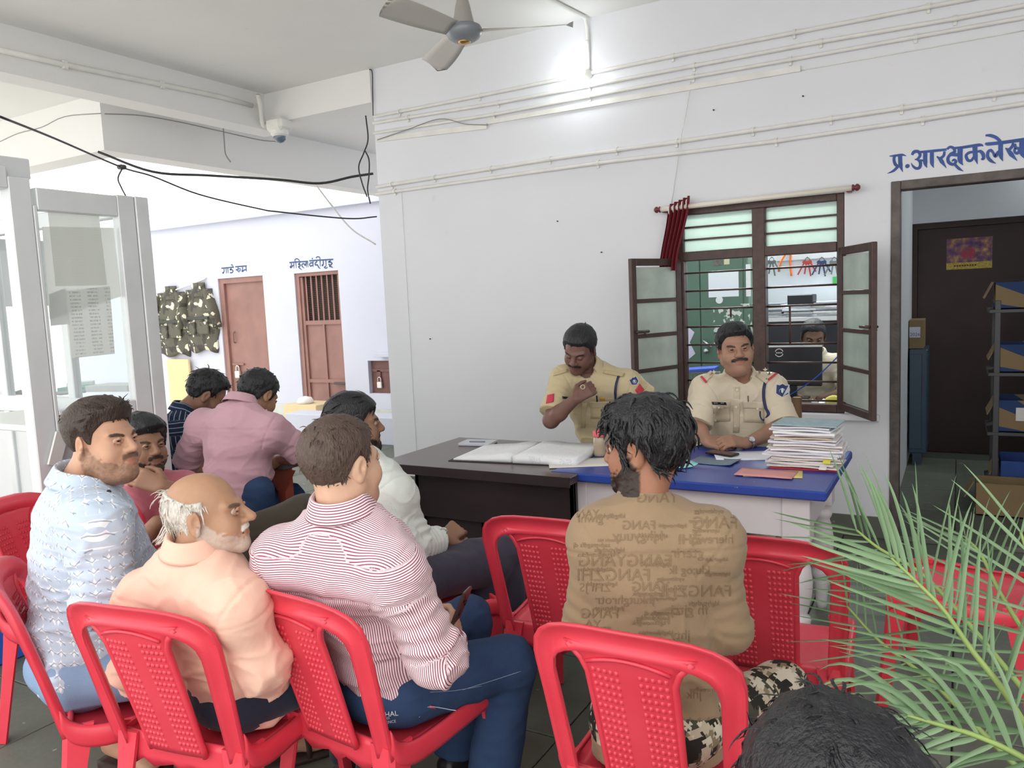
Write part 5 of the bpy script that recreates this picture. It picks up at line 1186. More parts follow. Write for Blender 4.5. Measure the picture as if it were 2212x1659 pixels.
class Field:
    CAP = .05
    def __init__(s, lo, hi, h):
        s.lo = np.asarray(lo, float); s.h = h; s.n = np.maximum(2, np.ceil((np.asarray(hi)-s.lo)/h).astype(int)+1)
        s.d = np.full(s.n, s.CAP, np.float32)
        s.ax = [(s.lo[i]+h*np.arange(s.n[i])).astype(np.float32) for i in range(3)]
    def sl(s, lo, hi):
        a = np.clip(np.floor((np.asarray(lo)-s.CAP-s.lo)/s.h).astype(int), 0, s.n); b = np.clip(np.ceil((np.asarray(hi)+s.CAP-s.lo)/s.h).astype(int)+1, 0, s.n)
        return tuple(slice(a[i], b[i]) for i in range(3))
    def grid(s, sl): return s.ax[0][sl[0]][:, None, None], s.ax[1][sl[1]][None, :, None], s.ax[2][sl[2]][None, None, :]
    def put(s, fn, lo, hi, k=.0, sub=False):
        sl = s.sl(lo, hi)
        if any(q.stop <= q.start for q in sl): return s
        d = fn(*s.grid(sl)).astype(np.float32)
        s.d[sl] = -smin(-s.d[sl], d, k) if sub else smin(s.d[sl], d, k); return s
    def cone(s, a, b, ra, rb, k=.02, sub=False, c0=False, c1=False):
        a = np.asarray(a, float); b = np.asarray(b, float); v = b-a; L2 = max(v@v, 1e-9); L = math.sqrt(L2); r = max(ra, rb)
        def fn(X, Y, Z):
            px, py, pz = X-a[0], Y-a[1], Z-a[2]; t = (px*v[0]+py*v[1]+pz*v[2])/L2; tc = np.clip(t, 0, 1)
            if c0 or c1:
                tr = t if (c0 and c1) else (np.minimum(t, 1) if c0 else np.maximum(t, 0))
                d = np.sqrt((px-tr*v[0])**2+(py-tr*v[1])**2+(pz-tr*v[2])**2)-(ra+(rb-ra)*np.clip(t, -.2, 1.2))
                if c0: d = np.maximum(d, -t*L)
                if c1: d = np.maximum(d, (t-1)*L)
                return d
            return np.sqrt((px-tc*v[0])**2+(py-tc*v[1])**2+(pz-tc*v[2])**2)-(ra+(rb-ra)*tc)
        return s.put(fn, np.minimum(a, b)-r, np.maximum(a, b)+r, k, sub)
    def ell(s, c, r, k=.02, R=None, sub=False):
        c = np.asarray(c, float); r = np.asarray(r, float); m = r.max(); mn = r.min()
        def fn(X, Y, Z):
            p = (X-c[0], Y-c[1], Z-c[2])
            if R is not None: p = tuple(p[0]*R[0][i]+p[1]*R[1][i]+p[2]*R[2][i] for i in range(3))
            q = np.sqrt((p[0]/r[0])**2+(p[1]/r[1])**2+(p[2]/r[2])**2)
            g = np.sqrt((p[0]/r[0]**2)**2+(p[1]/r[1]**2)**2+(p[2]/r[2]**2)**2)+1e-6
            return np.where(q > .3, q*(q-1)/g, (q-1)*mn)
        return s.put(fn, c-m, c+m, k, sub)
    def eseg(s, a, b, wa, wb, side, k=.03):
        """elliptic segment a->b, wa/wb=(half width along side, half depth)"""
        a = np.asarray(a, float); b = np.asarray(b, float); v = b-a; L = np.linalg.norm(v); ax = v/L
        sd = np.asarray(side, float); sd = unit(sd-ax*(sd@ax)); fr = np.cross(ax, sd); m = max(*wa, *wb)
        def fn(X, Y, Z):
            px, py, pz = X-a[0], Y-a[1], Z-a[2]
            t = (px*ax[0]+py*ax[1]+pz*ax[2]); x = px*sd[0]+py*sd[1]+pz*sd[2]; y = px*fr[0]+py*fr[1]+pz*fr[2]
            tc = np.clip(t/L, 0, 1); sx = wa[0]+(wb[0]-wa[0])*tc; sy = wa[1]+(wb[1]-wa[1])*tc; c = t-tc*L; sc = .5*(sx+sy)*.6
            q = np.sqrt((x/sx)**2+(y/sy)**2+(c/sc)**2); g = np.sqrt((x/sx**2)**2+(y/sy**2)**2+(c/sc**2)**2)+1e-6
            return np.where(q > .3, q*(q-1)/g, (q-1)*np.minimum(sx, sy))
        return s.put(fn, np.minimum(a, b)-m, np.maximum(a, b)+m, k)
    def cut(s, p, n, k=.0):
        """remove everything on the +n side of the plane"""
        p = np.asarray(p, float); n = unit(n); X, Y, Z = s.grid((slice(None),)*3)
        d = (X-p[0])*n[0]+(Y-p[1])*n[1]+(Z-p[2])*n[2]
        s.d = -smin(-s.d, -d.astype(np.float32), k); return s
    def mesh(s):
        return surf_nets(s.d, s.lo, s.h)
def surf_nets(d, lo, h):
    d = np.pad(d, 1, constant_values=Field.CAP); n = np.array(d.shape); neg = d < 0
    c = [neg[i:n[0]-1+i, j:n[1]-1+j, k:n[2]-1+k] for i in (0, 1) for j in (0, 1) for k in (0, 1)]
    sm = sum(q.astype(np.int8) for q in c); act = (sm > 0) & (sm < 8)
    I = np.argwhere(act)
    if len(I) == 0: return np.zeros((0, 3)), np.zeros((0, 4), int)
    idx = np.full(act.shape, -1, np.int64); idx[act] = np.arange(len(I))
    val = {(i, j, k): d[I[:, 0]+i, I[:, 1]+j, I[:, 2]+k] for i in (0, 1) for j in (0, 1) for k in (0, 1)}
    acc = np.zeros((len(I), 3)); cnt = np.zeros(len(I))
    for ax in range(3):
        for u in (0, 1):
            for w in (0, 1):
                p = [u, w]; a = p[:ax]+[0]+p[ax:]; b = p[:ax]+[1]+p[ax:]
                va, vb = val[tuple(a)], val[tuple(b)]; m = (va < 0) != (vb < 0); t = np.where(m, va/(va-vb+1e-12), 0)
                q = np.array(a, float)[None]+0*acc; q[:, ax] = t
                acc[m] += q[m]; cnt[m] += 1
    V = lo+h*(I+acc/cnt[:, None]-1)
    Fs = []
    for ax in range(3):
        o = [(1, 2), (2, 0), (0, 1)][ax]
        a = neg; sl0 = [slice(None)]*3; sl1 = [slice(None)]*3; sl0[ax] = slice(0, n[ax]-1); sl1[ax] = slice(1, n[ax])
        cr = a[tuple(sl0)] != a[tuple(sl1)]; E = np.argwhere(cr)
        E = E[(E[:, o[0]] > 0) & (E[:, o[1]] > 0) & (E[:, o[0]] < n[o[0]]-1) & (E[:, o[1]] < n[o[1]]-1)]
        inn = a[E[:, 0], E[:, 1], E[:, 2]]
        def g(du, dv):
            J = E.copy(); J[:, o[0]] += du; J[:, o[1]] += dv; return idx[J[:, 0], J[:, 1], J[:, 2]]
        Q = np.stack([g(-1, -1), g(0, -1), g(0, 0), g(-1, 0)], 1); Q[~inn] = Q[~inn][:, ::-1]
        Fs.append(Q)
    return V, np.concatenate(Fs)
def vnormals(V, F):
    N = np.zeros_like(V); a, b, c, d = (V[F[:, i]] for i in range(4)); fn = np.cross(c-a, d-b)
    for i in range(4): np.add.at(N, F[:, i], fn)
    return N/(np.linalg.norm(N, axis=1)[:, None]+1e-12)
def set_col(o, C, name='Col'):
    at = o.data.color_attributes.new(name, 'FLOAT_COLOR', 'POINT')
    at.data.foreach_set('color', np.concatenate([C, np.ones((len(C), 1))], 1).astype(np.float32).ravel())
def set_vec(o, A, name):
    at = o.data.attributes.new(name, 'FLOAT_VECTOR', 'POINT'); at.data.foreach_set('vector', np.asarray(A, np.float32).ravel())

# ------------------------------------------------------------------ materials of people
def skin_mat():
    m = mat('skin', 'a07050', .48, spec=.4); t = NT(m); a = t.attr('Col'); o = t.obj()
    n = t.noise(o, 30, 4); n2 = t.noise(o, 260, 3)
    hs = t.n('HueSaturation'); t.l(a.outputs['Color'], hs.inputs['Color']); t.l(t.math('MULTIPLY_ADD', n, .3, .85), hs.inputs['Value'])
    t.l(hs.outputs[0], t.b.inputs['Base Color'])
    t.b.inputs['Subsurface Weight'].default_value = .06; t.b.inputs['Subsurface Radius'].default_value = (.012, .005, .003)
    t.bump(n2, .05); return m
M_SKIN = skin_mat()
def hair_mat(name, col, rough=.42):
    m = mat(name, col, rough, spec=.45); t = NT(m); o = t.obj(); c = lin(col)
    mp = t.n('Mapping'); mp.inputs['Scale'].default_value = (1, 1, .35); t.l(o, mp.inputs[0])
    n = t.noise(mp.outputs[0], 220, 3); n1 = t.noise(o, 26, 3)
    t.l(t.mix(n, tuple(x*.45 for x in c), tuple(min(1, x*1.7) for x in c)), t.b.inputs['Base Color'])
    t.bump(t.math('ADD', n, n1), .55, .01); return m
M_HAIR = hair_mat('black_hair', '1b1c20'); M_HAIRB = hair_mat('dark_brown_hair', '33261f', .5)
M_HAIRG = hair_mat('hennaed_greying_hair', '4e3f37', .55); M_HAIRW = hair_mat('white_hair', 'c9c4bc', .55)
M_EYE = mat('eye_white', 'b5a89c', .2); M_IRIS = mat('iris_dark', '140d0a', .15)
def cloth(name, col, var=.05, weave=500., bumpw=.12, rough=.85):
    m = mat(name, col, rough, spec=.2); t = NT(m); o = t.obj(); c = lin(col)
    n = t.noise(o, 7, 4); w_ = t.noise(o, weave, 2); fld = t.noise(o, 22, 3)
    t.l(t.mix(n, tuple(x*(1-var) for x in c), tuple(min(1, x*(1+var)) for x in c)), t.b.inputs['Base Color'])
    t.bump(t.math('ADD', t.math('MULTIPLY', w_, .12), fld), bumpw*2.5, .01)
    t.b.inputs['Sheen Weight'].default_value = .15
    return m

# ------------------------------------------------------------------ head
def make_head(c, fwd, up=(0, 0, 1), s=1., neck=None, skin='8f6248', hair=None, feats=None, h=.0034, who=None):
    """returns (V,F,colour) of head+neck in world space; adds hair / eye / brow parts to `who`"""
    ft = dict(fat=0., beard=0., beardcol='1a1614', must=0., mustcol='1c1715', brow='1c1816', closed=False, stub=.0, nose=1., bald=False, oldw=0.)
    ft.update(feats or {})
    f = unit(fwd); u = np.asarray(up, float); u = unit(u-f*(u@f)); r = np.cross(f, u); R = np.stack([r, f, u], 1)
    toL = lambda p: (R.T@(np.asarray(p, float)-c))/s
    G = Field((-.115, -.135, -.235), (.115, .155, .165), h)
    ft_ = ft['fat']
    G.ell((0, -.016, .042), (.0765, .097, .084), .01)
    G.ell((0, .018, -.022), (.064+.006*ft_, .076, .088), .03)
    for sg in (-1, 1):
        G.cone((sg*(.05+.006*ft_), -.005, -.05), (sg*.014, .074, -.09), .022+.006*ft_, .017, .03)
        G.ell((sg*.041, .058, -.03), (.026+.008*ft_, .03, .034), .025)
        G.cone((sg*.046, .066, .028), (sg*.012, .086, .026), .012, .010, .014)
    G.ell((0, .078, -.092), (.022, .02, .019), .02)
    G.ell((0, .078, -.052), (.03, .02, .026), .02)
    for sg in (-1, 1): G.ell((sg*.032, .100, .008), (.019, .017, .0125), .012, sub=True)
    nz = ft['nose']
    G.cone((0, .086, .022), (0, .086+.025*nz, -.018), .0085, .0135, .012)
    for sg in (-1, 1): G.ell((sg*.0135, .093+.008*nz, -.0225), (.0095, .012, .0085), .008)
    if ft['closed']:
        for sg in (-1, 1): G.ell((sg*.032, .0835, .008), (.015, .0105, .0105), .004)
    else:
        op = ft.get('open', 0.)
        for sg in (-1, 1):
            G.cone((sg*.019, .0905, .0118), (sg*.0335, .0935, .0163+op), .0032, .0039, .005); G.cone((sg*.0335, .0935, .0163+op), (sg*.046, .0855, .0112), .0039, .003, .005)
            G.cone((sg*.020, .0895, .0050), (sg*.033, .0915, .0027-op*.5), .003, .0033, .005); G.cone((sg*.033, .0915, .0027-op*.5), (sg*.045, .0855, .0062), .0033, .0028, .005)
    G.cone((-.019, .0915, -.0505), (.019, .0915, -.0505), .0062, .0062, .006); G.ell((0, .0965, -.0505), (.014, .007, .0055), .005)
    G.ell((0, .0945, -.0625), (.0195, .008, .0068), .006)
    G.cone((-.026, .092, -.0563), (.026, .092, -.0563), .0022, .0022, .004, sub=True)
    G.cone((-.014, .1045, -.0563), (.014, .1045, -.0563), .002, .002, .003, sub=True)
    nb = toL(neck) if neck is not None else np.array((0, -.04, -.2))
    nb = nb + unit(nb-np.array((0, -.03, -.06)))*ft.get('nx', .022)
    nb2 = np.clip(nb, [-.16, -.2, -.3], [.16, .2, 0])
    lo = np.minimum(G.lo, nb2-.08)
    if (lo < G.lo).any() or (nb2+.08 > np.array((.115, .155, .165))).any():
        G2 = Field(lo, np.maximum((.115, .155, .165), nb2+.08), h)
        off = np.round((G.lo-G2.lo)/h).astype(int); G2.lo = G.lo-off*h; G2.ax = [(G2.lo[i]+h*np.arange(G2.n[i])).astype(np.float32) for i in range(3)]
        m = np.minimum(G.n, G2.n-off); G2.d[off[0]:off[0]+m[0], off[1]:off[1]+m[1], off[2]:off[2]+m[2]] = G.d[:m[0], :m[1], :m[2]]; G = G2
    head_only = G.d.copy()
    for sg in (-1, 1):   # ears
        Re = rotz(-sg*.38)@rotx(-.16)
        G.ell((sg*.0815, -.014, .004), (.0085, .0215, .034), .008, R=Re)
        G.ell((sg*.0925, -.006, .006), (.0075, .012, .022), .005, R=Re, sub=True)
        G.ell((sg*.0825, -.012, -.024), (.008, .011, .012), .006)
        G.ell((sg*.0875, -.002, -.001), (.0055, .006, .007), .004)
    G.cone((0, -.028, -.03), nb2, (.054+.008*ft_)*ft.get('nr', 1.), (.06+.008*ft_)*ft.get('nr', 1.), .03)
    if ft_ > .4: G.ell((0, .03, -.1), (.05, .05, .03), .04)
    V, F = G.mesh()
    # ---------------- colour
    b = np.array(lin(skin)); x, y, z = V.T; ax = np.abs(x)
    C = np.tile(b, (len(V), 1))
    def blend(w, col): nonlocal C; w = np.clip(w, 0, 1)[:, None]; C = C*(1-w)+np.array(col)*w
    sst = lambda a, b_, v: np.clip((v-a)/(b_-a), 0, 1)**2*(3-2*np.clip((v-a)/(b_-a), 0, 1))
    nzv = vnoise(V, 240, 3)*.5+vnoise(V, 90, 5)*.5
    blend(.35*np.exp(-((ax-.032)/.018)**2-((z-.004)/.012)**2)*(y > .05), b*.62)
    lipm = np.exp(-(x/.022)**4-((z+.0565)/.0105)**4)*(y > .085)
    blend(.75*lipm, b*np.array((.85, .55, .55)))
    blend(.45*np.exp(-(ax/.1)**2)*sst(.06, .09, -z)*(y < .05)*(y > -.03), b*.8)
    face = sst(-.01, .02, y)
    bz = -.028-.30*(ax-.0)*0
    zb = np.interp(y, [-.03, -.012, .004, .02, .05, .07, .09], [-.06, -.03, .004, -.022, -.044, -.050, -.064])+.012*vnoise(V, 130, 9)
    beardzone = sst(.006, -.006, z-zb)*sst(-.026, -.010, y)*(1-np.clip(lipm*1.6, 0, 1))*sst(-.135, -.118, z)*sst(.02, .04, np.hypot(ax, np.maximum(0, y-.02)))
    mz = np.exp(-((z+.040-.10*ax*0+.18*np.maximum(ax-.012, 0))/.0082)**4)*sst(ft.get('mw', .036), ft.get('mw', .036)-.008, ax)*(y > .062)
    bc = np.array(lin(ft['beardcol']))
    if ft['stub']: blend(ft['stub']*np.maximum(beardzone, mz)*(.75+.5*nzv), bc)
    if ft['beard']: blend(ft['beard']*sst(.25, .85, beardzone+.25*nzv), bc)
    if ft['must']: blend(ft['must']*sst(.3, .6, mz+.2*nzv), np.array(lin(ft['mustcol'])))
    browm = np.exp(-((ax-.034)/.021)**4-((z-.0285-.10*(ax-.03)+9*(ax-.036)**2)/.0048)**4)*(y > .04)
    blend(.9*sst(.25, .6, browm+.15*nzv), lin(ft['brow']))
    Vw = (V*s)@R.T+c
    # ---------------- beard / moustache thickness pushes the surface out
    N = vnormals(Vw, F); push = (ft['beard']*sst(.4, .8, beardzone)*(.006+.004*nzv)+ft['must']*sst(.3, .7, mz)*.0035+.0018*sst(.3, .6, browm))*s
    Vw = Vw+N*push[:, None]
    toW = lambda P: (np.asarray(P)*s)@R.T+c
    if who is not None and not ft['closed']:
        for sg in (-1, 1):
            b_ = MB(); pr = [(.0006, -.0125), (.006, -.0112), (.0104, -.007), (.0125, 0), (.0104, .007), (.0062, .0109), (.0006, .0122)]
            b_.lathe((0, 0, 0), pr, 14, rotx(-math.pi/2)); E_ = np.array(b_.V)+np.array((sg*.032, .0778, .0095)); eo = mesh('eye', toW(E_), b_.F, M_EYE, who, True, True)
            b_ = MB(); b_.lathe((0, 0, 0), [(.0088, .0088), (.0066, .0112), (.0006, .0132)], 12, rotx(-math.pi/2)); E_ = np.array(b_.V)+np.array((sg*.032+ft.get('gaze', 0.), .0778, .0095+ft.get('gazez', 0.))); mesh('iris', toW(E_), b_.F, M_IRIS, eo, True, True)
    # ---------------- hair
    if hair and who is not None:
        zl = np.interp; X, Y, Z = G.grid((slice(None),)*3)
        ys = [q[0] for q in hair['line']]; zs = [q[1] for q in hair['line']]
        zm = np.interp(Y.ravel(), ys, zs).reshape(Y.shape)
        Xb = np.abs(X)+0*Y
        zm = zm+hair.get('peak', 0.)*(-np.exp(-(Xb/.03)**2))*(Y > .05)
        over = Z-zm
        PP = np.stack(np.broadcast_arrays(X, Y, Z), -1)
        nn = hair.get('nf', 40.); st = np.array(hair.get('st', (1, 1, .45)))
        msk = (head_only < .045) & (over > -.02)
        nz3 = np.zeros(head_only.shape, np.float32); nz3[msk] = vnoise(PP[msk]*st, nn, 11)*.6+vnoise(PP[msk]*st, nn*2.3, 12)*.4
        th = hair['th']*np.clip(.25+over/hair.get('fade', .03), .08, 1)*(1+hair.get('top', 0.)*np.clip(Z/.1, 0, 1)+hair.get('front', 0.)*np.clip(Y/.08, 0, 1)*(Z > .05)+hair.get('back', 0.)*np.clip(-Y/.1, 0, 1))+hair.get('amp', .004)*nz3*np.clip(over/.02, 0, 1)
        d = np.maximum(head_only-th, -(over+.004*nz3)*.8)
        if hair.get('mask') is not None: d = np.maximum(d, hair['mask'](X, Y, Z))
        hv, hf = surf_nets(d.astype(np.float32), G.lo, h)
        mh = hair.get('mat', M_HAIR)
        HV = toW(hv); HF = [tuple(q) for q in hf.tolist()]
        if hair.get('locks'):
            lk = hair['locks']; rg = np.random.RandomState(lk.get('seed', 1)); n = lk['n']
            hn = vnormals(hv, hf); el = np.argwhere((hv[:, 2] > lk.get('zmin', -.2)) & ~((np.abs(hv[:, 1]+.012) < .034) & (hv[:, 2] < lk.get('ear', .05)))).ravel(); pick = el[rg.randint(0, len(el), n)]
            mb = MB()
            for i in pick:
                p = hv[i].copy(); nrm = hn[i]
                L = lk['len']*rg.uniform(.6, 1.25); steps = 7; pts = [p-nrm*.006]; 
                crown = np.array(lk.get('crown', (0, -.03, .13)))
                d0 = p-crown; d0 = unit(d0-nrm*(d0@nrm)+1e-6); d0 = unit(d0+rg.normal(0, lk.get('rand', .35), 3)); w0 = rg.uniform(0, 6)
                curl = lk.get('curl', .5)
                for k in range(steps):
                    q = pts[-1]; rr_ = q/np.array((.0765, .097, .084))-np.array((0, -.016, .042))/np.array((.0765, .097, .084)); out = unit(rr_)
                    dd = unit(d0+out*(lk.get('lift', .35) if k < 2 else lk.get('hug', -.22))+np.array((0, 0, -lk.get('droop', .3)*k/steps))+curl*np.array((math.sin(w0+k*1.3), math.cos(w0*1.7+k*1.1), math.sin(w0*2.1+k*.9)))*.5)
                    pts.append(q+dd*L/steps); d0 = unit(d0*.7+dd*.3)
                rad = np.array([.6, 1.1, 1.3, 1.3, 1.2, 1., .7, .3])*lk.get('r', .0032)
                mb.tube([toW(q) for q in pts], list(rad*s), 4, False, flat=.5)
            n0 = len(HV); HV = np.concatenate([HV, np.array(mb.V)]); HF += [tuple(int(v)+n0 for v in q) for q in mb.F]
        mesh('hair', HV, HF, mh, who, True, True)
    return Vw, F, C, toW

# ------------------------------------------------------------------ hands, arms
def hand_prims(G, w, d, n, side, s=1., curl=(.5, .5, .5, .5), spread=.06, thumb=(.5, .4), k=.008):
    """w wrist, d finger direction, n back-of-hand normal, side = thumb side sign (+1: thumb on d x n)"""
    d = unit(d); n = unit(np.asarray(n)-d*(np.asarray(n)@d)); t = np.cross(d, n)*side
    P = lambda a, b, c: w+s*(d*a+t*b+n*c)
    for (b0, b1, r) in ((.026, .03, .0135), (.009, .010, .0145), (-.009, -.010, .0145), (-.025, -.028, .0130)):
        G.cone(P(.008, b0*.72, 0), P(.078, b1, .002), r*s*1.05, r*s*.92, .014)
    tips = []
    for i, (b, L) in enumerate(((.030, .9), (.0105, 1.), (-.0095, .95), (-.0285, .76))):
        p = P(.082, b, .002); ang = 0.; c = curl[i]
        dirv = d+t*(b*spread*20*.05)
        for (l, r0, r1, ca) in ((.043, .0098, .009, .55), (.027, .009, .0083, .75), (.022, .0083, .0072, .5)):
            ang += c*ca*1.5
            v = unit(dirv)*math.cos(ang)-n*math.sin(ang); q = p+v*l*L*s
            G.cone(p, q, r0*s, r1*s, .004 if l < .04 else .007); p = q
        tips.append(p)
    p = P(.012, .03, -.004); q = p+s*.04*unit(d*.75+t*(.85-.5*thumb[0])-n*.5*thumb[0]); G.cone(p, q, .0165*s, .0115*s, .012)
    q2 = q+s*.032*unit(d*.95+t*(.35-.7*thumb[1])-n*.6*thumb[1]); G.cone(q, q2, .0112*s, .0098*s, .006)
    q3 = q2+s*.024*unit(d*1.+t*(.1-.7*thumb[1])-n*.6*thumb[1]); G.cone(q2, q3, .0098*s, .0078*s, .005)
    return tips
def make_arm(el, wr, hd=None, rad=(.044, .029), h=.0038, sh=None):
    el = np.asarray(el, float); wr = np.asarray(wr, float); lo = np.minimum(el, wr); hi = np.maximum(el, wr)
    if sh is not None: lo = np.minimum(lo, sh); hi = np.maximum(hi, sh)
    m = .06 if hd is None else .22
    G = Field(lo-.07 if hd is None else np.minimum(lo-.07, wr-m), hi+.07 if hd is None else np.maximum(hi+.07, wr+m), h)
    mid = el*.65+wr*.35
    G.cone(el, mid, rad[0], rad[0]*.98, .02); G.cone(mid, wr, rad[0]*.98, rad[1], .02)
    if sh is not None: G.cone(np.asarray(sh), el, rad[0]*1.12, rad[0]*.97, .02)
    tips = hand_prims(G, wr+unit(wr-el)*.008, **hd) if hd else None
    V, F = G.mesh(); return V, F, tips

# ------------------------------------------------------------------ whole person
def person(label, pel, neck, head, hf, sh, el, wr, kn=None, an=None, hip=None, up=(0, 0, 1), hs=1., skin='8f6248', armskin=None, hair=None, feats=None, hands=(None, None),
           shirt=None, trousers=None, shoes=None, bulk=1., belly=0., hres=.0034, tuck=False, floor=True):
    pel, neck, head = (np.asarray(q, float) for q in (pel, neck, head)); sh = [np.asarray(q, float) for q in sh]; el = [np.asarray(q, float) for q in el]; wr = [np.asarray(q, float) for q in wr]
    root = thing('person', (pel[0], pel[1], 0), label, 'person')
    side = unit(sh[1]-sh[0]); hip = unit(hip) if hip is not None else unit(np.array((side[0], side[1], 0)))
    ax = neck-pel; fr = unit(np.cross(ax, side))
    VV, FF, CC = [], [], []
    def addp(V, F, C): n = sum(len(q) for q in VV); VV.append(V); FF.append(F+n); CC.append(C)
    hv, hF, hC, toW = make_head(head, hf, up, hs, neck, skin, hair, feats, hres, root); addp(hv, hF, hC)
    ask = np.array(lin(armskin or skin))
    # body core (under the clothes)
    def torso(G, inf, lo_ext=0., sections=None):
        secs = [(0., .160, .112, 0.), (.2, .158, .118+belly*.5, belly*.4), (.42, .150, .112+belly, belly*.7), (.64, .160, .112+belly*.3, belly*.2), (.84, .160, .102, 0.), (.95, .11, .07, -.008)]
        if inf > 0: secs = [(t, max(w, .158), max(dd, .116), o) if t < .7 else (t, w, dd, o) for t, w, dd, o in secs]
        if lo_ext: secs = [(-lo_ext, .172, .125+belly*.4, .01)]+secs
        pts = [(pel+ax*t+fr*o, w*bulk+inf, dd*bulk+inf, unit(hip*(1-min(1, max(0, t)))+side*min(1, max(0, t)))) for t, w, dd, o in secs]
        for a, b in zip(pts[:-1], pts[1:]): G.eseg(a[0], b[0], (a[1], a[2]), (b[1], b[2]), unit(a[3]+b[3]), .03)
        for q in sh:
            G.cone(neck-unit(ax)*.05, q-unit(ax)*.005, .046*bulk+inf, .048*bulk+inf, .06)
            G.ell(q-unit(ax)*.012, (np.array((.058, .058, .062))*bulk+inf), .04)
        G.cone(sh[0]-unit(ax)*.03, sh[1]-unit(ax)*.03, .062*bulk+inf, .062*bulk+inf, .06)
    allp = np.array([pel, neck, *sh]); G = Field(allp.min(0)-.24, allp.max(0)+.2, .011); torso(G, -.006); G.cut((0, 0, pel[2]+.03), (0, 0, -1))
    for i in (0, 1): G.cone(sh[i], sh[i]*.3+el[i]*.7, .05*bulk, .043, .02)
    V, F = G.mesh(); addp(V, F, np.tile(ask, (len(V), 1)))
    tipsall = []
    for i in (0, 1):
        if wr[i] is None: continue
        short = shirt.get('sleeve', .5) <= 1.
        V, F, tips = make_arm(el[i], wr[i], hands[i], (.043*bulk, .029), sh=(sh[i]*.35+el[i]*.65) if short else None); addp(V, F, np.tile(ask, (len(V), 1))*(1+.06*vnoise(V, 25, 4)[:, None])); tipsall.append(tips)
    if kn is not None and an is not None and (shoes or {}).get('bare'):
        for i in (0, 1):
            G = Field(np.minimum(kn[i], an[i])-.16, np.maximum(kn[i], an[i])+.2, .006); k_, a_ = np.asarray(kn[i], float), np.asarray(an[i], float)
            G.cone(k_, a_, .05, .034, .02); fd = unit(shoes['dir'][i]); G.cone(a_+np.array((0, 0, -.03))-fd*.03, a_+fd*.09+np.array((0, 0, -.05)), .034, .03, .03); G.ell(a_+fd*.13+np.array((0, 0, -.062)), (.042, .042, .022), .03)
            V, F = G.mesh(); addp(V, F, np.tile(ask, (len(V), 1)))
    bo = mesh('body', np.concatenate(VV), np.concatenate(FF), M_SKIN, root, True, True); set_col(bo, np.concatenate(CC))
    # ---------------- shirt
    S_ = shirt; sl = S_.get('sleeve', .5); inf = S_.get('inf', .012); hh = S_.get('h', .0058)
    pts = [pel, neck, *sh]+[(sh[i]+(el[i]-sh[i])*min(1, sl)) for i in (0, 1)]+([el[i]+(wr[i]-el[i])*min(1, sl-1) for i in (0, 1)] if sl > 1 else [])
    pts = np.array(pts); G = Field(pts.min(0)-.26, pts.max(0)+.12, hh)
    ext = S_.get('ext', .16); torso(G, inf, ext)
    lo_ = S_.get('loose', .012)
    for i in (0, 1):
        if sl <= 1:
            e = sh[i]+(el[i]-sh[i])*sl; G.cone(sh[i], e, .054*bulk+inf, .05*bulk+inf+lo_, .03, c1=True)
        else:
            e = el[i]+(wr[i]-el[i])*(sl-1); G.cone(sh[i], el[i], .054*bulk+inf, .048*bulk+inf+lo_*.5, .03); G.cone(el[i], e, .048*bulk+inf+lo_*.5, .038+inf+lo_*.4, .025, c1=True)
    nd = unit(unit(head-neck)*.35+unit(ax)*.65); G.cone(neck+nd*.012+fr*.008, neck+nd*.14, S_.get('hole', .056)*bulk, .075*bulk, .008, sub=True)
    if S_.get('vneck'): G.cone(neck+fr*.075-unit(ax)*S_['vneck'], neck+fr*.05+unit(ax)*.04, .006, .05, .006, sub=True)
    hem = pel-unit(ax)*ext*np.linalg.norm(ax)*S_.get('hemk', .75); hn = -unit(ax)+S_.get('hemtilt', 0.)*fr; G.cut(hem, hn)
    G.cut((0, 0, S_.get('zmin', .445)), (0, 0, -1))
    for (pp, nn_) in S_.get('cuts', ()): G.cut(pp, nn_)
    V, F = G.mesh(); N = vnormals(V, F)
    # folds
    wamp = S_.get('wr', .005); tt = ((V-pel)@unit(ax))/np.linalg.norm(ax)
    dv = np.array([1., 1., 2.6]); fold = vnoise(V*dv, 9, 21)*.9+vnoise(V*np.array([1.3, 1.3, 2.2])+.13*vnoise(V, 8, 5)[:, None], 19, 22)*.55
    wv = V+.03*np.stack([vnoise(V, 7, 41), vnoise(V, 7, 42), vnoise(V, 7, 43)], 1)
    fold = fold+.9*(.5-2*np.abs(vnoise(wv@np.array([[.7, .5, 0], [-.5, .7, .6], [.3, -.3, 1.5]]), 10, 23)))
    def ridge(M_, f, sd): return np.maximum(0, 1-np.abs(vnoise(wv@np.array(M_), f, sd))*3.2)**1.6
    fold = .55*fold+1.5*ridge([[.5, .6, .1], [-.6, .5, .5], [.2, -.5, 1.2]], 8, 51)+1.0*ridge([[.6, -.4, .2], [.4, .6, -.5], [-.1, .6, 1.0]], 13, 52)-.6
    boost = .5+.8*np.exp(-((tt-.18)/.28)**2)
    armw = np.zeros(len(V)); uv = np.zeros((len(V), 3)); Lx = (V-pel)@side; Lf = (V-pel)@fr
    ang = np.arctan2(Lx, np.where(np.abs(Lf) < 1e-4, 1e-4, Lf))
    uv[:, 0] = Lx; uv[:, 1] = tt*np.linalg.norm(ax); uv[:, 2] = np.where((tt > S_.get('yoke', .80)) & (Lf < .03), 1., 0.)
    uv[:, 0] = np.where(np.abs(Lx) > .1, np.sign(Lx)*(.1+np.hypot(np.abs(Lx)-.1, 0)+.9*np.maximum(0, .1*0+np.abs(np.abs(Lf)-.13)*0)), Lx)
    top_m = (N@unit(ax)) > .62; uv[:, 1] = np.where(top_m, .5-Lf, uv[:, 1])
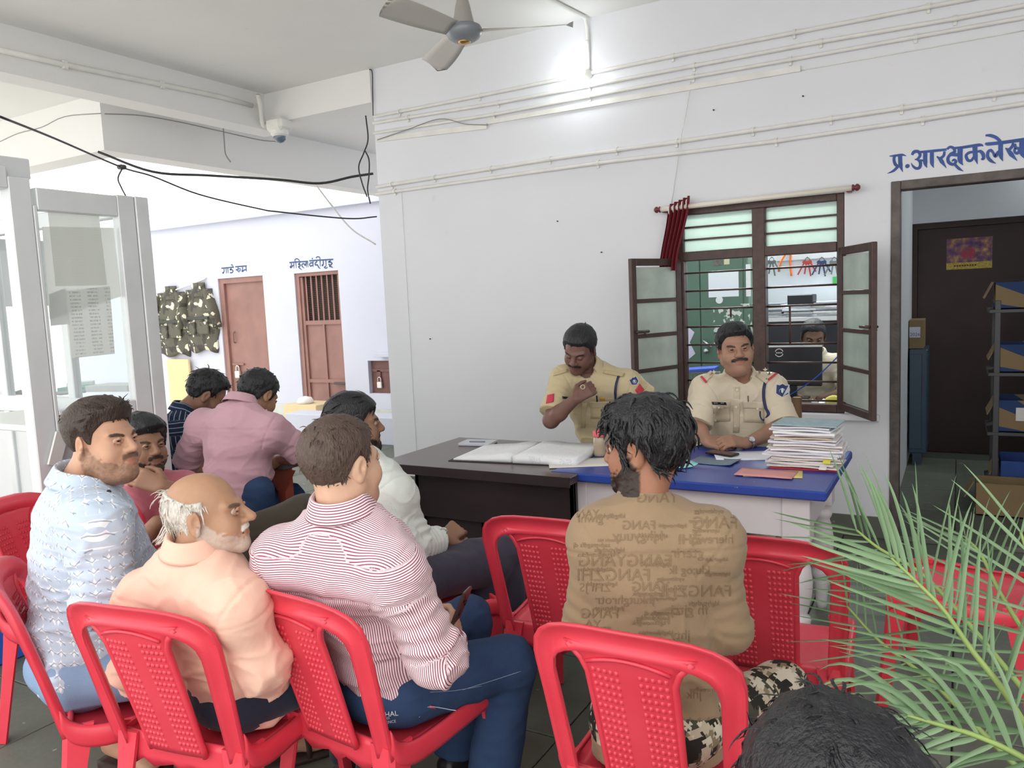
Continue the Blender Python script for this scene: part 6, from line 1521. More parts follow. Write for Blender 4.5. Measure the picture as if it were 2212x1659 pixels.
    side_m = np.abs(N@side) > .75; uv[:, 0] = np.where(side_m & (tt < .8), Lf, uv[:, 0])
    for i in (0, 1):
        def segd(a, b):
            v = b-a; t = np.clip(((V-a)@v)/(v@v), 0, 1); return np.linalg.norm(V-a-t[:, None]*v, axis=1), t
        d1, t1 = segd(sh[i]+(el[i]-sh[i])*.12, el[i]); d2, t2 = segd(el[i], el[i]+(wr[i]-el[i])*max(.01, min(1, sl-1)))
        dmin = np.minimum(d1, d2 if sl > 1 else 9); ina = (dmin < .078*bulk) & (((V-sh[i])@side)*(1 if i else -1) > -.035)
        av = np.where((d1 <= d2)[:, None] | (sl <= 1), unit(el[i]-sh[i]), unit(wr[i]-el[i]))
        ref = unit(np.cross(unit(el[i]-sh[i]), fr)); ref2 = np.cross(unit(el[i]-sh[i]), ref)
        rel = V-sh[i]; circ = np.arctan2(rel@ref2-((rel*av).sum(1))*0, rel@ref)
        base = np.where((d1 <= d2)[:, None], sh[i]+np.clip(t1, 0, 1)[:, None]*(el[i]-sh[i]), el[i]+t2[:, None]*(wr[i]-el[i])) if sl > 1 else sh[i]+np.clip(t1, 0, 1)[:, None]*(el[i]-sh[i])
        rr_ = V-base; circ = np.arctan2(rr_@ref2, rr_@ref)
        uv[ina, 0] = circ[ina]*.062; uv[ina, 1] = np.where(d1 <= d2, t1*np.linalg.norm(el[i]-sh[i]), .3+t2*.25)[ina]; uv[ina, 2] = 2.
        alng = np.where(d1 <= d2, t1, 1+t2) if sl > 1 else t1
        rip = np.sin(alng*34+circ*1.4+vnoise(V, 16, 7)*2.2)
        armw = np.where(ina, rip*(.35+.8*np.exp(-((alng-1.)/.35)**2)), armw)
    disp = wamp*np.where(uv[:, 2] > 1.5, .55*fold+.75*armw, fold*boost)
    yk = S_.get('yoke', .80)
    seam = np.exp(-((tt-yk)/.009)**2)*(Lf < .02)*(uv[:, 2] < 1.5)*S_.get('seam', 1.)
    for i in (0, 1):
        ad = unit(el[i]-sh[i]); q_ = (V-sh[i])@(unit(side*(1 if i else -1)*.75+ad*.65)); seam = np.maximum(seam, np.exp(-((q_-.012)/.0045)**2)*(np.linalg.norm(V-sh[i], axis=1) < .12))
    disp = disp*(1-.6*seam)-.0034*seam
    V = V+N*disp[:, None]
    so = mesh('shirt', V, F, S_['mat'], root, True, True, label=S_.get('label')); set_vec(so, uv, 'suv'); root['_'] = 0; del root['_']
    # ---------------- collar
    if S_.get('collar', True):
        Rn = (S_.get('cr', .066)+.004)*bulk; nu_ = 40; gap = S_.get('cgap', .42); upv = unit(nd*.7+unit(ax)*.3); rs_ = unit(side-upv*(side@upv)); fs_ = np.cross(upv, rs_)
        base = neck+upv*S_.get('cup', .022)
        def cf(u, v):
            a = -math.pi/2+gap+u*(2*math.pi-2*gap)  # start front-left going round the back
            a = math.pi/2+gap+u*(2*math.pi-2*gap)
            ca, sa = math.cos(a), math.sin(a); front = max(0, sa)
            pt = max(0, 1-min(u, 1-u)/.14)
            if v < .4: k = v/.4; r = Rn-.004+.002*k; z = .002+.034*k*(1-.3*front)
            elif v < .55: k = (v-.4)/.15; r = Rn-.002+.007*k; z = .036*(1-.28*front)+.003*math.sin(k*math.pi)
            else: k = (v-.55)/.45; r = Rn+.006+(.021+.02*pt)*k; z = .036*(1-.28*front)-(.046+.034*pt*pt)*k
            dz = -.022*front
            return base+rs_*ca*r+fs_*(sa*r*.98+.006)+upv*(z+dz)
        b = MB(); b.slab(cf, nu_, 12, lambda u, v: unit(base-np.asarray(cf(u, v)))*.003)
        co = b.build('collar', S_.get('collmat', S_['mat']), root, True, True, fix=True)
        Vc = np.array([cf(i/nu_, j/12) for j in range(13) for i in range(nu_+1)]*2); cu = np.zeros((len(co.data.vertices), 3))
        jj = np.array([j/12 for j in range(13) for i in range(nu_+1)]*2); cu[:len(jj), 0] = 0; cu[:len(jj), 1] = jj*.09; cu[:, 2] = 1.
        ii = np.array([i/nu_ for j in range(13) for i in range(nu_+1)]*2); cu[:len(ii), 0] = ii*.4
        set_vec(co, cu, 'suv')
    elif S_.get('rib'):
        b = MB(); upv = unit(nd*.6+unit(ax)*.4); rs_ = unit(side-upv*(side@upv)); fs_ = np.cross(upv, rs_); Rn = S_.get('cr', .066)*bulk
        b.tube([neck+upv*(.020-.03*max(0, math.sin(a)))+rs_*math.cos(a)*Rn+fs_*(math.sin(a)*Rn+.008) for a in np.linspace(0, 2*math.pi, 33)], .0085, 8, False)
        b.build('neckband', S_['mat'], root, True, True)
    # ---------------- trousers
    T = trousers
    if T and kn is not None:
        kn = [np.asarray(q, float) for q in kn]; an = [np.asarray(q, float) for q in an]
        pts = np.array([pel, *kn, *an]); G = Field(pts.min(0)-.2, pts.max(0)+.2, T.get('h', .0075)); tw = T.get('w', 1.)
        G.eseg(pel-unit(ax)*.02, pel+unit(ax)*.12, (.165*bulk, .12*bulk), (.158*bulk, .118*bulk), hip, .03)
        G.ell(pel-fr*.03-unit(ax)*.02, (.16*bulk, .13*bulk, .1*bulk), .03)
        for i, sg in ((0, -1), (1, 1)):
            hj = pel+hip*sg*.09*bulk-np.array((0, 0, .015)); G.cone(hj, kn[i], .09*bulk*tw, .067*tw, .04)
            G.cone(kn[i], an[i]+unit(an[i]-kn[i])*T.get('len', .0), .066*tw, T.get('cuff', .058)*tw, .02, c1=True)
        V, F = G.mesh(); N = vnormals(V, F)
        fo = vnoise(V*np.array((1.4, 1.4, 1.4)), 12, 31)*.6+vnoise(V, 27, 32)*.4+.5*(1-2*np.abs(vnoise(V*np.array((1., 1., 1.8)), 14, 33)))
        kd = np.minimum(np.linalg.norm(V-kn[0], axis=1), np.linalg.norm(V-kn[1], axis=1)); V = V+N*(T.get('wr', .006)*fo*(.5+.7*np.exp(-(kd/.12)**2)))[:, None]
        to = mesh('trousers', V, F, T['mat'], root, True, True)
        if shoes and not shoes.get('bare'):
            for i in (0, 1):
                fd = unit(shoes['dir'][i]); a_ = an[i]; G = Field(a_-.32, a_+.32, .007); z0 = a_[2]
                G.cone(a_+np.array((0, 0, .0)), a_-np.array((0, 0, .04)), .045, .042, .02); G.eseg(a_-fd*.05+np.array((0, 0, -.045)), a_+fd*.15+np.array((0, 0, -.055)), (.038, .034), (.043, .022), np.cross(fd, (0, 0, 1)), .03); G.cut((0, 0, max(.003, z0-.085)), (0, 0, -1))
                V, F = G.mesh(); mesh('shoe', V, F, shoes['mat'], root, True, True)
        elif shoes:
            for i in (0, 1):
                fd = unit(shoes['dir'][i]); a_ = an[i]; b = MB(); sd = np.cross(fd, (0, 0, 1.))
                b.slab(lambda u, v: a_+fd*(-.075+.27*u)+sd*(v-.5)*(.075+.03*math.sin(u*2.4))*(1 if 0 < u < 1 else .7)+np.array((0, 0, -.1)), 12, 4, (0, 0, .02)); b.build('sandal_sole', shoes['mat'], root, True, True, fix=True)
                b = MB(); b.tube([a_+fd*.09+sd*.052+np.array((0, 0, -.085)), a_+fd*.09+sd*.03+np.array((0, 0, -.03)), a_+fd*.09-sd*.03+np.array((0, 0, -.03)), a_+fd*.09-sd*.052+np.array((0, 0, -.085))], .012, 8, flat=.5); b.build('sandal_strap', shoes['mat'], root, True, True)
    root_info = dict(root=root, shirt=so, body=bo, toW=toW, side=side, fr=fr, ax=ax, tips=tipsall)
    return root_info
def bvh_of(o):
    me = o.data; off = np.zeros(3); q = o
    while q is not None: off += np.array(q.location); q = q.parent
    V = np.empty(len(me.vertices)*3); me.vertices.foreach_get('co', V); V = V.reshape(-1, 3)+off
    return BVHTree.FromPolygons([tuple(v) for v in V], [tuple(p.vertices) for p in me.polygons])
def drape(V, bv, d, off=.0015, start=.5):
    """project points along direction d onto a surface"""
    d = Vector(unit(d)); out = []
    for p in V:
        o = Vector(p)-d*start; h = bv.ray_cast(o, d)
        out.append(np.array(h[0])-np.array(d)*off if h[0] is not None else np.array(p))
    return np.array(out)
# ------------------------------------------------------------------ the people
FWH = unit(np.array((FW[0], FW[1], 0))); RTH = unit(np.array((RT[0], RT[1], 0))); ZU = np.array((0, 0, 1.))
def hd_(a, b, c=0.): return RTH*a+FWH*b+ZU*c          # picture-right, away, up
SHORT = [(-.13, -.05), (-.075, -.055), (-.048, -.035), (-.03, .012), (-.004, .034), (.010, .012), (.022, .008), (.032, .04), (.056, .072), (.085, .076), (.13, .095)]
LOW = [(-.13, -.06), (-.075, -.065), (-.048, -.05), (-.03, -.0), (-.004, .03), (.010, .0), (.024, -.01), (.034, .03), (.056, .06), (.085, .064), (.13, .09)]
# ---- clothing materials
M_KHAKI1 = cloth('khaki_cotton_tan', 'c6b793'); M_KHAKI2 = cloth('khaki_cotton_pale', 'd6cab4')
M_MAUVE = cloth('mauve_polo_knit', 'c9a0ac'); M_PEACH = cloth('peach_cotton', 'e8bda9'); M_SALMON = cloth('salmon_cotton', 'c4707c')
M_OLIVE = cloth('olive_brown_twill', '4a453c'); M_NAVYT = cloth('dark_navy_cotton', '272c3c'); M_PLUMT = cloth('slate_purple_trouser', '3f3c4c')
M_DARKT = cloth('dark_trouser', '2a2a30')
def denim(name, c0, c1):
    m = mat(name, c0, .85, spec=.2); t = NT(m); o = t.obj(); n = t.noise(o, 6, 5); w_ = t.noise(o, 420, 2)
    t.l(t.mix(t.math('MULTIPLY_ADD', w_, .35, t.math('MULTIPLY', n, .65)), lin(c0), lin(c1)), t.b.inputs['Base Color']); t.bump(t.math('ADD', t.noise(o, 20, 3), t.math('MULTIPLY', w_, .15)), .35); return m
M_JEAN = denim('dark_blue_denim', '1c2c4c', '40587c'); M_JEANL = denim('pale_blue_denim', '5c7aa4', '9db4cf')
def striped(name, c0, c1, freq, duty=.5, soft=False):
    m = mat(name, c0, .8, spec=.2); t = NT(m); a = t.attr('suv'); sp = t.n('SeparateXYZ'); t.l(a.outputs['Vector'], sp.inputs[0])
    yoke = t.math('COMPARE', sp.outputs[2], 1., .5)
    mx = t.n('Mix', data_type='FLOAT'); t.l(yoke, mx.inputs[0]); t.l(sp.outputs[0], mx.inputs[2]); t.l(sp.outputs[1], mx.inputs[3])
    s_ = t.math('FRACT', t.math('MULTIPLY', mx.outputs[0], freq)); k = t.math('LESS_THAN', s_, duty)
    t.l(t.mix(k, lin(c0), lin(c1)), t.b.inputs['Base Color']); t.bump(t.noise(t.obj(), 22, 3), .3); return m
M_STRIPE = striped('burgundy_pinstripe', 'f0e6ea', '96465e', 185, .40)
M_NAVYS = striped('navy_stripe', '26344c', '9aa6b8', 42, .17)
def printed():
    m = mat('pale_blue_chevron_print', 'cfd8e6', .8, spec=.2); t = NT(m); a = t.attr('suv'); sp = t.n('SeparateXYZ'); t.l(a.outputs['Vector'], sp.inputs[0])
    fu = t.math('SUBTRACT', t.math('FRACT', t.math('MULTIPLY', sp.outputs[0], 31)), .5); fv = t.math('SUBTRACT', t.math('FRACT', t.math('MULTIPLY', sp.outputs[1], 31)), .5)
    au, av = t.math('ABSOLUTE', fu), t.math('ABSOLUTE', fv)
    # white four-point stars
    star = t.math('LESS_THAN', t.math('MINIMUM', t.math('ADD', t.math('MULTIPLY', au, 3.), av), t.math('ADD', au, t.math('MULTIPLY', av, 3.))), .42)
    # dark chevrons, one arm of each
    ch = t.math('ABSOLUTE', t.math('SUBTRACT', t.math('ADD', au, t.math('MULTIPLY', fv, .9)), .12))
    chv = t.math('MULTIPLY', t.math('LESS_THAN', ch, .055), t.math('MULTIPLY', t.math('GREATER_THAN', fv, -.34), t.math('LESS_THAN', au, .36)))
    n = t.noise(t.obj(), 9, 3)
    chv = t.math('MULTIPLY', chv, t.math('GREATER_THAN', t.math('MULTIPLY_ADD', n, .8, t.math('MULTIPLY', fu, .5)), .3))
    c = t.mix(star, lin('bccadc'), lin('e8eef6')); c = t.mix(t.math('MULTIPLY', chv, .65), c, lin('6a7488'))
    t.l(c, t.b.inputs['Base Color']); t.bump(t.noise(t.obj(), 20, 3), .3); return m
M_PRINT = printed()
def specks():
    m = mat('white_speckled_cotton', 'dfe3df', .8, spec=.2); t = NT(m); o = t.obj(); v = t.n('TexVoronoi'); v.inputs['Scale'].default_value = 150; t.l(o, v.inputs['Vector'])
    k = t.math('LESS_THAN', v.outputs['Distance'], .16); k = t.math('MULTIPLY', k, t.math('GREATER_THAN', t.noise(o, 60, 2), .52)); t.l(t.mix(t.math('MULTIPLY', k, .6), lin('dde3de'), lin('7f8a90')), t.b.inputs['Base Color']); t.bump(t.noise(o, 20, 3), .3); return m
M_SPECK = specks()
def camo(name, cols, sc, px=0.):
    m = mat(name, cols[0], .85, spec=.2); t = NT(m); o = t.obj()
    if px:
        sn = t.n('VectorMath', operation='SNAP'); t.l(o, sn.inputs[0]); sn.inputs[1].default_value = (px, px, px); o = sn.outputs[0]
    c = lin(cols[0])
    for i, cc in enumerate(cols[1:]):
        mp = t.n('Mapping'); mp.inputs['Location'].default_value = (3.1*i, 1.7*i, 5*i); t.l(o, mp.inputs[0])
        c = t.mix(t.math('GREATER_THAN', t.noise(mp.outputs[0], sc, 2), .55), c, lin(cc))
    t.l(c, t.b.inputs['Base Color']); return m
M_CAMOD = camo('digital_camouflage', ['bdb09a', '857a62', '4a4a3e', '2e2c28', 'cfc6b4'], 20, .0075)
M_TEE = cloth('brown_jersey', '947e64', .04)
M_TEEP = mat('brown_tonal_print', '826c52', .85)
M_SHOE = mat('dark_sandal', '3a2c26', .6); M_SHOEB = mat('black_shoe', '1c1b1d', .4)
L_ = lambda i, p: p
ANK = lambda p, z=.1: np.array((p[0], p[1], z))

# 1 ---- man in the brown printed shirt (back to us, looking left)
BR = person('man seen from behind in a brown lettered T-shirt, black wavy hair and beard',
  pel=(-.625, 1.72, .54), neck=PX(1388, 1084, 1.90), head=PX(1392, 972, 1.93), hf=hd_(-.82, .57, -.12), up=(0, 0, 1), hs=.92,
  sh=(PX(1298, 1150, 1.90), PX(1535, 1156, 1.86)), el=(PX(1270, 1345, 1.94), PX(1566, 1355, 1.90)), wr=(PX(1345, 1400, 2.15), PX(1500, 1405, 2.12)),
  kn=((-.82, 2.12, .51), (-.40, 2.09, .485)), an=((-.80, 2.2, .1), (-.42, 2.12, .1)), skin='9a6a52', armskin='86604c', bulk=.87, belly=.01,
  hair=dict(line=[(-.13, -.062), (-.075, -.07), (-.05, -.06), (-.028, .01), (-.004, .03), (.012, -.015), (.026, -.02), (.036, .03), (.056, .06), (.085, .066), (.13, .08)], th=.020, amp=.006, nf=34, st=(1, 1, .5), fade=.04, top=.35, front=.5, back=.25, locks=dict(n=900, len=.055, r=.0042, lift=.02, droop=.25, curl=.6, rand=.2, hug=-.3)),
  feats=dict(beard=.95, must=.9, nose=1.), hands=(dict(d=(.6, .6, -.2), n=(0, .2, 1), side=1), dict(d=(-.6, .6, -.2), n=(0, .2, 1), side=-1)),
  shirt=dict(mat=M_TEE, sleeve=1.05, collar=False, rib=True, cr=.062, ext=.2, hemk=.9, inf=.012, loose=.012, wr=.0032, h=.005),
  trousers=dict(mat=M_CAMOD, w=.98), shoes=dict(mat=M_SHOEB, dir=[(0, 1, 0), (.3, 1, 0)]))
# tonal lettering on the back, wrapped on the cloth
bpy.context.view_layer.update(); bv = bvh_of(BR['shirt']); rg = random.Random(5); pr = MB()
words = [('YANG', 1420, 1075, 40), ('FANG', 1545, 1130, 46), ('FANG', 1380, 1135, 34), ('kjhgyuuy', 1378, 1158, 38), ('hierewq', 1540, 1165, 34), ('ZHI', 1490, 1166, 38), ('giwhl', 1275, 1120, 32), ('FANGYANG', 1350, 1212, 46), ('gterir', 1485, 1195, 38), ('FANGZHI', 1325, 1243, 46), ('klu;og lk', 1490, 1232, 32), ('FANGZHI', 1505, 1278, 44), ('YANG', 1405, 1268, 36), ('ZHI JS', 1285, 1270, 32), ('jhkutghrotr', 1350, 1296, 34), ('fh gjtrj', 1490, 1318, 38), ('FANG', 1295, 1326, 38), ('FA', 1430, 1338, 40), ('jhty', 1470, 1372, 36), ('FANG', 1510, 1565, 48), ('hierewq', 1545, 1600, 34), ('jnk', 1500, 1500, 34), ('YANG', 1260, 1110, 30), ('YA', 1280, 1350, 34)]
small = ['klgfytuthgfs', 'uytrewfhgt', 'klaghjkowfaka', 'jhgfdytuiop', 'oytfdnvtdgg', 'hgtfrnowghk', 'ajvtecki hkl', 'sadvmsgdfs dj', 'klhgdftykjh']
RTC = np.stack([RT, UP, -FW], 1)
def put_word(tx, px, py, hpx, z=1.75):
    P = PX(px, py, z); V, F = text_mesh(tx, hpx/F_PX*z*.82, RTC, P, mirror=True)
    if len(V) == 0: return
    bm = bmesh.new(); vs = [bm.verts.new(v) for v in V]
    for f in F:
        try: bm.faces.new([vs[i] for i in f])
        except ValueError: pass
    bmesh.ops.triangulate(bm, faces=bm.faces)
    for _ in range(2):
        es = [e for e in bm.edges if e.calc_length() > .012]
        if es: bmesh.ops.subdivide_edges(bm, edges=es, cuts=1); bmesh.ops.triangulate(bm, faces=bm.faces)
    bm.verts.index_update()
    ok = {}; out = []; base = len(pr.V)
    for v in bm.verts:
        d = v.co-Vector(CAM); h = bv.ray_cast(Vector(CAM), d.normalized())
        if h[0] is not None and (h[0]-Vector(CAM)).length < 2.25: ok[v.index] = len(out); out.append(np.array(h[0])-np.array(d.normalized())*.0016)
    pr.V += [tuple(q) for q in out]
    for f in bm.faces:
        if all(v.index in ok for v in f.verts): pr.F.append(tuple(base+ok[v.index] for v in f.verts))
    bm.free()
for wv in words: put_word(*wv)
for i in range(30): put_word(rg.choice(small), rg.choice((1300, 1430, 1540))+rg.uniform(-30, 30), 1104+i*10.5 if i < 26 else 1460+30*(i-26), rg.uniform(13, 18))
pr.build('shirt_print', M_TEEP, BR['root'], False, True, label='darker brown lettering printed on the shirt', kind='stuff')

# 2 ---- man in the striped shirt
ST = person('man in a burgundy-and-white striped shirt and blue jeans holding a phone, seen from behind',
  pel=(-1.375, 1.625, .54), neck=PX(738, 1112, 1.97), head=PX(742, 1006, 1.98), hf=hd_(.62, .78, .02), hs=.94,
  sh=(PX(612, 1200, 2.02), PX(846, 1225, 1.90)), el=(PX(590, 1420, 2.15), PX(942, 1420, 1.96)), wr=(PX(760, 1430, 2.3), PX(966, 1392, 2.12)),
  kn=((-1.36, 2.02, .54), PX(1100, 1432, 2.3)), an=((-1.42, 2.0, .1), (-1.20, 1.86, .1)), hip=(.97, -.22, 0), skin='cda58c', bulk=.96, belly=.02,
  hair=dict(line=SHORT, th=.011, amp=.003, nf=60, mat=M_HAIRG, top=.5, back=.3, locks=dict(n=700, len=.026, r=.0020, lift=.22, droop=.3, curl=.4, rand=.4)),
  feats=dict(fat=.5), hands=(dict(d=(.7, .7, 0), n=(0, 0, 1), side=1), dict(d=PX(984, 1335, 2.2)-PX(966, 1392, 2.12), n=RTH*.8-FWH*.3, side=1, curl=(.75, .8, .8, .8), thumb=(.2, .3))),
  shirt=dict(mat=M_STRIPE, sleeve=1.75, ext=.16, hemk=1.0, inf=.014, loose=.022, wr=.0065, h=.0048, cr=.066, yoke=.72),
  trousers=dict(mat=M_JEAN, w=1.12, cuff=.07, h=.0065, wr=.007), shoes=dict(mat=M_SHOEB, dir=[(.2, 1, 0), (.3, 1, 0)]))
ph = PX(990, 1325, 2.17); t = thing('phone', ph, 'dark brown-cased phone held by the man in the striped shirt', 'phone')
Rp = np.stack([unit(FWH*.9+RTH*.3), unit(-RTH*.75+FWH*.25+ZU*.0), ZU], 1); up_ = unit(ZU*.9+RTH*.4); xx = unit(FWH*.75+RTH*.2); xx = unit(xx-up_*(xx@up_)); Rp = np.stack([xx, np.cross(up_, xx), up_], 1)
b = MB(); b.box((0, 0, 0), (.072, .010, .150), R=Rp, bev=.004); b.build('phone_case', mat('brown_phone_case', '4a3634', .3), t)
for k in range(3):
    b = MB(); b.lathe(Rp@np.array((.016*(1 if k % 2 else -1), -.006, .05-.02*k)), [(.009, -.001), (.009, .001), (.006, .0015)], 12, Rp@rotx(math.pi/2)); b.build('lens', mat('lens_glass', '15151a', .05), t, True)

# 3 ---- old bald man
OLD = person('bald old man with white hair fringe and beard in a peach shirt, in profile',
  pel=(-1.735, 1.41, .53), neck=PX(412, 1200, 1.98), head=PX(450, 1116, 2.0), hf=hd_(.985, .08, .10), hs=.91,
  sh=(PX(312, 1290, 2.06), PX(508, 1300, 1.92)), el=(PX(300, 1450, 2.2), PX(566, 1432, 1.98)), wr=(PX(500, 1480, 2.3), PX(584, 1462, 2.16)),
  kn=((-1.76, 1.86, .54), (-1.48, 1.78, .54)), an=((-1.7, 1.80, .1), (-1.5, 1.68, .1)), hip=(.98, -.18, 0), skin='ae866a', armskin='7c5a4a', bulk=.80, belly=.015,
  hair=dict(line=[(-.13, -.07), (-.07, -.075), (-.045, -.06), (-.03, .0), (-.008, .032), (.006, .02), (.014, .03), (.02, .12), (.13, .2)], th=.007, amp=.003, nf=70, mat=M_HAIRW, mask=lambda X, Y, Z: (Z-.058-np.clip(-Y-.02, 0, .1)*.45), locks=dict(n=260, len=.05, r=.002, lift=.25, droop=.7, curl=.3, rand=.3, crown=(0, 0, .14))),
  feats=dict(stub=.72, beardcol='c9c2ba', must=.95, mustcol='e4e0da', brow='5c4a40', nose=1.25, nr=.88, nx=.0), hands=(dict(d=(.8, .5, -.2), n=(0, 0, 1), side=1), dict(d=hd_(-.35, .75, -.55), n=hd_(.5, -.1, .8), side=-1, curl=(.5, .55, .6, .6))),
  shirt=dict(mat=M_PEACH, sleeve=1.75, ext=.32, hemk=1.0, inf=.018, loose=.026, wr=.0065, cr=.062, hemtilt=.0),
  trousers=dict(mat=M_NAVYT, w=1.1), shoes=dict(mat=M_SHOE, dir=[(.2, 1, 0), (.3, 1, 0)]))
# tuft of hair at the nape
b = MB(); rr = random.Random(2)
p0 = PX(362, 1140, 2.0)
for i in range(26):
    o_ = np.array([rr.gauss(0, .006) for _ in range(3)]); b.tube(smooth_path([p0+o_+RTH*.02+ZU*.02, p0+o_, p0+o_-RTH*.012-ZU*.02, p0+o_-RTH*(.025+.01*rr.random())-ZU*.035+FWH*rr.gauss(0, .008)], 3), [.0022, .0022, .0022, .002, .002, .002, .0016, .0014, .0009, .0004], 4, False)
b.build('hair_tuft', M_HAIRW, OLD['root'], True, True)

# 4 ---- man in the pale printed shirt
PR = person('man in a pale blue chevron-print shirt with swept brown hair, in profile at the left',
  pel=(-2.29, 1.34, .54), neck=PX(178, 1050, 2.28), head=PX(226, 958, 2.28), hf=hd_(.94, -.30, .06), hs=.93,
  sh=(PX(196, 1110, 2.50), PX(205, 1128, 2.13)), el=(PX(300, 1290, 2.6), PX(228, 1300, 2.12)), wr=(PX(420, 1330, 2.6), PX(360, 1370, 2.2)),
  kn=((-1.98, 1.72, .55), (-1.86, 1.50, .55)), an=((-2.02, 1.8, .1), PX(255, 1592, 2.55)), hip=hd_(.2, -1), skin='c0947a', bulk=1.1, belly=.04,
  hair=dict(line=SHORT, th=.009, amp=.003, nf=30, st=(1, .4, 1), mat=M_HAIRB, top=2.2, front=.9, fade=.05, locks=dict(n=420, len=.05, r=.0026, lift=.06, droop=.02, curl=.15, rand=.12, zmin=.075, crown=(.05, .13, .09))),
  feats=dict(stub=.55, must=.5, fat=.8, open=.0008, gaze=.002), hands=(dict(d=(.9, .3, -.1), n=(0, 0, 1), side=1), dict(d=(.9, .3, -.1), n=(0, 0, 1), side=-1)),
  shirt=dict(mat=M_PRINT, sleeve=1.15, ext=.3, hemk=.85, inf=.016, loose=.016, wr=.0065, h=.005, cr=.068, zmin=.485), trousers=dict(mat=M_JEANL, w=1.05, len=-.1), shoes=dict(mat=M_SHOE, bare=True, dir=[hd_(.8, .4), hd_(.85, -.35)]))
b = MB(); cp = PX(236, 1062, 2.14); b.disc(cp, .006, -FWH, .003); b.build('button', mat('dark_button', '20242e', .3), PR['root'], False, True)

# 5 ---- man in salmon behind him, chin on hand
PK = person('bearded man in a salmon shirt resting his chin on his hand',
  pel=PX(400, 1208, 3.3), neck=PX(318, 1048, 3.22), head=PX(310, 966, 3.15), hf=hd_(.78, -.6, .05), hs=.94,
  sh=(PX(398, 1056, 3.32), PX(278, 1092, 3.1)), el=(PX(446, 1085, 3.06), PX(290, 1190, 3.0)), wr=(PX(352, 1052, 2.98), PX(340, 1130, 2.9)),
  kn=(PX(655, 1105, 3.42), (-2.6, 2.35, .5)), an=(PX(640, 1190, 3.9), PX(566, 1290, 3.5)), skin='906a54', bulk=.93,
  hair=dict(line=LOW, th=.018, amp=.005, nf=40, top=.6, front=.5, locks=dict(n=200, len=.03, r=.003, lift=.2, droop=.2, curl=.7)),
  feats=dict(beard=.9, must=.95), hands=(dict(d=PX(312, 1036, 2.98)-PX(352, 1052, 2.98), n=hd_(-.1, -.75, .6), side=1, curl=(.35, .5, .6, .6)), None),
  shirt=dict(mat=M_SALMON, sleeve=.8, ext=.12, inf=.012, wr=.005, h=.007), trousers=dict(mat=M_OLIVE, w=1.12, cuff=.065, h=.009, wr=.008), shoes=dict(mat=M_SHOEB, dir=[hd_(.8, .3), hd_(.8, .3)]), hres=.004)

# 6 ---- man in the mauve polo leaning on the far table
MV = person('man in a mauve polo leaning on a table, head bent, seen from behind',
  pel=(-3.06, 2.56, .54), neck=PX(518, 878, 3.86), head=PX(558, 856, 3.98), hf=hd_(.45, .75, -.55), up=(0, 0, 1), hs=.98,
  sh=(PX(440, 915, 3.98), PX(585, 925, 3.80)), el=(PX(400, 1010, 4.2), PX(664, 985, 3.92)), wr=(PX(560, 1000, 4.12), PX(606, 992, 4.05)),
  kn=((-3.15, 3.02, .55), PX(560, 1062, 3.75)), an=((-3.15, 3.0, .1), ANK(PX(566, 1090, 3.8))), skin='9c765c', bulk=1.0, belly=.01,
  hair=dict(line=LOW, th=.018, amp=.006, nf=55, locks=dict(n=420, len=.02, r=.0035, lift=.35, droop=.1, curl=1.3)),
  feats=dict(nr=.85, nx=0.), hands=(dict(d=hd_(.95, .0, .0), n=ZU, side=-1, curl=(.7, .7, .7, .7)), dict(d=hd_(-.9, .1, -.1), n=hd_(-.1, -.5, .8), side=-1, curl=(.8, .8, .8, .8))),
  shirt=dict(mat=M_MAUVE, sleeve=.85, ext=.12, hemk=1., inf=.014, loose=.018, wr=.006, h=.007, cr=.064, hole=.04, cup=.02), trousers=dict(mat=M_JEAN, w=1.05, h=.009), shoes=dict(mat=M_SHOEB, dir=[(0, 1, 0), (0, 1, 0)]), hres=.004)
sp = MB(); sp.box(PX(577, 893, 3.86), (.008, .012, .045), R=rotz(.5)@rotx(.5), bev=.002); sp.build('phone', mat('pale_phone', 'c9bfc4', .3), None, label='pale phone at the bent face of the man in mauve', cat='phone')

# 7 ---- man in navy stripes
NV = person('man in a navy striped shirt bending forward beyond the glass cabin',
  pel=(-3.66, 2.78, .54), neck=PX(398, 892, 4.28), head=PX(447, 856, 4.3), hf=hd_(.75, .35, -.5), hs=1.0,
  sh=(PX(395, 915, 4.5), PX(372, 925, 4.15)), el=(PX(520, 1000, 4.6), PX(420, 1010, 4.2)), wr=(PX(560, 1010, 4.5), PX(500, 1010, 4.35)),
  kn=((-3.3, 3.1, .55), (-3.25, 2.95, .55)), an=((-3.3, 3.1, .1), (-3.25, 2.95, .1)), skin='8a6450', bulk=.95,
  hair=dict(line=SHORT, th=.015, amp=.004, nf=60, top=.7, locks=dict(n=300, len=.03, r=.0026, lift=.6, droop=0, curl=.4)),
  feats=dict(stub=.4), shirt=dict(mat=M_NAVYS, sleeve=.9, ext=.12, inf=.012, h=.007), trousers=dict(mat=M_DARKT, h=.01), shoes=dict(mat=M_SHOEB, dir=[(1, 0, 0), (1, 0, 0)]), hres=.004)

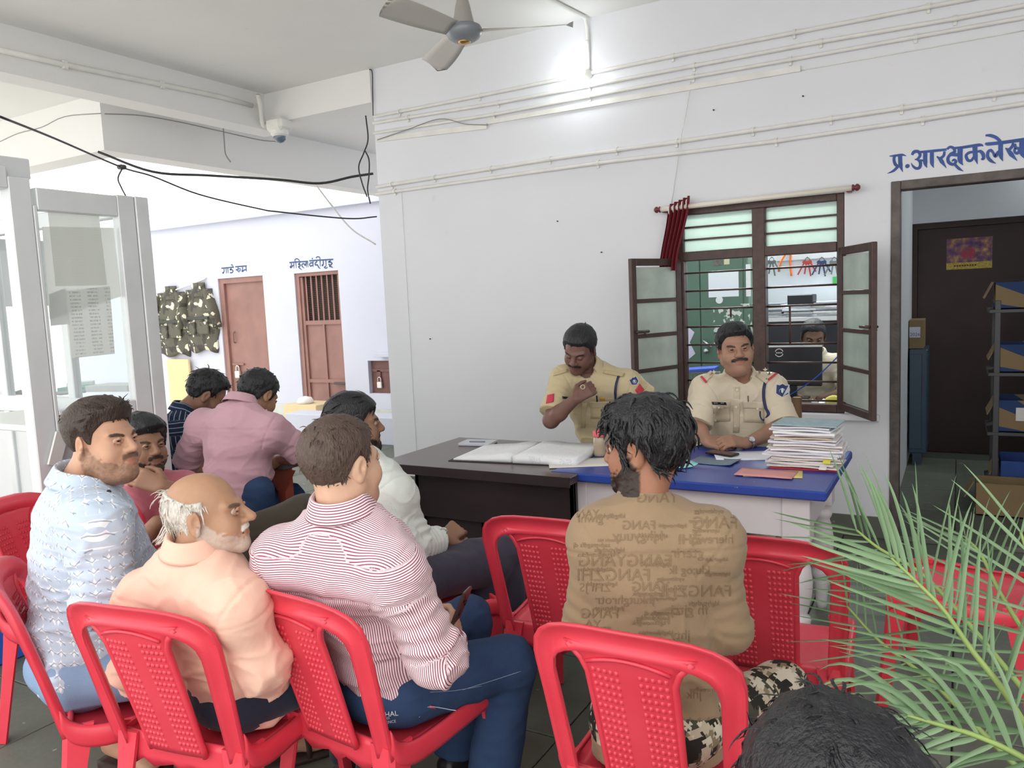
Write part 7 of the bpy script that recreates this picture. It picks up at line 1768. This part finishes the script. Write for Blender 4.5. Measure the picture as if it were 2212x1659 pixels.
# 8 ---- man in the white shirt beyond the striped one
WH = person('man with slicked black hair and goatee in a white speckled shirt',
  pel=(-1.86, 2.27, .54), neck=PX(784, 1000, 3.08), head=PX(766, 920, 3.1), hf=hd_(.95, .28, -.02), hs=.96,
  sh=(PX(760, 1050, 3.25), PX(850, 1062, 2.98)), el=(PX(800, 1180, 3.3), PX(900, 1178, 3.0)), wr=(PX(930, 1180, 3.3), PX(958, 1163, 3.12)),
  kn=((-1.62, 2.70, .52), PX(1062, 1218, 3.18)), an=((-1.62, 2.72, .1), PX(1010, 1390, 3.2)), hip=hd_(.6, -.8), skin='94705a', bulk=.95,
  hair=dict(line=LOW, th=.012, amp=.003, nf=30, st=(1, .35, 1), top=.8, fade=.025, locks=dict(n=120, len=.06, r=.0028, lift=.1, droop=.1, curl=.1, rand=.1, zmin=.06, crown=(0, .12, .1))),
  feats=dict(beard=.95, must=.9), hands=(None, dict(d=hd_(.35, .5, .15), n=hd_(.4, -.5, .75), side=1, curl=(.8, .85, .9, .9))),
  shirt=dict(mat=M_SPECK, sleeve=1.85, ext=.14, hemk=1., inf=.014, loose=.012, wr=.0055, h=.006), trousers=dict(mat=M_PLUMT, w=1.1, cuff=.068, h=.008), shoes=dict(mat=M_SHOEB, dir=[(.3, 1, 0), (.3, 1, 0)]), hres=.0036)
b = MB(); b.tube([PX(958, 1148, 3.06)+.014*(math.cos(a)*RTH+math.sin(a)*ZU) for a in np.linspace(0, 6.28, 14)], .003, 6, False); b.build('ring', mat('silver_ring', 'd8d8dc', .2, .9), WH['root'], True, True)

# 9 ---- officer at the desk, looking down
OA = person('officer in tan khaki looking down, hand at his collar, behind the dark desk',
  pel=(-1.80, 4.40, .54), neck=PX(1268, 796, 4.40), head=PX(1252, 756, 4.30), hf=hd_(-.42, -.75, -.5), up=hd_(.0, -.35, .93), hs=1.0,
  sh=(PX(1352, 828, 4.38), PX(1218, 818, 4.40)), el=(PX(1402, 868, 4.42), PX(1190, 908, 4.28)), wr=(PX(1345, 915, 4.15), PX(1243, 862, 4.16)),
  skin='74544a', bulk=1.0, belly=.02, kn=((-1.55, 3.98, .52), (-1.98, 3.98, .52)), an=((-1.55, 3.95, .1), (-1.98, 3.95, .1)),
  hair=dict(line=SHORT, th=.013, amp=.003, nf=60, top=.4, locks=dict(n=300, len=.018, r=.0022, lift=.4, droop=0, curl=.6)),
  feats=dict(must=.95, closed=True, stub=.15, mw=.042), hands=(None, dict(d=hd_(.75, .1, .45), n=hd_(-.1, -.95, .25), side=-1, curl=(.85, .85, .9, .95))),
  shirt=dict(mat=M_KHAKI1, sleeve=.82, ext=.1, inf=.014, loose=.018, wr=.005, vneck=.09, cgap=.75, cr=.066), trousers=dict(mat=M_KHAKI1, h=.01), shoes=dict(mat=M_SHOEB, dir=[(0, -1, 0), (0, -1, 0)]))
# 10 --- officer at the blue table, facing us
OB = person('moustached officer in pale khaki facing the camera, hands clasped on the blue table',
  pel=(-1.06, 4.50, .54), neck=PX(1597, 818, 4.30), head=PX(1589, 756, 4.20), hf=hd_(-.12, -.98, .0), up=hd_(-.09, 0, 1), hs=1.06,
  sh=(PX(1664, 836, 4.28), PX(1526, 840, 4.26)), el=(PX(1693, 922, 4.16), PX(1503, 922, 4.18)), wr=(PX(1612, 958, 3.97), PX(1528, 954, 4.0)),
  skin='a67f6a', bulk=1.04, belly=.035, kn=((-.85, 4.0, .5), (-1.28, 4.0, .5)), an=((-.85, 3.95, .1), (-1.28, 3.95, .1)),
  hair=dict(line=SHORT, th=.013, amp=.003, nf=50, top=.6, front=.3, locks=dict(n=220, len=.03, r=.0026, lift=.4, droop=0, curl=.3, rand=.25, zmin=.03)),
  feats=dict(must=.97, fat=.8, stub=.1, nose=.9, mw=.044, open=.0014), hands=(dict(d=PX(1552, 946, 3.92)-PX(1612, 958, 3.97), n=hd_(.05, -.55, .8), side=1, curl=(.5, .55, .6, .65), spread=.1), dict(d=PX(1575, 962, 3.97)-PX(1528, 954, 4.0), n=hd_(0., -.6, .75), side=-1, curl=(.45, .5, .55, .6))),
  shirt=dict(mat=M_KHAKI2, sleeve=.93, ext=.1, inf=.015, loose=.02, wr=.0045, vneck=.12, cgap=.6, cr=.068, h=.005), trousers=dict(mat=M_KHAKI2, h=.01), shoes=dict(mat=M_SHOEB, dir=[(0, -1, 0), (0, -1, 0)]))
# 11 --- clerk behind the monitor
CL = person('clerk in khaki half hidden behind the black monitor inside the office',
  pel=(-1.0, 6.35, .54), neck=atY(1760, 768, 6.3), head=atY(1757, 728, 6.2), hf=hd_(-.25, -.85, -.35), hs=1.0,
  sh=(atY(1810, 785, 6.3), atY(1712, 785, 6.3)), el=(atY(1835, 850, 6.15), atY(1690, 850, 6.15)), wr=(atY(1770, 862, 5.9), atY(1730, 862, 5.9)),
  skin='70503e', hair=dict(line=SHORT, th=.012, amp=.003, nf=60), feats=dict(stub=.2), shirt=dict(mat=M_KHAKI2, sleeve=.9, ext=.1, h=.009), hres=.0045)
# 12 --- head at the bottom edge
bh = PX(1800, 1792, .83)
BT = person('dark-haired person at the bottom edge of the picture, only the top of the head showing',
  pel=(bh[0]+.05, bh[1]-.06, .40), neck=bh+np.array((.0, -.03, -.2)), head=bh, hf=hd_(-.1, .95, -.1), hs=1.02, sh=(bh+np.array((-.17, -.02, -.25)), bh+np.array((.17, -.02, -.25))),
  el=(bh+np.array((-.2, .0, -.5)), bh+np.array((.2, .0, -.5))), wr=(bh+np.array((-.1, .2, -.5)), bh+np.array((.1, .2, -.5))), kn=((bh[0]-.12, bh[1]+.38, .42), (bh[0]+.2, bh[1]+.38, .42)), an=((bh[0]-.12, bh[1]+.38, .1), (bh[0]+.2, bh[1]+.38, .1)),
  skin='8a6048', hair=dict(line=LOW, th=.018, amp=.006, nf=40, locks=dict(n=900, len=.04, r=.0016, lift=.15, droop=.2, curl=.5, rand=.3)), feats=dict(), shirt=dict(mat=M_DARKT, sleeve=.8, ext=.12, h=.009), trousers=dict(mat=M_DARKT, h=.012), shoes=dict(mat=M_SHOEB, dir=[(0, 1, 0), (0, 1, 0)]), hres=.004)
# ------------------------------------------------------------------ uniform details, wrapped on the cloth
bpy.context.view_layer.update()
def patch(bv, root, name, m, poly_px, z, off=.0022, th=.0014, n=5, label=None):
    """cloth patch: quad in picture coordinates wrapped on the shirt surface"""
    (a, b_, c_, d_) = poly_px
    def f(u, v):
        x = (a[0]*(1-u)+b_[0]*u)*(1-v)+(d_[0]*(1-u)+c_[0]*u)*v; y = (a[1]*(1-u)+b_[1]*u)*(1-v)+(d_[1]*(1-u)+c_[1]*u)*v
        d = Vector(unit(ray(x, y))); h = bv.ray_cast(Vector(CAM), d)
        if h[0] is None or abs((h[0]-Vector(CAM)).length-z*np.linalg.norm(ray(x, y))) > .35: return PX(x, y, z)
        return np.array(h[0])-np.array(d)*off
    b = MB(); b.slab(f, n, n, -unit(ray(*a))*th); return b.build(name, m, root, True, True, fix=True, label=label)
def poly(bv, root, name, m, pts, z, off=.0034, label=None):
    P = []
    for (x, y) in pts:
        d = Vector(unit(ray(x, y))); h = bv.ray_cast(Vector(CAM), d); P.append(np.array(h[0])-np.array(d)*off if h[0] is not None and abs(h[1].dot(d)) > .05 and abs((h[0]-Vector(CAM)).length-z*np.linalg.norm(ray(x, y))) < .35 else PX(x, y, z))
    b = MB(); b.prism(P, -unit(ray(*pts[0]))*.001); return b.build(name, m, root, False, True, fix=True, label=label)
def strap(bv, root, name, m, pts, z, w, off=.004):
    P = []
    for (x, y) in pts:
        d = Vector(unit(ray(x, y))); h = bv.ray_cast(Vector(CAM), d); ok = h[0] is not None and abs((h[0]-Vector(CAM)).length-z*np.linalg.norm(ray(x, y))) < .3
        P.append(np.array(h[0])-np.array(d)*off if ok else PX(x, y, z))
    b = MB(); b.tube(smooth_path(P, 5), w, 6, flat=.5); return b.build(name, m, root, True, True)
M_NAVYC = mat('navy_cord', '23305a', .6); M_BLK = mat('black_plate', '17181c', .4); M_SHIELD = mat('navy_badge', '2a3a62', .6); M_WHT = mat('white_thread', 'd8dce2', .7); M_RED2 = mat('red_patch', 'c43a4c', .7); M_BTN = mat('shirt_button', 'd8cdbb', .4)
M_METAL = mat('badge_metal', 'b8ac92', .35, .6); M_GOLD = mat('gold_badge', 'd9a53c', .4, .3)
def seamline(bv, root, name, m, pts, z, w=.0022): return strap(bv, root, name, m, pts, z, w, .0016)
def shield(bv, root, cx, cy, s, rot, z):
    R2 = lambda x, y: (cx+(x*math.cos(rot)-y*math.sin(rot))*s, cy+(x*math.sin(rot)+y*math.cos(rot))*s)
    outl = [(-1, -.9), (-.5, -.78), (0, -1.05), (.5, -.78), (1, -.9), (1, .55), (.0, 1.1), (-1, .55)]
    poly(bv, root, 'shoulder_badge', M_WHT, [R2(x*1.14, y*1.12) for x, y in outl], z, .0034, 'navy and white shield badge')
    poly(bv, root, 'badge_field', M_SHIELD, [R2(x, y) for x, y in outl], z, .0050)
    ring = [R2(.55*math.cos(a), .18+.55*math.sin(a)) for a in np.linspace(0, 2*math.pi, 15)[:-1]]; poly(bv, root, 'badge_emblem', mat('badge_grey', '9fb0c6', .7), ring, z, .0064)
    ring = [R2(.36*math.cos(a), .18+.36*math.sin(a)) for a in np.linspace(0, 2*math.pi, 13)[:-1]]; poly(bv, root, 'badge_centre', M_SHIELD, ring, z, .0076)
    ring = [R2(.2*math.cos(a), .05+.42*math.sin(a)) for a in np.linspace(0, 2*math.pi, 11)[:-1]]; poly(bv, root, 'badge_figure', M_WHT, ring, z, .0088)
def star(bv, root, cx, cy, r, z):
    poly(bv, root, 'rank_star', M_METAL, [(cx+(r if k % 2 == 0 else r*.42)*math.sin(k*math.pi/5), cy-(r if k % 2 == 0 else r*.42)*math.cos(k*math.pi/5)) for k in range(10)], z, .0052)
# officer at the blue table
bvB = bvh_of(OB['shirt']); rB = OB['root']; MKP = cloth('khaki_flap', 'cec2aa')
patch(bvB, rB, 'pocket', MKP, [(1540, 868), (1576, 866), (1578, 910), (1542, 912)], 4.2); patch(bvB, rB, 'pocket_flap', M_KHAKI2, [(1538, 868), (1578, 866), (1578, 882), (1540, 883)], 4.2, .005)
patch(bvB, rB, 'pocket', MKP, [(1606, 866), (1650, 868), (1650, 914), (1606, 912)], 4.2); patch(bvB, rB, 'pocket_flap', M_KHAKI2, [(1604, 866), (1652, 868), (1650, 884), (1606, 882)], 4.2, .005)
patch(bvB, rB, 'placket', MKP, [(1585, 836), (1599, 836), (1597, 935), (1583, 935)], 4.2)
patch(bvB, rB, 'name_plate', M_BLK, [(1537, 868), (1568, 869), (1570, 875), (1539, 874)], 4.2, .0085, .002)
for k in range(6): patch(bvB, rB, 'plate_lettering', M_WHT, [(1543+k*3.6, 870), (1545.5+k*3.6, 870), (1545.5+k*3.6, 871.4), (1543+k*3.6, 871.4)], 4.2, .0108, .0006, 1)
for (x, y) in ((1591, 842), (1589, 879), (1587, 920), (1635, 883), (1551, 880)):
    h = bvB.ray_cast(Vector(CAM), Vector(unit(ray(x, y))))
    if h[0] is not None: b = MB(); b.disc(np.array(h[0])-FW*.009, .0065, -FW, .002, 12); b.build('button', M_BTN, rB, False, True)
strap(bvB, rB, 'lanyard', M_NAVYC, [(1655, 818), (1650, 840), (1650, 862), (1654, 880), (1660, 896), (1650, 908), (1643, 900), (1642, 888)], 4.2, .0085, .006)
patch(bvB, rB, 'epaulette', MKP, [(1640, 800), (1662, 818), (1655, 829), (1633, 812)], 4.2, .006, .004); patch(bvB, rB, 'epaulette', MKP, [(1545, 806), (1523, 827), (1512, 818), (1535, 800)], 4.2, .006, .004)
patch(bvB, rB, 'rank_stripe', M_RED2, [(1676, 804), (1680, 807), (1662, 822), (1658, 819)], 4.22, .013, .002); patch(bvB, rB, 'rank_stripe', M_RED2, [(1512, 814), (1516, 811), (1528, 824), (1525, 828)], 4.22, .013, .002)
for (x, y) in ((1653, 799), (1662, 806), (1542, 804), (1531, 813)): star(bvB, rB, x, y, 6, 4.2)
shield(bvB, rB, 1690, 843, 13, .06, 4.2)
strap(bvB, rB, 'pen', M_BLK, [(1616, 855), (1616.5, 868)], 4.2, .004, .008)
# wrist watch
wc = PX(1620, 961, 3.965); t_ = unit(PX(1612, 958, 3.97)-PX(1693, 922, 4.16)); up_ = unit(ZU*.55-FWH*.8); up_ = unit(up_-t_*(up_@t_)); sd_ = np.cross(t_, up_); Rw = np.stack([t_, sd_, up_], 1); wcen = PX(1617, 957, 3.975)
b = MB(); b.lathe(wcen+up_*.03, [(.016, -.004), (.018, 0), (.018, .004), (.015, .006)], 18, Rw); b.build('watch_case', mat('steel_watch', 'b9b5ae', .25, .8), rB, True, True)
b = MB(); b.lathe(wcen+up_*.0365, [(.0145, 0), (.0145, .0006), (.001, .0006)], 18, Rw); b.build('watch_dial', M_WHT, rB, False, True)
b = MB(); b.tube([wcen+.0325*(sd_*math.cos(a)+up_*math.sin(a)) for a in np.linspace(0, 6.28, 25)], .0065, 6, False, .5); b.build('watch_strap', MATS['steel_watch'], rB, True, True)
# officer at the desk
bvA = bvh_of(OA['shirt']); rA = OA['root']; MKQ = cloth('khaki_flap_tan', 'bdad88')
patch(bvA, rA, 'pocket', MKQ, [(1275, 868), (1318, 868), (1318, 905), (1276, 905)], 4.35); patch(bvA, rA, 'pocket_flap', M_KHAKI1, [(1273, 868), (1320, 868), (1318, 880), (1275, 881)], 4.35, .005)
patch(bvA, rA, 'placket', MKQ, [(1257, 870), (1268, 870), (1264, 925), (1253, 925)], 4.35)
patch(bvA, rA, 'sleeve_chevron', M_RED2, [(1182, 853), (1197, 850), (1196, 868), (1179, 872)], 4.4, .004, .002, 4, 'red chevron patch'); patch(bvA, rA, 'sleeve_chevron', M_RED2, [(1372, 843), (1382, 828), (1392, 842), (1381, 856)], 4.4, .004, .002, 4, 'red chevron patch')
for k in range(3): seamline(bvA, rA, 'chevron_stripe', M_BLK, [(1183, 855+5*k), (1190, 857+5*k), (1196, 853+5*k)], 4.4, .0016)
shield(bvA, rA, 1370, 823, 8, -.5, 4.4)
patch(bvA, rA, 'epaulette', MKQ, [(1305, 798), (1350, 806), (1346, 814), (1303, 806)], 4.4, .006, .004); patch(bvA, rA, 'epaulette', MKQ, [(1226, 796), (1196, 806), (1194, 812), (1226, 803)], 4.4, .006, .004)
strap(bvA, rA, 'lanyard', M_NAVYC, [(1336, 812), (1331, 830), (1329, 850), (1330, 872)], 4.4, .0085, .006)
patch(bvA, rA, 'name_plate', M_BLK, [(1214, 856), (1227, 857), (1227, 862), (1215, 861)], 4.4, .006, .002); patch(bvA, rA, 'service_ribbon', M_GOLD, [(1296, 859), (1307, 859), (1307, 866), (1296, 865)], 4.4, .008, .002)
strap(bvA, rA, 'pen', M_BLK, [(1289, 855), (1290, 868)], 4.35, .004, .008)
b = MB(); b.tube([PX(1259, 836, 4.1)+.011*(RT*math.cos(a)+UP*math.sin(a)) for a in np.linspace(0, 6.28, 12)], .0035, 6, False); b.build('ring', M_METAL, rA, True, True)
# white vest showing at the collar
# jeans label of the striped-shirt man and back-pocket stitching
tr = [c for c in ST['root'].children if c.name.startswith('trousers')][0]; bvT = bvh_of(tr)
V_, F_ = text_mesh('MARSHAL', .020, RTC, PX(822, 1545, 1.75))
def wrap_text(tx, px, py, hpx, z, bv, root, m, rot=0., off=.003, name='label_lettering'):
    V, F = text_mesh(tx, hpx/F_PX*z*1.2, RTC@rotz(rot), PX(px, py, z)); out = []
    for v in V:
        d = Vector(unit(v-CAM)); h = bv.ray_cast(Vector(CAM), d); out.append(np.array(h[0])-np.array(d)*off if h[0] is not None and h[3] < z*1.6 else v)
    if len(V): mesh(name, np.array(out), F, m, root, False, True)
wrap_text('MARSHAL', 826, 1545, 13, 1.85, bvT, ST['root'], M_WHT, .12); wrap_text('INTELLIGENCE', 828, 1562, 7, 1.85, bvT, ST['root'], M_WHT, .15); wrap_text('JEANS CO.', 826, 1553, 6, 1.85, bvT, ST['root'], M_WHT, .12)
M_STI = mat('jean_stitch', '9aa8be', .8)
seamline(bvT, ST['root'], 'stitching', M_STI, [(930, 1495), (980, 1492), (1040, 1482)], 2.0, .0012); seamline(bvT, ST['root'], 'stitching', M_STI, [(1000, 1490), (1080, 1465), (1125, 1450)], 2.1, .0012); seamline(bvT, ST['root'], 'stitching', M_STI, [(905, 1550), (925, 1527), (985, 1535)], 2., .0012)
patch(bvT, ST['root'], 'pocket_tab', M_RED2, [(928, 1523), (941, 1526), (940, 1532), (927, 1529)], 2.0, .003, .001, 2, 'small red pocket tab')
